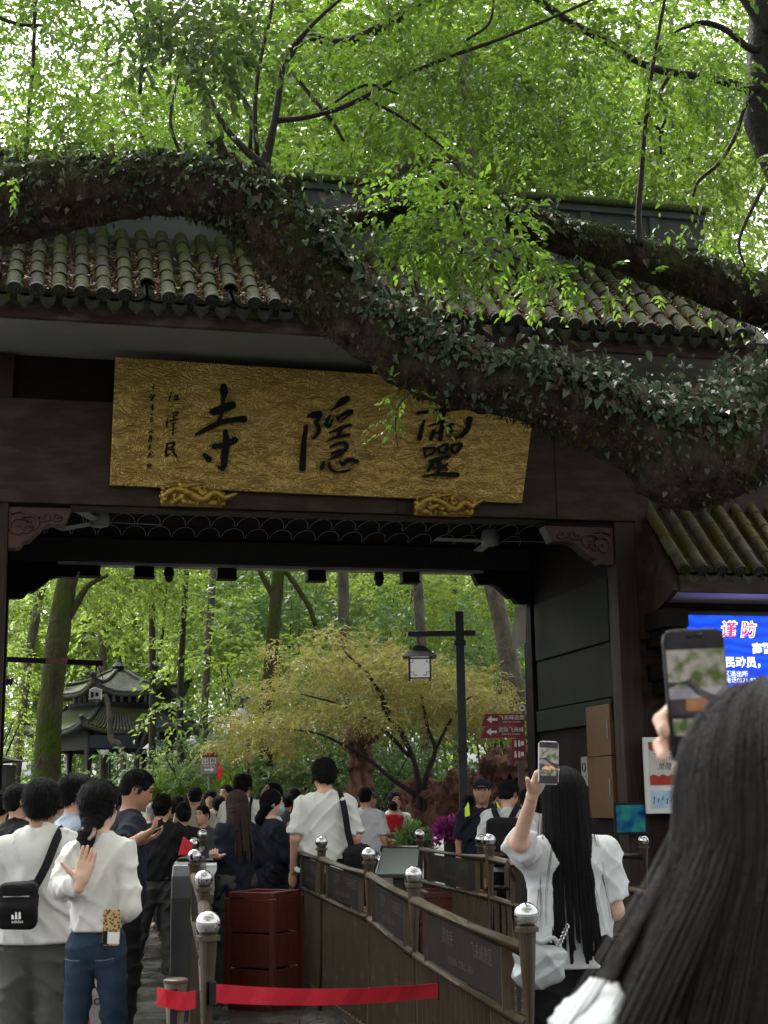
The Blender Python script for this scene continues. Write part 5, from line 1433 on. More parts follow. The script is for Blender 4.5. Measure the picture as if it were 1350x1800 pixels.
# ---- turnstiles
m_turn = M('dark_steel', (.055, .057, .058), (.075, .077, .078), scale=3, rough=.25, metal=.6)
m_turn2 = M('light_steel', (.34, .35, .35), (.28, .29, .29), scale=3, rough=.3, metal=.5)
def turnstile(px, Y, L, w, h, mat, label):
    x, y = ground(px, Y)
    t = empty('turnstile', (x, y, 0), .06, label=label, cat='turnstile', group='turnstiles at the passage')
    prof = [(0, 0), (0, h - .25), (.03, h - .10), (.12, h - .02), (.26, h), (L - .26, h), (L - .12, h - .02), (L - .03, h - .1), (L, h - .25), (L, 0)]
    MB().prism(prof, lambda a, b: (-w / 2, a, b), lambda a, b: (w / 2, a, b)).build('cabinet', mat, t, bevel=.01)
    MB().prism([(a * .94 + L * .03, b * .9 + .02) for a, b in prof], lambda a, b: (-w / 2 - .004, a, b), lambda a, b: (-w / 2 + .002, a, b)).build('side_panel', m_turn, t)
    MB().box((-w / 2 + .02, .28, h + .001), (w / 2 - .02, .6, h + .02)).build('reader', m_black, t, bevel=.005)
    return t
turnstile(322, 10.6, 1.5, .16, 1.10, m_turn, 'dark steel turnstile beside the post row')
turnstile(376, 12.2, 1.2, .22, 1.02, m_turn2, 'pale steel turnstile in front of the boy')
tg = P(325, 1484, 11.4)
o = MB().prism([(-.09, 0), (.09, 0), (.11, .16), (-.02, .24)], lambda a, b: (a, -.02, b), lambda a, b: (a * .8, .05, b * .95)).build('red_bag', M('red_nylon', (.5, .02, .03), (.4, .015, .025), rough=.45), None, bevel=.01)
o.scale = (.6, .6, .6); o.location = (tg[0], tg[1], 1.122); tag(o, 'small bright red bag standing on the dark turnstile', 'bag')

# ---- dark green lectern board behind the long railing
le = P(700, 1512, 11.6)
lec = empty('lectern', (le[0], le[1], 0), -.15, label='dark green sloped lectern board behind the long railing', cat='lectern')
m_lec = M('green_metal', (.045, .06, .052), (.06, .075, .066), scale=4, rough=.22)
MB().add([(-.17, -.16, le[2] - .10), (.17, -.16, le[2] - .10), (.15, .14, le[2] + .09), (-.15, .14, le[2] + .09), (-.17, -.15, le[2] - .13), (.17, -.15, le[2] - .13), (.15, .15, le[2] + .06), (-.15, .15, le[2] + .06)],
         [(0, 1, 2, 3), (7, 6, 5, 4), (0, 4, 5, 1), (1, 5, 6, 2), (2, 6, 7, 3), (3, 7, 4, 0)]).build('board', m_lec, lec, bevel=.006)
MB().tube([(-.165, -.16, le[2] - .09), (-.15, .14, le[2] + .10), (.15, .14, le[2] + .10)], .012, 6).build('edge_trim', m_steel, lec)
MB().box((-.04, -.04, 0), (.04, .04, le[2] - .04)).build('leg', m_rail, lec)
# ================================================================== things behind the gate
m_lamp = M('lamp_post_paint', (.030, .038, .040), (.04, .048, .05), scale=5, rough=.4)
m_frost = M('frosted_glass', (.70, .71, .69), (.62, .63, .61), scale=3, rough=.5, emit=(.9, .9, .85), estr=.06)
def lantern(px, py0, py1, w, Y, parent, off, small=False):
    """roofed square lantern hanging at px between py0 (roof tip) and py1 (foot)"""
    top = P(px, py0, Y) - off; bot = P(px, py1, Y) - off
    H = top[2] - bot[2]; W = S(w, Y) / 2; x, y = top[0], top[1]; z0 = bot[2]; z1 = top[2]
    zr = z0 + H * .62
    L = MB().add([(x - W * 1.35, y - W * 1.35, zr), (x + W * 1.35, y - W * 1.35, zr), (x + W * 1.35, y + W * 1.35, zr), (x - W * 1.35, y + W * 1.35, zr),
                  (x - W * .3, y - W * .3, z1 - H * .06), (x + W * .3, y - W * .3, z1 - H * .06), (x + W * .3, y + W * .3, z1 - H * .06), (x - W * .3, y + W * .3, z1 - H * .06)],
                 [(3, 2, 1, 0), (4, 5, 6, 7), (0, 1, 5, 4), (1, 2, 6, 5), (2, 3, 7, 6), (3, 0, 4, 7)]).build('lantern_roof', m_lamp, parent)
    MB().tube([(x, y, z1 - H * .06), (x, y, z1 + H * .02)], W * .12, 6).build('finial', m_lamp, L)
    g = MB().box((x - W * .8, y - W * .8, z0 + H * .06), (x + W * .8, y + W * .8, zr - .002)).build('lantern_glass', m_frost, parent)
    fr = parent
    for sx in (-1, 1):
        for sy in (-1, 1):
            MB().box((x + sx * W * .82 - W * .07, y + sy * W * .82 - W * .07, z0), (x + sx * W * .82 + W * .07, y + sy * W * .82 + W * .07, zr)).build('lantern_stile', m_lamp, g)
    for zz in (z0 + H * .04, zr - H * .05):
        MB().box((x - W * .88, y - W * .9, zz - H * .02), (x + W * .88, y - W * .83, zz + H * .02)).build('lantern_bar', m_lamp, g)
    if not small:
        for sx in (-1, 1):
            MB().tube([(x + sx * W * .8, y - W * .86, z0 + H * .2), (x + sx * W * .5, y - W * .86, z0 + H * .2), (x + sx * W * .5, y - W * .86, z0 + H * .12), (x + sx * W * .25, y - W * .86, z0 + H * .12)], W * .035, 4).build('lantern_fret', m_lamp, g)
            MB().tube([(x + sx * W * .8, y - W * .86, zr - H * .16), (x + sx * W * .55, y - W * .86, zr - H * .16), (x + sx * W * .55, y - W * .86, zr - H * .09)], W * .035, 4).build('lantern_fret', m_lamp, g)
LY = 18.6
lx, ly = ground(815, LY)
lamp = empty('street_lamp', (lx, ly, 0), 0, label='tall grey lamp post with crossarm and hanging square lantern', cat='street lamp')
lo = np.array([lx, ly, 0]); zt = P(805, 1075, LY)[2]; w = S(7.5, LY)
MB().box((-w, -w, 0), (w, w, zt)).build('post', m_lamp, lamp, bevel=.008)
for py in (1130, 1318):
    zz = P(812, py, LY)[2]; MB().box((-w * 1.35, -w * 1.35, zz - .03), (w * 1.35, w * 1.35, zz + .03)).build('collar', m_lamp, lamp, bevel=.006)
a = P(717, 1111, LY) - lo; b = P(836, 1113, LY) - lo
MB().box((a[0], -.035, b[2] - .035), (b[0], .035, b[2] + .035)).build('crossarm', m_lamp, lamp, bevel=.006)
MB().tube([(P(735, 1130, LY) - lo)[:3] * np.array([1, 0, 1]), np.array([(P(735, 1130, LY) - lo)[0], 0, b[2] - .03])], .012, 6).build('hanger', m_lamp, lamp)
lantern(737, 1131, 1196, 44, LY, lamp, lo)

# ---- red finger boards
m_sign = M('sign_red', (.20, .018, .022), (.17, .015, .02), scale=4, rough=.4)
m_signw = M('sign_white', (.75, .75, .73), (.7, .7, .68), rough=.5)
SY = 17.4
sx_, sy_ = ground(918, SY)
sg = empty('direction_sign', (sx_, sy_, 0), 0, label='dark red direction sign with arrow boards by the passage column', cat='sign'); so = np.array([sx_, sy_, 0])
zt = P(915, 1256, SY)[2]
MB().box((-.04, -.04, 0), (.04, .04, zt - .55)).build('post', M('sign_post', (.12, .07, .065), (.10, .06, .055), rough=.5), sg)
MB().box((-.055, -.03, zt - .55), (.055, .03, zt)).build('head', m_sign, sg)
for (y0, y1, x0, tx) in ((1254, 1276, 849, '飞来峰造像'), (1276, 1297, 848, '灵隐飞来峰')):
    A = P(x0, y0, SY) - so; B_ = P(914, y1, SY) - so
    mid = (A[2] + B_[2]) / 2
    bd = MB().prism([(A[0] - .03, B_[2]), (B_[0], B_[2]), (B_[0], A[2] - .01), (A[0] + .02, A[2] - .01)], lambda p, q: (p, -.05, q), lambda p, q: (p, -.032, q)).build('board', m_sign, sg)
    ax = A[0] + .10
    MB().prism([(ax - .06, mid), (ax, mid + .045), (ax, mid + .014), (ax + .07, mid + .014), (ax + .07, mid - .014), (ax, mid - .014), (ax, mid - .045)], lambda p, q: (p, -.054, q), lambda p, q: (p, -.051, q)).build('arrow', m_signw, bd)
    writing('board_text', tx, .062, m_signw, bd, (ax + .24, -.053, mid + .018), FR); writing('board_text', 'Feilai Peak Grottoes', .026, m_signw, bd, (ax + .24, -.053, mid - .03), FR)
for (y0, y1) in ((1299, 1316), (1318, 1335)):
    A = P(898, y0, SY) - so; B_ = P(924, y1, SY) - so
    bd = MB().box((A[0], -.05, B_[2]), (B_[0], -.032, A[2])).build('board', m_sign, sg)
    for k in range(2):
        cx = A[0] + .05 + .045 * k; mid = (A[2] + B_[2]) / 2
        p = MB(); p.sph((cx, -.052, mid + .03), (.011, .003, .011), 8, 6); p.box((cx - .012, -.054, mid - .035), (cx + .012, -.051, mid + .017)); p.build('pictogram', m_signw, bd)
    MB().box((A[0] + .115, -.054, (A[2] + B_[2]) / 2 - .02), (A[0] + .15, -.051, (A[2] + B_[2]) / 2 + .03)).build('pictogram', m_signw, bd)
q = P(917, 1245, SY) - so
o = MB().tube([(q[0], -.02, q[2]), (q[0], -.06, q[2])], .035, 12).build('camera_lens', m_signw, sg); MB().tube([(q[0], -.061, q[2]), (q[0], -.068, q[2])], .02, 10).build('glass', M('lens_blue', (.08, .16, .25), (.05, .1, .2), rough=.1), o)

# ---- hanging bar with a small white house-shaped box
by_, bz_ = gw(-3.9, 3.25, 0)[1], 0
bl = empty('bracket_bar', tuple(P(-60, 1158, 18.2)), 0, label='dark bar reaching into the passage from the gate column', cat='bar'); bo = np.array(bl.location)
MB().bar(P(-60, 1156, 18.2) - bo, P(181, 1166, 18.2) - bo, .06, S(9, 18.2)).build('beam', m_dark, bl)
MB().bar(P(82, 1160, 18.15) - bo, P(118, 1162, 18.15) - bo, .07, S(11, 18.2)).build('rusty_clamp', m_redbark, bl)
hb = empty('hanging_box', tuple(P(168, 1230, 18.2)), 0, label='small white box with black markings hanging from the dark bar', cat='box'); ho = np.array(hb.location)
w = S(10, 18.2); h = S(22, 18.2)
MB().prism([(-w, 0), (w, 0), (w, h * .8), (0, h), (-w, h * .8)], lambda a, b: (a, -.05, b), lambda a, b: (a, .05, b)).build('case', m_white, hb, bevel=.006)
MB().box((-w * .7, -.054, h * .15), (-w * .25, -.051, h * .6)).build('mark', m_black, hb); MB().box((w * .1, -.054, h * .25), (w * .6, -.051, h * .55)).build('mark', m_black, hb)
MB().box((-w * 1.05, -.055, -.012), (w * 1.05, .055, -.001)).build('foot', m_black, hb)
MB().tube(catmull([(0, 0, h * .95), (-.01, 0, h * 1.6), (.005, 0, P(168, 1168, 18.2)[2] - ho[2])], 4), .012, 6).build('cable', m_black, hb)
MB().tube(catmull([(.01, 0, h * .9), (.09, 0, h * 1.5), (.05, 0, h * 2.2), (.01, 0, P(168, 1168, 18.2)[2] - ho[2])], 4), .007, 6).build('cable', m_black, hb)
# camera on the column edge
q = P(8, 1195, 17.9)
wc = empty('wall_camera', tuple(q), 0, label='small dark camera on the passage column edge below the bar', cat='camera')
MB().tube([(-.15, 0, .02), (.06, -.02, -.02)], .05, 10).build('body', m_black, wc, smooth=True); MB().tube([(.05, -.02, -.018), (.09, -.025, -.028)], .056, 10).build('hood', m_dark, wc)
# folded canvas and tarp behind the column
q0 = P(912, 1110, 18.0)
tp_ = MB().add([P(905, 1068, 18.2), P(925, 1062, 18.0), P(924, 1130, 18.0), P(899, 1148, 18.3), P(905, 1068, 18.25), P(925, 1062, 18.05), P(924, 1130, 18.05), P(899, 1148, 18.35)], [(0, 1, 2, 3), (7, 6, 5, 4), (0, 4, 5, 1), (1, 5, 6, 2), (2, 6, 7, 3), (3, 7, 4, 0)]).build('canvas_flap', M('grey_canvas', (.22, .22, .18), (.17, .17, .14), scale=5, rough=.8))
tag(tp_, 'grey canvas flap hanging by the far passage column', 'canvas')

# ---- two-tier pavilion
PY = 34.0
px0 = P(205, 1400, PY)
pav = empty('pavilion', (px0[0], PY, 0), .35, label='grey two-tier pavilion with upturned tiled eaves in the wood', cat='pavilion')
m_pav = M('pavilion_timber', (.032, .034, .034), (.05, .052, .05), scale=3, rough=.7)
m_pavt = M('pavilion_tile', (.05, .055, .05), (.09, .093, .083), scale=5, rough=.8, c3=(.06, .072, .02), s3=1.2, t3=(.5, .62))
def pz(py): return P(205, py, PY)[2]
def proof(r0, r1, z0, z1, n, up, name):
    """hip roof: outer radius r0 at z0, inner r1 at z1, n sides, corners lifted"""
    vs = []; fs = []; M_ = 14; T_ = 8
    rb = MB()
    def pt(k, s, t):
        a0 = 2 * PI * k / n; a1 = 2 * PI * (k + 1) / n
        rr = r1 + (r0 - r1) * t
        c = np.array([math.cos(a0), math.sin(a0)]) * (1 - s) + np.array([math.cos(a1), math.sin(a1)]) * s
        z = z0 + (z1 - z0) * max(0, 1 - t) ** 1.5 + up * (abs(2 * s - 1) ** 3) * t ** 3
        return np.array([c[0] * rr, c[1] * rr, z])
    for k in range(n):
        for j in range(T_ + 1):
            for i in range(M_ + 1):
                vs.append(pt(k, i / M_, j / T_))
        b = k * (T_ + 1) * (M_ + 1)
        for j in range(T_):
            for i in range(M_):
                q = b + j * (M_ + 1) + i
                fs.append((q, q + M_ + 1, q + M_ + 2, q + 1))
        for i in range(27):
            s = (i + .5) / 27
            rb.tube([pt(k, s, t) + (0, 0, .02) for t in np.linspace(0, 1, 7)], .032, 5)
    me = MB().add(vs, fs).mesh(name, True)
    o = link(name, me, m_pavt, pav)
    sm = o.modifiers.new('thick', 'SOLIDIFY'); sm.thickness = .08
    tag(rb.build('tile_ribs', m_pavt, o, smooth=True), kind='stuff')
    for k in range(n):
        MB().tube([pt(k, 0, t) + (0, 0, .05) for t in np.linspace(0, 1.04, 9)], .06, 6).build('hip_ridge', m_pav, o, smooth=True)
    return o
R0 = S(168, PY)
proof(R0, R0 * .52, pz(1292), pz(1247), 6, .25, 'lower_roof')
proof(R0 * .74, .05, pz(1226), pz(1176), 6, .35, 'upper_roof')
MB().lathe([(R0 * .5, pz(1247)), (R0 * .5, pz(1250) + .15), (R0 * .46, pz(1250) + .16), (R0 * .46, pz(1222))], 6).build('drum_wall', m_pav, pav)
for k in range(6):
    a = 2 * PI * k / 6; r_ = R0 * .80
    MB().tube([(r_ * math.cos(a), r_ * math.sin(a), 0), (r_ * math.cos(a), r_ * math.sin(a), pz(1290))], .12, 10).build('column', m_pav, pav, smooth=True)
    a2 = a + PI / 3
    MB().bar((r_ * math.cos(a), r_ * math.sin(a), pz(1306)), (r_ * math.cos(a2), r_ * math.sin(a2), pz(1306)), .12, .42).build('beam', m_pav, pav)
    for q in range(6):
        f = (q + .5) / 6; r3 = R0 * .475
        c = np.array([math.cos(a), math.sin(a)]) * (1 - f) + np.array([math.cos(a2), math.sin(a2)]) * f
        MB().box((c[0] * r3 - .03, c[1] * r3 - .03, pz(1244)), (c[0] * r3 + .03, c[1] * r3 + .03, pz(1224))).build('lattice_post', m_grey, pav)
MB().lathe([(.12, pz(1178)), (.2, pz(1172)), (.08, pz(1164)), (.02, pz(1152))], 8).build('finial', m_pav, pav)
q = P(143, 1303, PY - R0 * .8 - .3)
nb = MB().box((-.55, -.05, -.14), (.55, .02, .14)).build('name_board', M('board_blue_black', (.012, .016, .03), (.016, .02, .035), rough=.3), pav); nb.location = (q[0] - px0[0], q[1] - PY + .3, q[2]); nb.rotation_euler = (0, 0, -.35)
# ---- ochre wall piece
ww = empty('ochre_wall', tuple(P(400, 1400, 36)) [:2] + (0,), 0, label='ochre yellow temple wall with dark tiled top far behind the exit sign', cat='wall'); wo = np.array(ww.location)
MB().box((-1.3, -.2, 0), (1.6, .2, 2.75)).build('wall_face', M('ochre_plaster', (.36, .21, .06), (.30, .17, .05), scale=2, rough=.8), ww)
MB().prism([(-.5, 2.75), (.5, 2.75), (0, 3.15)], lambda a, b: (-1.4, a, b), lambda a, b: (1.7, a, b)).build('wall_cap', m_pavt, ww)
# ---- small lamps on poles
for px, py0, py1, Y, lab in ((182, 1306, 1326, 33, 'small post lamp in front of the pavilion centre'), (266, 1308, 1330, 31, 'small post lamp against the slender dark trunk'), (305, 1310, 1328, 34, 'small post lamp beside the short dark trunk'), (340, 1298, 1322, 27, 'white post lamp nearest the exit sign'), (424, 1252, 1278, 24, 'post lamp half hidden in the maple edge')):
    x, y = ground(px, Y); t = empty('post_lamp', (x, y, 0), 0, label=lab, cat='lamp', group='small post lamps behind the gate')
    o_ = np.array([x, y, 0]); zb = P(px, py1, Y)[2]
    MB().tube([(.12, 0, 0), (.12, 0, zb + .5), (0, 0, zb + .5), (0, 0, zb + .3)], .035, 6).build('pole', m_lamp, t)
    c = P(px, py0, Y) - o_; zz = P(px, py0, Y)[2]
    MB().lathe([(.22, zb + .17), (.05, zb + .31)], 10).build('hood', m_grey, t); MB().lathe([(.09, zb), (.13, zb + .165)], 10).build('glass', m_frost, t)

# ---- exit sign, red LED boards, red flags
def board_sign(px0, py0, px1, py1, Y, label, mat, texts, post=True, cat='sign'):
    a = P(px0, py0, Y); b = P(px1, py1, Y); cx = (a[0] + b[0]) / 2
    t = empty('sign_board' if cat == 'sign' else 'led_board', (cx, Y, 0), 0, label=label, cat=cat)
    bd = MB().box((a[0] - cx, -.03, b[2]), (b[0] - cx, .03, a[2])).build('board', mat, t, bevel=.01)
    if post: MB().tube([(0, .05, 0), (0, .05, a[2] + .2)], .04, 8).build('post', m_grey, t)
    for s, sz, fz, m in texts:
        writing('board_text', s, sz, m, bd, (0, -.034, b[2] + (a[2] - b[2]) * fz), FR)
    return t, bd, a, b, cx
m_egrey = M('sign_grey', (.24, .22, .22), (.21, .195, .195), rough=.5)
t, bd, a, b, cx = board_sign(354, 1324, 382, 1361, 22, 'grey and red exit sign with white arrow on a pole', m_egrey, [('出口', .115, .62, m_signw), ('Way Out', .045, .40, m_signw)])
MB().box((a[0] - cx - .002, -.036, a[2] - .06), (b[0] - cx + .002, .02, a[2] + .012)).build('header', m_sign, t)
zc = b[2] + .07; MB().prism([(-.07, zc - .012), (.03, zc - .012), (.03, zc - .04), (.08, zc), (.03, zc + .04), (.03, zc + .012), (-.07, zc + .012)], lambda p, q: (p, -.036, q), lambda p, q: (p, -.0325, q)).build('arrow', m_signw, bd)
e_lr = emat('led_letters', (1, .06, .1), .9)
m_ledk = M('led_back', (.05, .006, .01), (.04, .005, .008), rough=.4)
board_sign(81, 1347, 103, 1372, 26, 'red LED board with glowing characters by the mossy trunk', m_ledk, [('飞来峰', .085, .78, e_lr), ('景区欢', .085, .47, e_lr), ('迎', .085, .17, e_lr)], cat='screen')
board_sign(275, 1346, 284, 1360, 30, 'tiny red and white notice beyond the slender dark trunk', M('notice_red', (.45, .03, .04), (.4, .03, .035)), [('通知', .07, .5, m_signw)], cat='screen')
m_flag = M('flag_red', (.55, .015, .025), (.45, .012, .02), rough=.6)
x, y = ground(382, 20.5); fl = empty('flag', (x, y, 0), 0, label='small red flag held up above the crowd below the exit sign', cat='flag')
z0 = P(385, 1345, 20.5)[2]
MB().tube([(0, 0, z0 - .55), (0, 0, z0 + .08)], .008, 5).build('stick', m_grey, fl)
MB().add([(0, -.01, z0 + .06), (.10, -.05, z0 - .10), (.02, .03, z0 - .22), (.0, -.01, z0 - .25), (0, 0, z0 + .06), (.10, -.04, z0 - .10), (.02, .04, z0 - .22), (.0, 0, z0 - .25)], [(0, 1, 2, 3), (7, 6, 5, 4), (0, 4, 5, 1), (1, 5, 6, 2), (2, 6, 7, 3), (3, 7, 4, 0)]).build('cloth', m_flag, fl)
# ---- small kiosk at the far left edge
kx, ky = ground(5, 24); ki = empty('kiosk', (kx, ky, 0), 0, label='small dark kiosk with tiled hood at the passage edge beyond the crowd', cat='kiosk')
MB().box((-.5, -.3, 0), (.12, .3, P(5, 1345, 24)[2])).build('body', m_pav, ki)
MB().prism([(-.6, P(5, 1345, 24)[2]), (.28, P(5, 1338, 24)[2]), (-.15, P(5, 1325, 24)[2])], lambda a, b: (a, -.45, b), lambda a, b: (a, .45, b)).build('hood', m_pavt, ki)
# ---- red-brown rockery
def rock(parts, label, seed, amp=.15, vox=.022):
    pr = []
    g = np.random.default_rng(seed)
    for px, py, rx, ry, Y in parts:
        c = P(px, py, Y); rx = S(rx, Y); ry = S(ry, Y)
        pr.append(ell(c, (rx, max(rx * .7, .1), ry), k=.08))
        for i in range(7):
            d = unit(g.normal(size=3)); pr.append(ell(c + d * np.array([rx, rx * .7, ry]) * .8, g.uniform(.25, .5, 3) * min(rx, ry) , k=.05))
    c0 = pr[0]['c'].copy(); c0[2] = 0
    f = lambda x, y, z: amp * (vnoise(np.stack([x, y, z], 1), 9.0, seed) * .5 + .7 * np.abs(vnoise(np.stack([x, y, z * .6], 1), 19.0, seed + 1)) - .2)
    V, Q = sdf(pr, vox, .06, f)
    o = link('rock', mesh_np('rock', V - c0, Q), m_redbark); o.location = c0
    tag(o, label, 'rock', 'red-brown rockery behind the gate')
rock([(636, 1400, 28, 45, 21.8), (634, 1340, 22, 45, 21.8), (630, 1300, 26, 28, 21.8), (612, 1300, 14, 14, 21.8), (650, 1290, 12, 12, 21.8)], 'tall red-brown rock pillar under the maple', 1)
rock([(770, 1420, 60, 40, 20.8), (735, 1395, 30, 26, 20.8), (800, 1390, 26, 30, 20.6), (755, 1440, 40, 30, 20.6)], 'jagged red-brown rock mass beside the maple stems', 2)
rock([(885, 1345, 42, 22, 20), (870, 1390, 55, 35, 20.2), (850, 1370, 26, 20, 20), (915, 1330, 20, 18, 20)], 'overhanging red-brown rock behind the guard', 3)
# ---- flowers and ferns
def tuft_plant(name, label, px, py, Y, r, n, mat, leaf, cat, group=None, wr=.3, pot=None):
    c = P(px, py, Y); b = np.array([c[0], c[1], 0]); t = empty(name, tuple(b), 0, label=label, cat=cat, group=group)
    g = np.random.default_rng(int(px)); D = unit(g.normal(size=(n, 3)) * np.array([1, 1, .7]) + np.array([0, 0, .8]))
    C = np.array([0, 0, c[2] - r * .4]) + D * g.random((n, 1)) ** .5 * r * .8
    o = link('foliage', mesh_np('foliage', *leaves(C, D + g.normal(0, .4, D.shape), np.cross(D, g.normal(size=D.shape)), leaf * g.uniform(.6, 1.2, n), leaf * wr, 'rich', .3), True), mat, t)
    MB().lathe([(r * .25, 0), (r * .32, c[2] - r * .4)], 10).build('pot' if pot else 'stem', pot or m_barkd, t)
    return t
FLW = leafmat('bougainvillea', [(.30, .03, .22), (.40, .05, .32), (.24, .02, .16), (.06, .10, .03)], (.4, .06, .3), .35)
FERN = leafmat('fern', [(.12, .22, .03), (.18, .28, .04), (.09, .17, .025)], (.3, .45, .06), .4)
tuft_plant('flower_bush', 'magenta flowering bush behind the railing and the guard', 790, 1452, 16.5, .22, 500, FLW, .07, 'flowers', wr=.7)
for px, py, Y, lab in ((256, 1393, 23, 'bright fern planter behind the man reading his phone'), (292, 1385, 24, 'bright fern planter between the slender trunk and the man in beige'), (328, 1390, 23.5, 'bright fern planter directly behind the man in beige'), (410, 1385, 22, 'bright fern planter behind the man with the strap')):
    tuft_plant('fern_planter', lab, px, py, Y, .32, 260, FERN, .24, 'planter', 'fern planters behind the crowd', .12, m_belt)
tuft_plant('low_plant', 'low leafy plant with pale flowers at the foot of the rocks', 725, 1470, 16.8, .3, 400, LEAFSH, .10, 'plant')
tuft_plant('low_plant', 'low bright plant behind the lectern, beside the woman with child', 716, 1462, 17.6, .28, 300, FERN, .11, 'plant')
# ================================================================== people
def skin_mat(name, c):
    m = M(name, c, tuple(x * .88 for x in c), scale=9, rough=.5, spec=.35, world_co=False, bump=.05)
    m.node_tree.nodes['Principled BSDF'].inputs['Subsurface Weight'].default_value = .08
    m.node_tree.nodes['Principled BSDF'].inputs['Subsurface Radius'].default_value = (.01, .004, .002)
    return m
SK1 = skin_mat('skin_light', (.52, .30, .20)); SK2 = skin_mat('skin_tan', (.36, .19, .12)); SK3 = skin_mat('skin_pale', (.60, .38, .28))
def cloth(name, c, c2=None, rough=.85, bump=.06, bs=60, **k):
    return M(name, c, c2 or tuple(x * .86 for x in c), scale=7, rough=rough, bump=bump, bscale=bs, spec=.2, world_co=False, sheen=.1 if max(c) > .2 else 0.0, **k)
C_MGREY = cloth('mid_grey_trouser', (.095, .095, .092), (.075, .075, .073)); C_WHITE = cloth('white_cotton', (.58, .575, .545), (.53, .525, .50)); C_CREAM = cloth('white_rayon', (.60, .59, .555), (.55, .54, .51), rough=.7)
C_BLACK = cloth('black_cotton', (.008, .008, .009)); C_NAVY = cloth('navy_cotton', (.009, .011, .021)); C_GREY = cloth('grey_trouser', (.062, .062, .061), (.046, .046, .045)); C_JEAN = cloth('blue_denim', (.012, .024, .046), (.024, .042, .07), bs=160)
C_DKGREY = cloth('charcoal_tee', (.06, .065, .07)); C_BEIGE = cloth('beige_cotton', (.45, .40, .29)); C_LBLUE = cloth('blue_grey_shirt', (.30, .36, .44), (.26, .31, .38)); C_PINK = cloth('mauve_cardigan', (.34, .24, .25)); C_RED = cloth('red_jacket', (.52, .02, .03)); C_BLUEM = cloth('mask_blue', (.30, .55, .62)); C_OFFW = cloth('soft_white', (.55, .56, .575)); C_BROWN = cloth('brown_cotton', (.16, .10, .07)); C_TEAL = cloth('teal_cotton', (.06, .20, .22)); C_YEL = cloth('mustard_cotton', (.45, .30, .06)); C_PINKL = cloth('pink_cotton', (.60, .32, .36)); C_KHAKI = cloth('khaki_cotton', (.26, .21, .14))
def hair_mat(name, c, rough=.5):
    m = M(name, c, tuple(x * 1.5 + .001 for x in c), scale=30, rough=rough, spec=.15, world_co=False, stretch=(6, 6, .3), bump=.5, bscale=90, island=.45)
    return m
HBLK = hair_mat('black_hair', (.0045, .004, .0042)); HBLK.node_tree.nodes['Principled BSDF'].inputs['Specular IOR Level'].default_value = .07; HBRN = hair_mat('brown_hair', (.022, .012, .009)); HGRY = hair_mat('grey_hair', (.32, .32, .31))
M_EYE = M('eye_dark', (.01, .008, .007), (.014, .01, .009), rough=.2); M_LIP = M('lip', (.34, .13, .11), (.30, .11, .09), rough=.45); M_SHOE = M('shoe_grey', (.10, .10, .10), (.16, .16, .155), scale=12, rough=.6); M_SOLE = M('shoe_white', (.6, .6, .58), (.5, .5, .48), rough=.6)
A_ = np.array

def hand_prims(w, d, palm, side, curl=.15, spread=.18, thumb=.7, sc=1.0, curls=None):
    """w wrist, d direction of the fingers, palm = direction the palm faces, side=+1 thumb on +cross(d,palm)"""
    d = unit(A_(d, float)); palm = A_(palm, float); palm = unit(palm - d * (d @ palm)); t = np.cross(d, palm) * side
    w = A_(w, float)
    pr = [cap(w - d * .02, w + d * .03, .024 * sc, .027 * sc, k=.012)]
    for i, f in enumerate((-.032, -.011, .011, .031)):
        pr.append(cap(w + d * .02 * sc + t * f * .6 * sc, w + (d * .088 + t * f) * sc, .017 * sc, .0125 * sc, k=.014))
    ln = (.058, .070, .077, .070)
    for i, f in enumerate((-.032, -.011, .011, .031)):
        c = curl if curls is None else curls[i]
        a = w + (d * .088 + t * f) * sc
        dd = d + t * f * spread * 8 * .3; dd = unit(dd)
        p1 = a + unit(dd * math.cos(c) + palm * math.sin(c)) * ln[i] * .48 * sc
        p2 = p1 + unit(dd * math.cos(2.1 * c) + palm * math.sin(2.1 * c)) * ln[i] * .32 * sc
        p3 = p2 + unit(dd * math.cos(3.0 * c) + palm * math.sin(3.0 * c)) * ln[i] * .24 * sc
        pr += [cap(a, p1, .0100 * sc, .0092 * sc, k=.006), cap(p1, p2, .0092 * sc, .0085 * sc, k=.003), cap(p2, p3, .0085 * sc, .0072 * sc, k=.003)]
    a = w + (d * .022 + t * .026) * sc
    m_ = a + unit(d * (1 - thumb * .55) + t * thumb + palm * .25) * .045 * sc; e = m_ + unit(d * (1 - thumb * .45) + t * thumb * .9 + palm * .15) * .048 * sc
    pr += [cap(a, m_, .016 * sc, .0125 * sc, k=.014), cap(m_, e, .0115 * sc, .0085 * sc, k=.004)]
    return pr

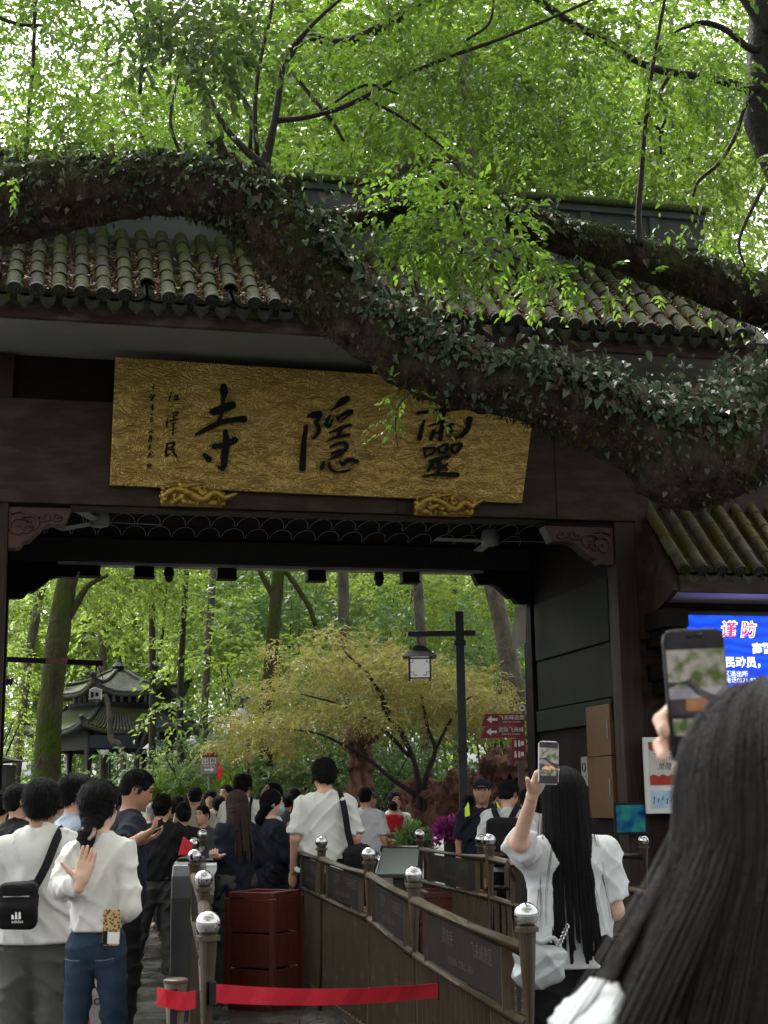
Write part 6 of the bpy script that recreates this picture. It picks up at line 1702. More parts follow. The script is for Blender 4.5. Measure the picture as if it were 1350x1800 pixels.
class Fig:
    def __init__(s, label, px, ytop, Y, face=0.0, lean=(0, 0), yaw=0.0, tilt=0.0, roll=0.0, vox=.014, group=None, H=None, arms=None, legs=None, build=1.0, at=None, kid=False, female=False, slim=1.0):
        s.slim = slim
        top = P(px, ytop, Y)
        s.H = H or top[2]
        s.sc = s.H / 1.70
        s.base = A_([top[0], Y, 0]) if at is None else A_(at, float)
        s.face = face; s.vox = vox / s.sc
        s.t = empty('person', tuple(s.base), face, label=label, cat='person', group=group)
        s.t.scale = (s.sc,) * 3
        s.b = build; s.female = female
        s.sh = [A_((-.155 * build, -.005, 1.362)), A_((.155 * build, -.005, 1.362))]
        s.hip = [A_((-.085 * slim, 0, .90)), A_((.085 * slim, 0, .90))]
        lg = legs or {}
        s.kn = [A_(lg.get('kl', (-.10, .015, .48))), A_(lg.get('kr', (.10, .015, .48)))]
        s.an = [A_(lg.get('al', (-.105, -.01, .085))), A_(lg.get('ar', (.105, -.01, .085)))]
        ar = arms or {}
        s.el = [A_(ar.get('el', (-.205 * build, -.03, 1.11))), A_(ar.get('er', (.205 * build, -.03, 1.11)))]
        s.wr = [A_(ar.get('wl', (-.215 * build, .05, .87))), A_(ar.get('wr', (.215 * build, .05, .87)))]
        s.lean = A_((lean[0], lean[1], 0))
        s.hr = eul(tilt, roll, yaw); s.hp = A_((0, .0, 1.49)) + s.lean
        s.hand = {}
    def loc(s, px, py, Y):
        q = P(px, py, Y) - s.base
        c, n = math.cos(-s.face), math.sin(-s.face)
        return A_((q[0] * c - q[1] * n, q[0] * n + q[1] * c, q[2])) / s.sc
    def hx(s, p): return s.hr @ (A_(p, float) - A_((0, 0, 1.49))) + s.hp
    def hell(s, c, r, **k): return ell(s.hx(c), r, rot=s.hr, **k)
    def hcap(s, a, b, *r, **k): return cap(s.hx(a), s.hx(b), *r, **k)
    def part(s, name, prims, mat, kd=.03, disp=None, trim=None, vox=None, parent=None, extra=None):
        V, Q = sdf(prims, vox or s.vox, kd, disp, trim)
        if extra is not None:
            V, Q = join([(V, Q), *extra])
        o = link(name, mesh_np(name, V, Q), mat, parent or s.t)
        return o
    def torso(s, g=0.0, hem=None):
        b = s.b; l = s.lean
        waist = (.105 if s.female else .118) * s.slim
        p = [cap((0, 0, 1.06), A_((0, -.005, 1.30)) + l * .7, waist + g, .130 * (.5 + .5 * s.slim) + g, sq=(1.15 * b, .80, 1), k=.05),
             cap(A_((-.105 * b, -.005, 1.345)) + l, A_((.105 * b, -.005, 1.345)) + l, .060 + g * .6, k=.06),
             cap(A_((0, -.018, 1.425)) + l, A_((-.13 * b, -.012, 1.368)) + l, .040 + g * .3, .046 + g * .3, k=.04), cap(A_((0, -.018, 1.425)) + l, A_((.13 * b, -.012, 1.368)) + l, .040 + g * .3, .046 + g * .3, k=.04)]
        return p
    def make_body(s, mat, face=True, hands=True, hvox=.0055):
        pr = [s.hell((0, .005, 1.592), (.074, .092, .108)), s.hell((0, .040, 1.535), (.054, .052, .064), k=.04), cap(A_((0, -.012, 1.38)) + s.lean, s.hx((0, -.005, 1.53)), .056 * (.88 if s.female else 1), .05 * (.88 if s.female else 1), k=.035)]
        for x in (-1, 1): pr.append(s.hell((x * .076, -.005, 1.582), (.011, .020, .031), k=.012))
        if face:
            pr += [s.hcap((0, .092, 1.60), (0, .108, 1.562), .009, .013, k=.014), s.hell((0, .088, 1.625), (.045, .014, .012), k=.02), s.hell((0, .088, 1.528), (.022, .012, .012), k=.015), s.hell((0, .075, 1.497), (.026, .024, .02), k=.02)]
            for x in (-1, 1): pr.append(s.hell((x * .032, .098, 1.602), (.018, .012, .011), op='-', k=.012))
        pr += s.torso(-.012) + [cap((-.055 * s.slim * s.b, 0, .94), (.055 * s.slim * s.b, 0, .94), .095 * s.slim, sq=(1.05, .9, 1), k=.05)]
        for i in (0, 1):
            sh = s.sh[i] + s.lean
            w_ = .84 if s.female else 1.0
            pr += [cap(sh, s.el[i], .050 * w_, .041 * w_, k=.03), cap(s.el[i], s.wr[i], .041 * w_, .026 * w_, k=.02)]
            pr += [cap(s.hip[i], s.kn[i], .076 * s.slim, .048 * s.slim, k=.04), cap(s.kn[i], s.an[i], .046 * s.slim, .034, k=.02), cap(s.an[i], s.an[i] + A_((0, .14, -.05)), .036, .032, k=.02)]
            if i not in s.hand:
                d = unit(s.wr[i] - s.el[i])
                pr += [ell(s.wr[i] + d * .07, (.036, .026, .07), k=.02)]
        extra = []
        for i, hp in s.hand.items():
            extra.append(sdf(hp, hvox / s.sc, .006))
        s.body = s.part('body', pr, mat, .03, extra=extra or None, vox=s.vox)
        if face:
            l_ = MB()
            for x in (-1, 1):
                e = MB().sph((0, 0, 0), (.013, .007, .0062), 8, 6)
                e.v = [tuple(s.hr @ A_(q) + s.hx((x * .031, .089, 1.602))) for q in e.v]
                e.build('eye', M_EYE, s.body, smooth=True); br = MB()
                br.tube([s.hx((x * .014, .097, 1.622)), s.hx((x * .034, .094, 1.628)), s.hx((x * .052, .080, 1.620))], [.0035, .0045, .0025], 6)
                br.build('eyebrow', HBLK, s.body, smooth=True)
            l_.tube([s.hx((-.024, .087, 1.529)), s.hx((0, .1005, 1.530)), s.hx((.024, .087, 1.529))], [.003, .0065, .003], 6); l_.build('lips', M_LIP, s.body, smooth=True)
        return s
    def top(s, mat, sleeve=.7, hem=.90, loose=.022, name='shirt', wr=.013, seed=1, long=False, flare=.0, slr=.0, neck=.066, vneck=False, wf=20.0):
        q_ = s.slim; hemw = .118 * q_ + loose * 1.25 + flare
        pr = s.torso(loose * .7) + [cap(A_((0, 0, 1.12)), A_((0, 0, hem - .02)), .112 * q_ + loose * .8, hemw, sq=(1.2 * s.b, .92, 1), k=.06)]
        for i in (0, 1):
            sh = s.sh[i] + s.lean
            if long:
                pr += [cap(sh, s.el[i], .058 * q_ + loose * .4, .050 * q_ + loose * .4 + slr * .5, k=.014), cap(s.el[i], s.el[i] + (s.wr[i] - s.el[i]) * .93, .048 * q_ + loose * .4 + slr * .5, .036 * q_ + loose * .25 + slr, k=.03, flat=1)]
            else:
                e = s.el[i]
                if sleeve <= 1: pr += [cap(sh, sh + (e - sh) * sleeve, .058 * q_ + loose * .45, .054 * q_ + loose * .8, k=.014, flat=1)]
                else: pr += [cap(sh, e, .058 + loose * .45, .052 + loose * .7, k=.014), cap(e, e + (s.wr[i] - e) * (sleeve - 1), .052 + loose * .7, .052 + loose * .7, k=.03, flat=1)]
        nb = A_((0, -.006, 1.40)) + s.lean
        pr += [cap(nb, nb + A_((0, .004, .034)), .074, .064, k=.02, flat=1), ell(nb + A_((0, .004, .06)), (.060, .062, .045), op='-', k=.006)]
        if vneck: pr += [ell(A_((0, .13, 1.36)) + s.lean, (.045, .08, .12), op='-', k=.01)]
        hz = hem
        o = s.part(name, pr, mat, .03, wrinkle(wr, wf, seed, (.8, .2, .55)), lambda X, Y, Z: (hz - Z) + 0 * X + 0 * Y)
        return o
    def trousers(s, mat, loose=.016, flare=.0, name='trousers', seed=2, wr=.012, ankle=.09, waist=1.02):
        q_ = s.slim; pr = [cap((-.055 * q_, 0, .95), (.055 * q_, 0, .95), .122 * q_ + loose * .4, sq=(1.06 * s.b, .92, 1), k=.05), cap((0, 0, .95), (0, 0, waist), .118 * q_, .112 * q_, sq=(1.22 * s.b, .88, 1), k=.04)]
        for i in (0, 1):
            a = s.an[i] + A_((0, 0, ankle - .085)); 
            pr += [cap(s.hip[i], s.kn[i], .090 * q_ + loose, .060 * q_ + loose, k=.03), cap(s.kn[i], a, .058 * q_ + loose, .044 * q_ + loose + flare, k=.03, flat=1)]
        return s.part(name, pr, mat, .03, wrinkle(wr, 18, seed, (.5, .3, .9)))
    def shoes(s, mat=None, sole=None):
        for i in (0, 1):
            a = s.an[i]; d = A_((.03 * (1 if i else -1), 1, 0)); d = unit(d)
            f = A_((a[0], a[1], .045))
            pr = [cap(f - d * .05, f + d * .13, .042, .036, sq=(1, 1, .95), k=.03), cap(A_((a[0], a[1], .10)), f, .042, .045, k=.03)]
            o = s.part('shoe', pr, mat or M_SHOE, .02, None, lambda X, Y, Z: (.004 - Z) + 0 * X + 0 * Y, vox=max(s.vox * .8, .008))
    def hair(s, style='short', mat=HBLK, seed=0, length=1.1, vox=None, wid=.085, inner=False, auto=True):
        h = [s.hell((0, -.002, 1.608), (.084, .104, .104))]
        cut = [s.hell((0, .112, 1.560), (.078, .062, .088), op='-', k=.02)]
        dz = wrinkle(.006, 55, seed, (.2, .2, 1.4))
        if style == 'short':
            pr = h + [s.hell((0, -.055, 1.565), (.066, .045, .06), k=.03)] + cut + [s.hell((x * .09, .012, 1.545), (.026, .04, .055), op='-', k=.015) for x in (-1, 1)] + [s.hell((0, -.04, 1.465), (.12, .12, .05), op='-', k=.015)]
        elif style == 'mop':
            pr = h + [s.hell((0, .02, 1.655), (.082, .09, .058), k=.02), s.hell((0, -.055, 1.575), (.072, .05, .075), k=.03)] + [s.hell((0, .125, 1.54), (.085, .07, .082), op='-', k=.02)] + [s.hell((x * .092, .012, 1.535), (.024, .04, .055), op='-', k=.015) for x in (-1, 1)] + [s.hell((0, -.04, 1.455), (.12, .12, .05), op='-', k=.015)]
        elif style == 'crop':
            pr = [s.hell((0, -.001, 1.605), (.079, .100, .100)), s.hell((0, -.05, 1.57), (.064, .045, .055), k=.03)] + cut + [s.hell((x * .085, .014, 1.55), (.026, .045, .06), op='-', k=.012) for x in (-1, 1)] + [s.hell((0, -.04, 1.475), (.12, .12, .05), op='-', k=.012)]
            dz = wrinkle(.002, 80, seed)
        elif style == 'bun':
            pr = h + cut + [s.hell((0, -.055, 1.55), (.066, .045, .07), k=.03), s.hell((0, -.115, 1.585), (.042, .042, .042), k=.02), s.hell((0, -.04, 1.455), (.12, .12, .045), op='-', k=.012)]
        elif style == 'tail':
            pr = h + cut + [s.hell((0, -.058, 1.555), (.068, .05, .085), k=.03), s.hcap((0, -.10, 1.50), (0, -.12, 1.45), .036, .036, k=.02), s.hcap((0, -.12, 1.45), (.0, -.125, length), .040, .014, k=.02)]
        elif style == 'long':
            pr = h + cut + [s.hell((0, -.05, 1.56), (.078, .055, .09) if inner else (.083, .07, .10), k=.03)]
            n = 6
            if inner: wid = .07
            for i in range(n):
                x = (i / (n - 1) - .5) * 2 * (wid - .02)
                pr.append(cap(s.hx((x * .8, -.065 + .03 * abs(x) / wid, 1.55)), A_((x * 1.15, (-.08 if inner else -.115) + .05 * (abs(x) / wid) ** 2, length + .02 * ((i * 7) % 3))) + s.lean, .028 if inner else .042, .022, k=.035))
            for x in (() if inner else (-1, 1)): pr.append(cap(s.hx((x * .075, .0, 1.57)), A_((x * .11, -.03, length + .12)) + s.lean, .026, .02, k=.03))
        elif style == 'bob':
            pr = h + cut + [s.hell((0, -.035, 1.55), (.088, .08, .11), k=.03), s.hell((0, -.03, 1.43), (.13, .12, .04), op='-', k=.01)]
        o = s.part('hair', pr, mat, .02, dz, vox=vox or min(s.vox, .012))
        if auto:
            w = .0018 if s.vox < .017 else .0032; n = 1000 if s.vox < .017 else 500
            if style == 'long': strands('hair_strands', hair_paths(s, n, seed + 3, length - .03, .01, 1.2, S_=12, clump=50, lift=.012, wav=.004, back=.06), mat, s.t, w, 12)
            else: crop_hair(s, n, seed + 7, {'crop': .014, 'short': .03, 'mop': .042}.get(style, .05), mat, (0, -1, -.6) if style in ('bun', 'tail') else (0, -.2, -1), lift=.02 if style in ('bun', 'tail') else .3, width=w, mess=.12 if style in ('bun', 'tail') else .35)
        return o
    def capn(s, mat):
        o = s.part('cap', [s.hell((0, -.005, 1.645), (.09, .10, .066)), s.hell((0, -.0, 1.60), (.12, .14, .022), op='-', k=.005)], mat, .01, vox=.01)
        s.part('peak', [s.hell((0, .105, 1.625), (.07, .065, .010))], mat, .01, parent=o, vox=.009)
    def strap(s, pts, w, mat, name='strap', th=.006, parent=None):
        q = catmull(pts, 6)
        mb = MB(); vs = []; fs = []
        for i, p in enumerate(q):
            d = unit(q[min(i + 1, len(q) - 1)] - q[max(i - 1, 0)])
            out = A_((p[0] * .3, p[1], 0.02)); out = unit(out - d * (out @ d)); x = np.cross(d, out)
            for a, b in ((-1, -1), (1, -1), (1, 1), (-1, 1)): vs.append(p + x * a * w / 2 + out * b * th / 2)
        for i in range(len(q) - 1):
            for k in range(4): fs.append((i * 4 + k, i * 4 + (k + 1) % 4, i * 4 + 4 + (k + 1) % 4, i * 4 + 4 + k))
        fs += [(3, 2, 1, 0), tuple(range(len(vs) - 4, len(vs)))]
        return mb.add(vs, fs).build(name, mat, parent or s.t)

def strands(name, roots, mat, parent, width, seg_n):
    """roots: array (N, S, 3) of polylines -> thin 3-sided tubes tapering to the tip"""
    N_, S_, _ = roots.shape
    T = unit(np.gradient(roots, axis=1))
    out = roots - np.array([0, 0.02, 0]); out = np.stack([out[..., 0], out[..., 1], np.full(out.shape[:2], .03)], -1)
    sd = unit(np.cross(T, out) + 1e-6); up_ = np.cross(sd, T)
    w = width * 1.5 * (1 - .6 * (np.arange(S_) / (S_ - 1)) ** 3)[None, :, None]
    V = np.stack([roots - sd * w, roots + up_ * w * .5, roots + sd * w], 2).reshape(-1, 3)     # shallow roof-shaped ribbon
    n = np.arange(N_)[:, None, None] * S_ * 3; i = np.arange(S_ - 1)[None, :, None] * 3; k = np.arange(2)[None, None, :]
    F = np.stack([n + i + k, n + i + k + 1, n + i + 4 + k, n + i + 3 + k], -1).reshape(-1, 4)
    return link(name, mesh_np(name, V, F, True), mat, parent)
def hair_paths(f, N_, seed, length, flare, spread, S_=18, clump=70, lift=.012, wav=.006, front=.9, back=.03, pull=.62):
    """straight long hair falling from a middle parting; local frame of figure f"""
    g = np.random.default_rng(seed)
    cl = g.uniform(0, 1, clump)
    ci = g.integers(0, clump, N_)
    # azimuth measured from the back (0) towards both sides (+-pi)
    az0 = (np.arange(clump) / clump - .5) * 2 * (PI * front)
    az0 = az0 + g.normal(0, .05, clump)
    az = az0[ci] + g.normal(0, .06, N_)
    lay = g.random(N_)
    fm = (g.uniform(.25, 1, clump) ** .7)[ci] * g.uniform(.85, 1.05, N_)
    out = []
    t0 = g.uniform(.05, .9, N_)
    cx = az0[ci]
    for j in range(S_):
        u = j / (S_ - 1)
        th = t0 + (1.72 - t0) * min(1, u / .34)
        R_ = np.array([.079, .094, .104]) + lift * (.4 + lay[:, None])
        p = np.stack([np.sin(th) * np.sin(az) * R_[:, 0], -np.sin(th) * np.cos(az) * R_[:, 1], np.cos(th) * R_[:, 2]], 1) + np.array([0, -.008, 1.602])
        if u > .34:
            v = (u - .34) / .66
            end = length + .07 * (g.standard_normal(clump) * .35)[ci] if j == S_ - 1 and False else length + .05 * np.sin(cx * 9 + seed)
            z = p[:, 2] * (1 - v) + end * v
            fx = np.sign(p[:, 0]) * flare * fm * (v * v / (v + .03)) ** .95 * np.clip(np.abs(p[:, 0]) / .06, 0, 1.2) + p[:, 0] * (spread - 1) * v
            # hang over the shoulders behind the back
            y = p[:, 1] * (1 - v * .35) - back * v - .05 * v * np.exp(-(p[:, 0] / .09) ** 2)
            # tips gather into locks
            tipx = (np.sin(cx * 23) * .004)
            p = np.stack([p[:, 0] + fx + tipx * v + wav * np.sin(v * 5 + cx * 7) * v, y + wav * np.cos(v * 4 + cx * 11) * v, z], 1)
        out.append(p)
    Pp = np.stack(out, 1)
    Pp = np.einsum('ij,nsj->nsi', f.hr, Pp - np.array([0, 0, 1.49])) + f.hp
    # pull strands towards their lock
    for c in range(clump):
        m = ci == c
        if m.sum() < 2: continue
        ctr = Pp[m].mean(0)
        wgt = (np.linspace(0, 1, S_) ** 1.3 * pull)[None, :, None]
        Pp[m] = Pp[m] * (1 - wgt) + ctr[None] * wgt
    return Pp

def crop_hair(f, n, seed, L=.035, mat=HBLK, comb=(0, -.2, -1.0), lo=-.35, lift=.25, width=.0011, front=.55, mess=.3):
    """short hairs growing from the scalp, combed roughly one way"""
    g = np.random.default_rng(seed)
    d = unit(g.normal(size=(n * 2, 3)))
    keep = (d[:, 2] > lo - .35 * (d[:, 1] < -.2)) & ~((d[:, 1] > .35) & (d[:, 2] < front))
    d = d[keep][:n]
    Rr = np.array([.081, .101, .102])
    root = d * Rr + np.array([0, -.003, 1.606])
    whorl = unit(np.array(comb) + g.normal(0, mess, d.shape)); tang = unit(whorl - d * (whorl * d).sum(1, keepdims=True))
    ln = L * g.uniform(.5, 1.25, len(d))[:, None]
    pts = np.stack([root - d * .004, root + (d * lift + tang) * ln * .35, root + (d * lift * .7 + tang * 1.1) * ln * .75, root + (d * lift * .5 + tang * 1.15 + np.array([0, 0, -.15])) * ln], 1)
    pts = np.einsum('ij,nsj->nsi', f.hr, pts - np.array([0, 0, 1.49])) + f.hp
    return strands('hair_strands', pts, mat, f.t, width, 4)
# ---- a phone with a lit camera view on its screen
def phone(label, c, face, tilt, roll, w=.077, h=.160, case=m_black, view=True, estr=.5):
    t = empty('phone', tuple(c), 0, label=label, cat='phone')
    t.rotation_euler = (tilt, roll, face)
    V, Q = sdf([rbox((0, 0, 0), (w / 2 - .012, .0012, h / 2 - .012), .0032), rbox((0, 0, 0), (w / 2 - .0035, .001, h / 2 - .014), .0032, k=.001), rbox((0, 0, 0), (w / 2 - .014, .001, h / 2 - .0035), .0032, k=.001), *[cap((sx * (w / 2 - .0125), -.001, sz * (h / 2 - .0125)), (sx * (w / 2 - .0125), .001, sz * (h / 2 - .0125)), .0115, k=.001, flat=0) for sx in (-1, 1) for sz in (-1, 1)]], .0016, .001)
    # keep the case thin
    V[:, 1] = np.clip(V[:, 1], -.0045, .0045)
    link('case', mesh_np('case', V, Q), case, t)
    if view:
        sw, sh = w * .46, h * .475
        def r(name, x0, x1, z0, z1, mat, d): return MB().box((x0 * sw, -.0048 - d, z0 * sh), (x1 * sw, -.0046 - d, z1 * sh)).build(name, mat, scr)
        scr = MB().box((-sw, -.0052, -sh), (sw, -.0046, sh)).build('screen', SCR_BASE, t)
        r('preview_trees', -1, 1, .12, .72, SCR_GREEN, .0008); r('preview_roof', -1, 1, -.05, .12, SCR_GREY, .0008); r('preview_beam', -1, 1, -.30, -.05, SCR_DARK, .0008); r('preview_plaque', -.45, .5, -.24, -.06, SCR_GOLD, .0012); r('preview_passage', -.95, .8, -.62, -.36, SCR_GREEN, .0010)
        MB().tube([(-sw, -.0066, sh * .17), (-sw * .3, -.0066, sh * .2), (0, -.0066, sh * .05), (sw * .4, -.0066, -sh * .05), (sw, -.0066, -sh * .12)], [.004, .0045, .005, .005, .006], 6).build('preview_limb', SCR_DARK, scr)
        MB().tube([(-sw * .25, -.0062, sh * .93), (sw * .25, -.0062, sh * .93)], .0035, 8).build('camera_slot', m_black, scr)
    return t
def scrm(name, c1, c2, s, st=.55):
    m = M(name, (0, 0, 0), (0, 0, 0), rough=.15); nt = m.node_tree; N = nt.nodes
    nz = N.new('ShaderNodeTexNoise'); nz.inputs['Scale'].default_value = s; nz.inputs['Detail'].default_value = 4
    co = N.new('ShaderNodeTexCoord'); nt.links.new(co.outputs['Object'], nz.inputs['Vector'])
    r = N.new('ShaderNodeValToRGB'); r.color_ramp.elements[0].position = .4; r.color_ramp.elements[1].position = .62; r.color_ramp.elements[0].color = (*c1, 1); r.color_ramp.elements[1].color = (*c2, 1)
    nt.links.new(nz.outputs['Fac'], r.inputs['Fac']); nt.links.new(r.outputs['Color'], N['Principled BSDF'].inputs['Emission Color']); N['Principled BSDF'].inputs['Emission Strength'].default_value = st
    return m
SCR_BASE = scrm('screen_black', (.003, .003, .004), (.008, .007, .008), 30); SCR_GREEN = scrm('screen_trees', (.04, .06, .015), (.20, .18, .16), 60, .35); SCR_GREY = scrm('screen_roof', (.09, .085, .10), (.14, .13, .14), 60, .5); SCR_DARK = scrm('screen_timber', (.012, .01, .012), (.03, .022, .022), 40, .5); SCR_GOLD = scrm('screen_plaque', (.20, .09, .04), (.25, .12, .05), 60, .3)

# ------------------------------------------------------------------ man in white tee with crossbody bag
f = Fig('man in white tee and grey trousers with black crossbody bag, seen from behind', 74, 1372, 7.25, 0.05, vox=.0105, build=1.06, arms=dict(el=(-.25, -.02, 1.10), wl=(-.24, .10, .90), er=(.22, .05, 1.11), wr=(.14, .22, 1.02)))
f.make_body(SK2, False); f.hair('mop', seed=3, auto=False); crop_hair(f, 2200, 1, .045); f.top(C_WHITE, 1.05, .90, .030, wr=.017, seed=5, neck=.066, wf=20, flare=.05)
f.trousers(C_MGREY, .030, .012, wr=.018, seed=6); f.shoes()
st_pts = [(.12, .10, 1.36), (.115, .02, 1.455), (.10, -.085, 1.41), (.06, -.165, 1.27), (-.02, -.185, 1.12), (-.11, -.185, 1.00)]
f.strap(st_pts, .042, C_BLACK, 'bag_strap')
bag = empty('crossbody_bag', tuple(P(31, 1592, 6.93)), .12, label='black crossbody bag with white three-stripe logo on the man in white tee', cat='bag')
V, Q = sdf([rbox((0, 0, 0), (.058, .020, .075), .032), cap((-.06, -.045, -.02), (.06, -.045, -.02), .03, k=.04)], .008, .02, wrinkle(.006, 22, 4))
link('pouch', mesh_np('pouch', V, Q), C_BLACK, bag)
lg = MB()
for i, h in enumerate((.020, .032, .044)):
    x = -.030 + .016 * i + .02
    lg.add([(x - .006, -.082, -.055), (x + .006, -.082, -.055), (x + .001, -.078, -.055 + h), (x - .010 + .004, -.078, -.055 + h)], [(0, 1, 2, 3)])
lg.build('logo', m_signw, bag); writing('logo_text', 'adidas', .022, m_signw, bag, (.012, -.084, -.066), FR)
MB().tube([(-.06, -.066, .045), (.06, -.066, .045)], .004, 5).build('zip', m_grey, bag)

# ------------------------------------------------------------------ woman with hand behind her back
f = Fig('woman in white long-sleeved top and blue jeans, hand folded behind her back', 176, 1374, 6.75, -.04, vox=.0098, female=True, build=.84, slim=.80, yaw=-.25)
el = f.loc(108, 1560, 6.66); wl = f.loc(141, 1553, 6.46)
f.el[0] = el; f.wr[0] = wl; f.el[1] = A_((.165, -.03, 1.11)); f.wr[1] = A_((-.02, .20, 1.02))
f.hand[0] = hand_prims(f.wr[0], f.loc(160, 1485, 6.47) - f.wr[0], (0, -1, 0), -1, .06, .12, .95, 1.0)
f.make_body(SK3, False, hvox=.0045)
f.top(C_CREAM, long=True, hem=1.005, loose=.015, flare=.004, wr=.014, seed=8, slr=.008, neck=.056, wf=20)
f.trousers(C_JEAN, .004, .028, 'jeans', seed=9, wr=.008); f.shoes()
f.hair('tail', HBLK, seed=3, length=1.36, vox=.008, auto=False); crop_hair(f, 2200, 2, .06, comb=(0, -1, -.9), lift=.0, mess=.08)
sc_ = f.part('scrunchie', [cap(f.hx((-.02, -.125, 1.452)), f.hx((.025, -.12, 1.465)), .022, k=.01), *[ell(f.hx((.012 + .03 * math.cos(q), -.13 + .016 * math.sin(q * 2), 1.458 + .026 * math.sin(q))), (.011, .011, .011), k=.004) for q in np.linspace(0, 6, 9)]], M('beads', (.12, .06, .045), (.45, .36, .30), scale=60, rough=.35, world_co=False), .008, vox=.006)
for sx, pz_ in ((-1, .86), (1, .86)):
    o = f.strap([A_((sx * .035, -.158, .885)), A_((sx * .075, -.152, .885)), A_((sx * .115, -.128, .89))], .004, M('denim_stitch', (.11, .13, .15), (.09, .11, .13)), 'pocket_seam', .003)
    o = f.strap([A_((sx * .035, -.158, .885)), A_((sx * .045, -.157, .80)), A_((sx * .08, -.145, .775)), A_((sx * .115, -.12, .80)), A_((sx * .118, -.122, .885))], .003, C_JEAN, 'pocket_edge', .005)
pc = P(196, 1630, 6.55)
def leopard():
    m = M('leopard_case', (.42, .27, .12), (.36, .22, .10), scale=12, rough=.3, world_co=False); nt = m.node_tree; N = nt.nodes
    v = N.new('ShaderNodeTexVoronoi'); v.inputs['Scale'].default_value = 70; co = N.new('ShaderNodeTexCoord'); nt.links.new(co.outputs['Object'], v.inputs['Vector'])
    r = N.new('ShaderNodeValToRGB'); e = r.color_ramp.elements; e[0].position = .18; e[0].color = (.30, .17, .07, 1); e[1].position = .45; e[1].color = (.50, .34, .16, 1); q = e.new(.22); q.color = (.012, .008, .006, 1); q = e.new(.36); q.color = (.015, .01, .008, 1); q = e.new(.40); q.color = (.5, .33, .15, 1)
    nt.links.new(v.outputs['Distance'], r.inputs['Fac']); nt.links.new(r.outputs['Color'], N['Principled BSDF'].inputs['Base Color']); return m
ph = phone('phone in leopard-print case tucked in the back pocket of the jeans', (pc[0], pc[1], pc[2]), .1, 0.12, .03, case=leopard(), view=False)
MB().box((-.015, -.0065, -.07), (.036, -.0048, -.02)).build('card', m_signw, ph); MB().box((-.037, -.0063, -.075), (-.016, -.0048, -.015)).build('sticker', m_black, ph)
# shopping bags carried in front of her
sb = empty('paper_bag', tuple(ground(156, 7.6)) + (0,), .2, label='white paper carrier bag showing between the jeans and grey trousers', cat='bag')
MB().add([(-.16, -.07, .30), (.16, -.07, .30), (.16, .07, .30), (-.16, .07, .30), (-.17, -.08, .70), (.17, -.08, .70), (.17, .08, .70), (-.17, .08, .70)], [(3, 2, 1, 0), (0, 1, 5, 4), (1, 2, 6, 5), (2, 3, 7, 6), (3, 0, 4, 7)]).build('sack', M('white_paper', (.62, .63, .65), (.56, .57, .6), scale=4, rough=.5, bump=.3, bscale=8), sb)
writing('bag_text', 'vior', .07, m_black, sb, (.06, -.085, .56), FR)
MB().tube([(-.06, 0, .70), (-.05, 0, .86), (.05, 0, .86), (.06, 0, .70)], .006, 5).build('handle', m_black, sb)
rb_ = empty('red_tote', tuple(ground(136, 7.4)) + (0,), -.2, label='crumpled dark red bag hanging low between the two pairs of legs', cat='bag')
V, Q = sdf([rbox((0, 0, .30), (.14, .03, .10), .05), cap((-.18, 0, .42), (.18, 0, .36), .04, k=.05), cap((-.16, 0, .20), (.2, .02, .24), .05, k=.05)], .013, .04, wrinkle(.03, 12, 7))
link('sack', mesh_np('sack', V, Q), M('maroon_nylon', (.16, .012, .03), (.22, .02, .045), scale=5, rough=.35, world_co=False), rb_)
MB().tube([(-.1, 0, .42), (-.05, 0, .72), (.05, 0, .72), (.1, 0, .42)], .008, 5).build('handle', m_pred, rb_)

# ------------------------------------------------------------------ woman raising her phone
f = Fig('woman with long straight black hair in white tee raising a phone', 990, 1358, 6.0, -.0 + .12, vox=.0095, female=True, build=1.08, slim=1.0, yaw=.06)
f.el[0] = f.loc(912, 1480, 5.62); f.wr[0] = f.loc(938, 1392, 5.42); f.el[1] = A_((.205, .0, 1.12)); f.wr[1] = A_((.17, .20, 1.03))
f.hand[0] = hand_prims(f.wr[0], f.loc(962, 1340, 5.36) - f.wr[0], f.loc(962, 1340, 5.2) - f.loc(962, 1340, 5.36) + A_((.15, 0, 0)), -1, .42, .1, .8, .98)
f.make_body(SK3, False, hvox=.0045)
f.top(C_OFFW, .80, .90, .016, flare=.012, wr=.009, seed=12, neck=.062, wf=20)
f.trousers(C_BLACK, .02, 0, seed=13); f.shoes()
f.hair('long', HBLK, seed=5, length=1.04, vox=.008, wid=.095, inner=True, auto=False)
strands('hair_strands', hair_paths(f, 3800, 3, .975, .010, 1.12, clump=150, lift=.016, wav=.003, back=.055, S_=12), HBLK, f.t, .0012, 18)
strands('loose_strands', hair_paths(f, 46, 9, 1.05, .075, 1.2, clump=20, lift=.02, wav=.012, front=.75, back=.05), HBLK, f.t, .0010, 18)
f.strap([f.sh[0] + A_((-.07, -.05, -.11)), f.sh[0] + A_((-.09, -.03, -.06)), f.sh[0] + A_((-.085, .02, -.03))], .014, C_BLACK, 'sleeve_lace', .012)
phone('phone held up by the woman in white tee, showing the gate', P(964, 1341, 5.34), .10, -.05, .05, case=M('silver_case', (.5, .51, .53), (.45, .46, .48), rough=.25, metal=.5))
bg = empty('silver_handbag', tuple(P(950, 1698, 5.72)), .15, label='silver grey slouchy handbag beside the ball-topped railing post', cat='bag')
V, Q = sdf([rbox((0, 0, 0), (.065, .02, .04), .035), ell((-.03, 0, -.03), (.10, .05, .07), k=.04), cap((-.09, 0, .06), (.09, 0, .05), .028, k=.04)], .006, .03, wrinkle(.008, 18, 3))
bg.scale = (.86,) * 3
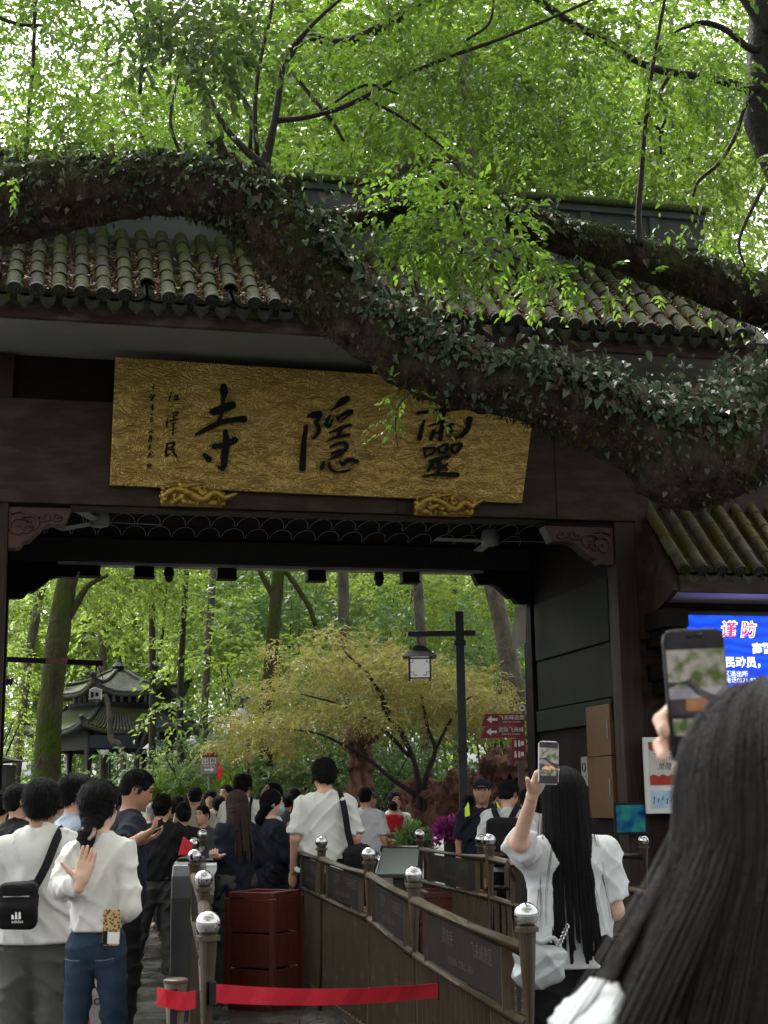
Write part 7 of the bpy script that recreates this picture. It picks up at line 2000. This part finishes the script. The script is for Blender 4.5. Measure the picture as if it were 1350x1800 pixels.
link('pouch', mesh_np('pouch', V, Q), M('silver_leather', (.42, .45, .46), (.33, .36, .37), scale=5, rough=.3, metal=.25, world_co=False, bump=.2, bscale=30), bg)
MB().tube(catmull([(-.10, 0, .05), (-.07, -.02, .12), (.0, -.03, .105), (.06, -.02, .12), (.10, 0, .06)], 5), .011, 8).build('handle', M('silver_strap', (.36, .38, .39), (.3, .32, .33), rough=.35), bg, smooth=True)
ch = MB()
for i in range(6): ch.tube([(.085 + .008 * i + .008 * math.cos(q), -.02, .09 + .016 * i + .009 * math.sin(q)) for q in np.linspace(0, 6.28, 8)], .0028, 4)
ch.build('chain', m_steel, bg)

# ------------------------------------------------------------------ close foreground woman, out of focus
f = Fig('close foreground woman with long dark hair and white shirt, filming with her phone', 1356, 1245, 1.38, .06, vox=.0085, female=True, build=1.12, yaw=.0)
f.el[0] = A_((-.21, .05, 1.10)); f.wr[0] = A_((-.05, .26, 1.20)); f.el[1] = A_((.20, .20, 1.20)); f.wr[1] = f.loc(1262, 1395, 1.76)
pc = P(1226, 1222, 1.72)
hp = [cap(f.wr[1], f.loc(1250, 1320, 1.755), .030, .036, k=.02), cap(f.loc(1250, 1320, 1.755), f.loc(1240, 1270, 1.752), .036, .03, k=.02)]
for j, yy in enumerate((1254, 1298, 1338, 1374)):
    dx_ = 0 if j < 2 else 34
    a_, b_, c_, d_ = f.loc(1235 + dx_, yy + 6, 1.748), f.loc(1180 + dx_, yy - 4, 1.742), f.loc(1161 + dx_, yy + 12, 1.724 if j < 2 else 1.738), f.loc(1166 + dx_, yy + 32, 1.708 if j < 2 else 1.734)
    hp += [cap(a_, b_, .0105, .0098, k=.008), cap(b_, c_, .0098, .0092, k=.003), cap(c_, d_, .0092, .0078, k=.003)]
hp += [cap(f.loc(1262, 1330, 1.75), f.loc(1296, 1300, 1.735), .013, .011, k=.01), cap(f.loc(1296, 1300, 1.735), f.loc(1288, 1285, 1.712), .011, .008, k=.004)]
f.hand[1] = hp
f.make_body(SK3, False, hvox=.003)
f.top(C_OFFW, .95, .86, .022, wr=.016, seed=22, neck=.066, wf=20)
HDK = hair_mat('soft_black_hair', (.012, .0095, .009), .42)
f.hair('long', HDK, seed=6, length=1.05, vox=.007, wid=.13, inner=True, auto=False)
strands('hair_strands', hair_paths(f, 9500, 5, .96, .31, 1.25, S_=12, pull=.42, clump=120, lift=.018, wav=.005, back=.05), HDK, f.t, .0005, 22)
strands('loose_strands', hair_paths(f, 300, 8, .98, .35, 1.25, S_=16, clump=34, lift=.022, wav=.012, front=.8, back=.04), HDK, f.t, .0007, 22)
phone('large phone of the foreground woman showing the gate', pc, .05, .03, -.035)
f.part('nails', [ell(f.loc(1165, 1280, 1.701), (.005, .0035, .007)), ell(f.loc(1165, 1328, 1.701), (.005, .0035, .007))], M('nail_polish', (.62, .42, .36), (.6, .4, .34), rough=.15), .002, vox=.002, parent=f.body)

# ------------------------------------------------------------------ people of the middle distance
f = Fig('man in navy polo reading his phone, head bowed in profile', 220, 1353, 9.2, -1.25, yaw=-.1, tilt=-.38, vox=.013, build=1.0, lean=(0, .035))
f.el = [f.loc(228, 1490, 9.1), f.loc(218, 1490, 8.9)]; f.wr = [f.loc(246, 1478, 8.95), f.loc(243, 1474, 8.8)]
dirf = f.loc(275, 1466, 8.9) - f.loc(246, 1474, 8.9)
f.hand = {0: hand_prims(f.wr[0], dirf, (0, 0, 1), 1, .35), 1: hand_prims(f.wr[1], dirf + A_((0, 0, .03)), (0, .1, 1), -1, .4)}
f.make_body(SK2); f.hair('crop', seed=2, auto=False); crop_hair(f, 2200, 3, .014, lift=.9); f.top(C_NAVY, .85, .90, .028, 'polo_shirt', seed=31); f.trousers(C_BLACK, .02); f.shoes()
phone('dark phone in the hands of the man in navy polo', P(262, 1464, 8.86), -1.25, -1.2, 0, view=False)
f = Fig('young man in blue-grey shirt in profile behind the couple', 132, 1363, 9.3, -1.15, vox=.012)
f.make_body(SK1); f.hair('mop', seed=4, auto=False); crop_hair(f, 1800, 4, .045, width=.0015); f.top(C_LBLUE, .9, .90, .03, seed=33); f.trousers(C_BLACK); f.shoes()
f = Fig('young man with black tee at the passage edge beside the man in white tee', 33, 1380, 10.2, -.9, vox=.012)
f.make_body(SK1); f.hair('short', seed=4); f.top(C_BLACK, .8, .9, .03, seed=34); f.trousers(C_GREY); f.shoes()
f = Fig('visitor in white tee with dark strap cut by the picture edge', -2, 1392, 10.8, .1, vox=.013)
f.make_body(SK1, False); f.hair('short', seed=5); f.top(C_WHITE, .8, .9, .03, seed=35); f.trousers(C_BLACK); f.shoes(); f.strap([(.12, .1, 1.36), (.11, -.02, 1.45), (.04, -.16, 1.25), (-.12, -.16, 1.0)], .04, C_BLACK, 'bag_strap')
f = Fig('person with hair in a bun, black tee and grey trousers, mid-stride on wet slabs', 282, 1398, 12.6, .25, vox=.014, female=True, build=1.12, yaw=-.5, tilt=-.25, legs=dict(kl=(-.17, .06, .49), al=(-.27, -.02, .085), kr=(.12, .05, .49), ar=(.13, .02, .085)), lean=(.02, .05), arms=dict(er=(.27, .02, 1.12), wr=(.16, .20, 1.05), el=(-.25, .02, 1.12), wl=(-.14, .22, 1.06)))
f.make_body(SK1, False); f.hair('bun', seed=8, auto=False); crop_hair(f, 1500, 6, .06, comb=(0, -1, .1), lift=.02, width=.0016, mess=.12); f.top(C_BLACK, .75, .93, .034, seed=36); f.trousers(C_GREY, .030, .01, seed=37, wr=.02); f.shoes()
f = Fig('ticket attendant in dark jacket with long straight hair beside the red bin', 416, 1392, 11.9, .75, vox=.013, female=True, build=1.05, legs=dict(kl=(-.12, .05, .49), al=(-.16, .06, .085), kr=(.09, .0, .48), ar=(.09, -.06, .085)))
f.el = [f.loc(392, 1500, 11.8), f.el[1]]; f.wr = [f.loc(383, 1506, 11.6), A_((.10, .25, 1.03))]
f.hand[0] = hand_prims(f.wr[0], f.loc(372, 1506, 11.45) - f.wr[0], (0, 0, 1), -1, .75)
f.make_body(SK3, False); f.hair('long', HBRN, seed=8, length=1.18); f.top(C_NAVY, long=True, hem=.80, loose=.030, name='jacket', seed=38); f.trousers(C_GREY, .022); f.shoes(m_black)
f = Fig('ticket attendant in dark blazer with blue face mask in profile', 478, 1390, 12.7, -1.05, vox=.013, female=True, build=1.02, yaw=-.25, arms=dict(el=(-.22, .08, 1.13), wl=(-.12, .30, 1.08), er=(.23, .06, 1.12), wr=(.17, .30, 1.06)))
f.make_body(SK3); f.hair('tail', HBLK, seed=9, length=1.3); f.top(C_NAVY, long=True, hem=.82, loose=.030, name='blazer', seed=39, vneck=True); f.part('blouse', [cap((0, .03, 1.2), A_((0, .035, 1.40)), .10, .085, sq=(1, .8, 1))], C_OFFW); f.trousers(C_BLACK); f.shoes(m_black)
f.part('face_mask', [f.hell((0, .062, 1.535), (.062, .056, .048))], C_BLUEM, .01, vox=.008)
f = Fig('tall man in white tee with black shoulder bag behind the long railing', 571, 1335, 12.2, .12, yaw=.35, tilt=-.15, vox=.013, build=1.12)
f.make_body(SK1, False); f.hair('mop', seed=12, auto=False); crop_hair(f, 1800, 5, .035, lift=.6, width=.0016); f.top(C_WHITE, .88, .86, .022, wr=.015, seed=45, neck=.07, wf=20, flare=.02); f.trousers(C_BLACK, .03); f.shoes()
f.strap([(.10, .09, 1.36), (.11, -.02, 1.46), (.135, -.13, 1.33), (.16, -.16, 1.15), (.20, -.15, 1.0)], .05, C_BLACK, 'bag_strap')
V, Q = sdf([rbox((.24, -.10, .90), (.05, .07, .10), .05)], .014, .02, wrinkle(.012, 14, 4)); link('shoulder_bag', mesh_np('shoulder_bag', V, Q), C_BLACK, f.t)
f = Fig('security guard in dark cap and navy shirt with reflective yellow bands', 847, 1370, 13.7, PI - .1, vox=.013, build=1.1)
f.make_body(SK2); f.hair('crop', auto=False); f.capn(C_NAVY); f.top(C_NAVY, .8, .9, .03, seed=41); f.trousers(C_NAVY); f.shoes(m_black)
m_hiv = M('hi_vis_yellow', (.55, .72, .04), (.48, .64, .03), rough=.4)
f.part('reflective_band', [cap((0, 0, 1.115), (0, 0, 1.16), .150, sq=(1.24, .86, 1), flat=2)], m_hiv, .001)
for sx in (-1, 1): f.strap([A_((sx * .14, .11, 1.36)), A_((sx * .145, .03, 1.462)), A_((sx * .145, -.07, 1.44))], .05, m_hiv, 'shoulder_band')
f = Fig('man in white tee wearing a black backpack beside the guard', 890, 1371, 12.9, -.25, yaw=-.5, tilt=-.3, vox=.013, build=1.08)
f.make_body(SK1, False); f.hair('short', seed=3); f.top(C_OFFW, .8, .9, .03, seed=42); f.trousers(C_BLACK); f.shoes()
bk = f.part('backpack', [rbox((0, -.20, 1.16), (.10, .05, .16), .05), rbox((0, -.27, 1.08), (.08, .02, .08), .03, k=.02)], C_BLACK, .02, wrinkle(.004, 20, 3))
for sx in (-1, 1): f.strap([A_((sx * .06, -.165, 1.36)), A_((sx * .10, -.12, 1.44)), A_((sx * .115, .0, 1.475)), A_((sx * .13, .12, 1.36))], .055, C_BLACK, 'backpack_strap')
f = Fig('boy in charcoal tee holding a red drink in front of the man in beige', 356, 1416, 15.2, PI - .5, vox=.014, build=.95, kid=True, arms=dict(er=(.22, .03, 1.12), wr=(.12, .26, 1.10)))
f.hand[1] = hand_prims(f.wr[1], (-.3, .6, .3), (-1, 0, 0), -1, .6)
f.make_body(SK1); f.hair('crop', seed=2); f.top(C_DKGREY, 1.0, .88, .03, seed=43); f.trousers(C_BLACK); f.shoes()
dk = f.part('red_cup', [cap(f.wr[1] + A_((-.03, .07, -.03)), f.wr[1] + A_((-.03, .07, .07)), .025, .03, flat=2)], C_RED, .001)
f = Fig('man in beige tee with thin black strap seen from behind', 343, 1383, 16.8, .15, vox=.013, build=1.05)
f.make_body(SK1, False); f.hair('crop', seed=2); f.top(C_BEIGE, .85, .88, .035, seed=44); f.trousers(C_KHAKI); f.shoes(); f.strap([(.0, .13, 1.3), (.07, .0, 1.47), (.05, -.13, 1.33), (.18, -.12, 1.0)], .02, C_BLACK, 'strap')
f = Fig('man in white shirt with black strap behind the attendants', 427, 1361, 15.4, -.1, vox=.014, build=1.05, yaw=-.3)
f.make_body(SK1, False); f.hair('mop', seed=6); f.top(C_WHITE, .85, .88, .035, seed=45); f.trousers(C_BLACK); f.shoes(); f.strap([(.08, .12, 1.3), (.10, .0, 1.47), (.10, -.15, 1.33), (.12, -.15, 1.0)], .03, C_BLACK, 'strap')
f = Fig('man with raised chin looking up, behind the masked attendant', 470, 1374, 15.6, 2.0, tilt=.55, vox=.012)
f.make_body(SK2); f.hair('short', seed=6); f.top(C_BLACK, .85, .88, .03, seed=46); f.trousers(C_BLACK); f.shoes()
f = Fig('grey-haired woman in mauve cardigan seen from behind', 537, 1403, 16.2, -.2, vox=.013, female=True, build=1.05)
f.make_body(SK1, False); f.hair('bob', HGRY, seed=6); f.top(C_PINK, long=True, hem=.80, loose=.035, name='cardigan', seed=47); f.trousers(C_BLACK); f.shoes()
f = Fig('man in white tee beyond the tall man, seen from behind', 642, 1384, 16.6, -.15, vox=.013, build=1.05)
f.make_body(SK1, False); f.hair('crop', seed=6); f.top(C_OFFW, .85, .88, .035, seed=48); f.trousers(C_GREY); f.shoes()
f = Fig('woman in white dress carrying a child in a red jacket', 693, 1392, 17.6, PI + .35, vox=.013, female=True, arms=dict(el=(-.22, .10, 1.10), wl=(-.02, .27, 1.08), er=(.22, .10, 1.08), wr=(.02, .27, 1.02)))
f.make_body(SK3); f.hair('tail', seed=6, length=1.3); f.top(C_WHITE, .85, .55, .035, name='dress', seed=49, flare=.05); f.shoes()
cp = f.base + A_((.05, -.24, 0))
k = Fig('small child in red jacket held against the woman in white', 688, 1392, 17.3, .5, vox=.014, H=1.0, at=(P(690, 1410, 17.32)[0], 17.32, .49), build=1.15, legs=dict(kl=(-.2, .25, .62), al=(-.22, .28, .25), kr=(.2, .25, .62), ar=(.22, .28, .25)), arms=dict(el=(-.25, .18, 1.2), wl=(-.2, .35, 1.35), er=(.25, .18, 1.2), wr=(.2, .35, 1.35)))
k.make_body(SK3, False); k.hair('short', seed=4); k.top(C_RED, long=True, hem=.72, loose=.03, name='jacket', seed=50); k.trousers(C_BEIGE, .01); k.shoes(M_SOLE)
f = Fig('person in dark cap standing near the rock pillar', 652, 1392, 20.0, PI, vox=.016)
f.make_body(SK2); f.hair('crop', auto=False); f.capn(C_GREY); f.top(C_BLACK, .85, .88, .03, seed=51); f.trousers(C_BLACK); f.shoes()

# ------------------------------------------------------------------ the crowd beyond: a few body types, each person an individual
TYPES = []
def template(hs, sleeve, hem, face, fem, vox, seed):
    f = Fig('t', 0, 1400, 10, 0, H=1.70, vox=vox, female=fem, at=(0, 0, 0))
    f.make_body(SK1, face); f.hair(hs, seed=seed, vox=vox, length=1.25); f.top(C_WHITE, sleeve, hem, .03, seed=seed, wr=.006); f.trousers(C_GREY, seed=seed)
    ch = [(c.name.split('.')[0], c.data) for c in f.t.children_recursive]
    for c in list(f.t.children_recursive): bpy.data.objects.remove(c)
    bpy.data.objects.remove(f.t)
    return ch
TYPES = [template('short', .8, .88, False, False, .018, 1), template('long', .8, .9, False, True, .018, 2), template('bun', .8, .9, False, True, .018, 3), template('crop', .85, .88, True, False, .018, 4), template('mop', .85, .88, True, False, .018, 5), template('long', .8, .9, True, True, .018, 6)]
TOPS = {'white': C_WHITE, 'black': C_BLACK, 'navy': C_NAVY, 'beige': C_BEIGE, 'pink': C_PINKL, 'brown': C_BROWN, 'teal': C_TEAL, 'charcoal': C_DKGREY, 'pale blue': C_LBLUE, 'red': C_RED, 'mustard': C_YEL, 'khaki': C_KHAKI, 'pale grey': C_OFFW}
def crowd(px, ytop, Y, face, ty, colour, label, group, hairm=HBLK):
    p = P(px, ytop, Y); sc = max(.75, min(1.12, p[2] / 1.70))
    t = empty('person', (p[0], Y, 0), face, label=label, cat='person', group=group); t.scale = (sc,) * 3
    for n, me in TYPES[ty]:
        o = link(n, me, None, t)
        if n in ('eye', 'eyebrow', 'lips'): continue
        o.material_slots[0].link = 'OBJECT'
        o.material_slots[0].material = {'shirt': TOPS[colour], 'trousers': R.choice((C_GREY, C_BLACK, C_JEAN, C_KHAKI)), 'hair': hairm, 'hair_strands': hairm, 'body': R.choice((SK1, SK2, SK3))}[n]
CR_ = [(60, 1402, 13, .2, 2, 'black', 'dark-haired visitor in black between the edge and the man in white tee'), (110, 1392, 15, -.6, 0, 'white', 'visitor in white behind the young man in blue-grey'), (150, 1400, 17, .3, 1, 'white', 'long-haired visitor in white framed between the two nearest heads'), (205, 1395, 16, .1, 0, 'charcoal', 'visitor in charcoal behind the ponytail of the woman in white'),
       (300, 1405, 17, .2, 0, 'charcoal', 'dark-clad visitor just past the person with the bun'), (312, 1398, 20, -.3, 1, 'black', 'visitor in black beside the man in beige'), (268, 1412, 18, .6, 2, 'white', 'grey-haired visitor in white beyond the navy polo'), (322, 1412, 14.5, .4, 2, 'black', 'visitor in black carrying red things by the turnstile'),
       (385, 1400, 18, .1, 0, 'navy', 'visitor in navy between the boy and the attendant'), (370, 1390, 21, PI, 4, 'white', 'visitor in white facing the gate below the exit sign'), (398, 1380, 20, 2.6, 3, 'pale blue', 'visitor in pale blue turned sideways by the exit sign'), (452, 1396, 19, .2, 2, 'black', 'visitor in black between the two men behind the attendants'),
       (505, 1395, 19, .1, 0, 'charcoal', 'dark visitor beside the grey-haired woman'), (518, 1388, 22, .4, 1, 'brown', 'brown-clad visitor behind the grey-haired woman'), (530, 1380, 24, 2.9, 3, 'beige', 'visitor in beige facing the gate below the maple edge'), (552, 1402, 20, .2, 2, 'teal', 'visitor in teal partly behind the tall man'), (612, 1408, 22, .2, 1, 'khaki', 'visitor in khaki just past the tall man shoulder'),
       (672, 1402, 24, PI, 5, 'brown', 'visitor in brown near the woman with child'), (925, 1388, 15.5, .1, 0, 'white', 'visitor in white by the passage column behind the backpack'), (878, 1392, 16, PI, 3, 'black', 'visitor in black behind the guard and the backpack'), (822, 1398, 18, .2, 1, 'charcoal', 'visitor in charcoal at the lamp post foot'),
       (5, 1390, 15, .5, 3, 'black', 'visitor in black against the passage column'), (20, 1398, 18, PI, 5, 'pale grey', 'long-haired visitor in grey facing the gate by the column'), (48, 1396, 22, PI, 5, 'red', 'visitor in red near the LED board'), (228, 1402, 20, 0, 1, 'pink', 'visitor in pink past the bowed man'), (250, 1400, 22, 0, 0, 'white', 'visitor in white in front of the fern planters'), (286, 1398, 24, 3, 4, 'mustard', 'visitor in mustard beside the fern planter'), (335, 1396, 23, 0, 2, 'navy', 'visitor in navy behind the man in beige'), (440, 1400, 23, 3, 5, 'white', 'visitor in white facing the gate behind the attendants'), (488, 1400, 25, 0, 0, 'pale blue', 'visitor in pale blue under the maple edge'), (590, 1404, 25, 3.1, 4, 'black', 'visitor in black facing the gate, hidden by the tall man')]
for px, yt, Y, fc, ty, c, lab in CR_:
    crowd(px, yt, Y, fc, ty, c, lab, 'visitors in the passage', HGRY if 'grey-haired visitor' in lab else HBLK)
for i in range(64):
    Y = R.uniform(28, 42); px = R.uniform(20, 245) if i < 52 else R.uniform(250, 330)
    crowd(px, 1400 - R.uniform(2, 12) - (8 if Y > 36 else 0), Y, R.choice((0, PI)) + R.uniform(-.5, .5), R.randrange(6), (cc := R.choice(('white', 'white', 'pale grey', 'pink', 'black', 'pale blue', 'navy', 'red'))), 'tiny distant visitor in %s in the crowd before the pavilion' % cc, 'far crowd before the pavilion')
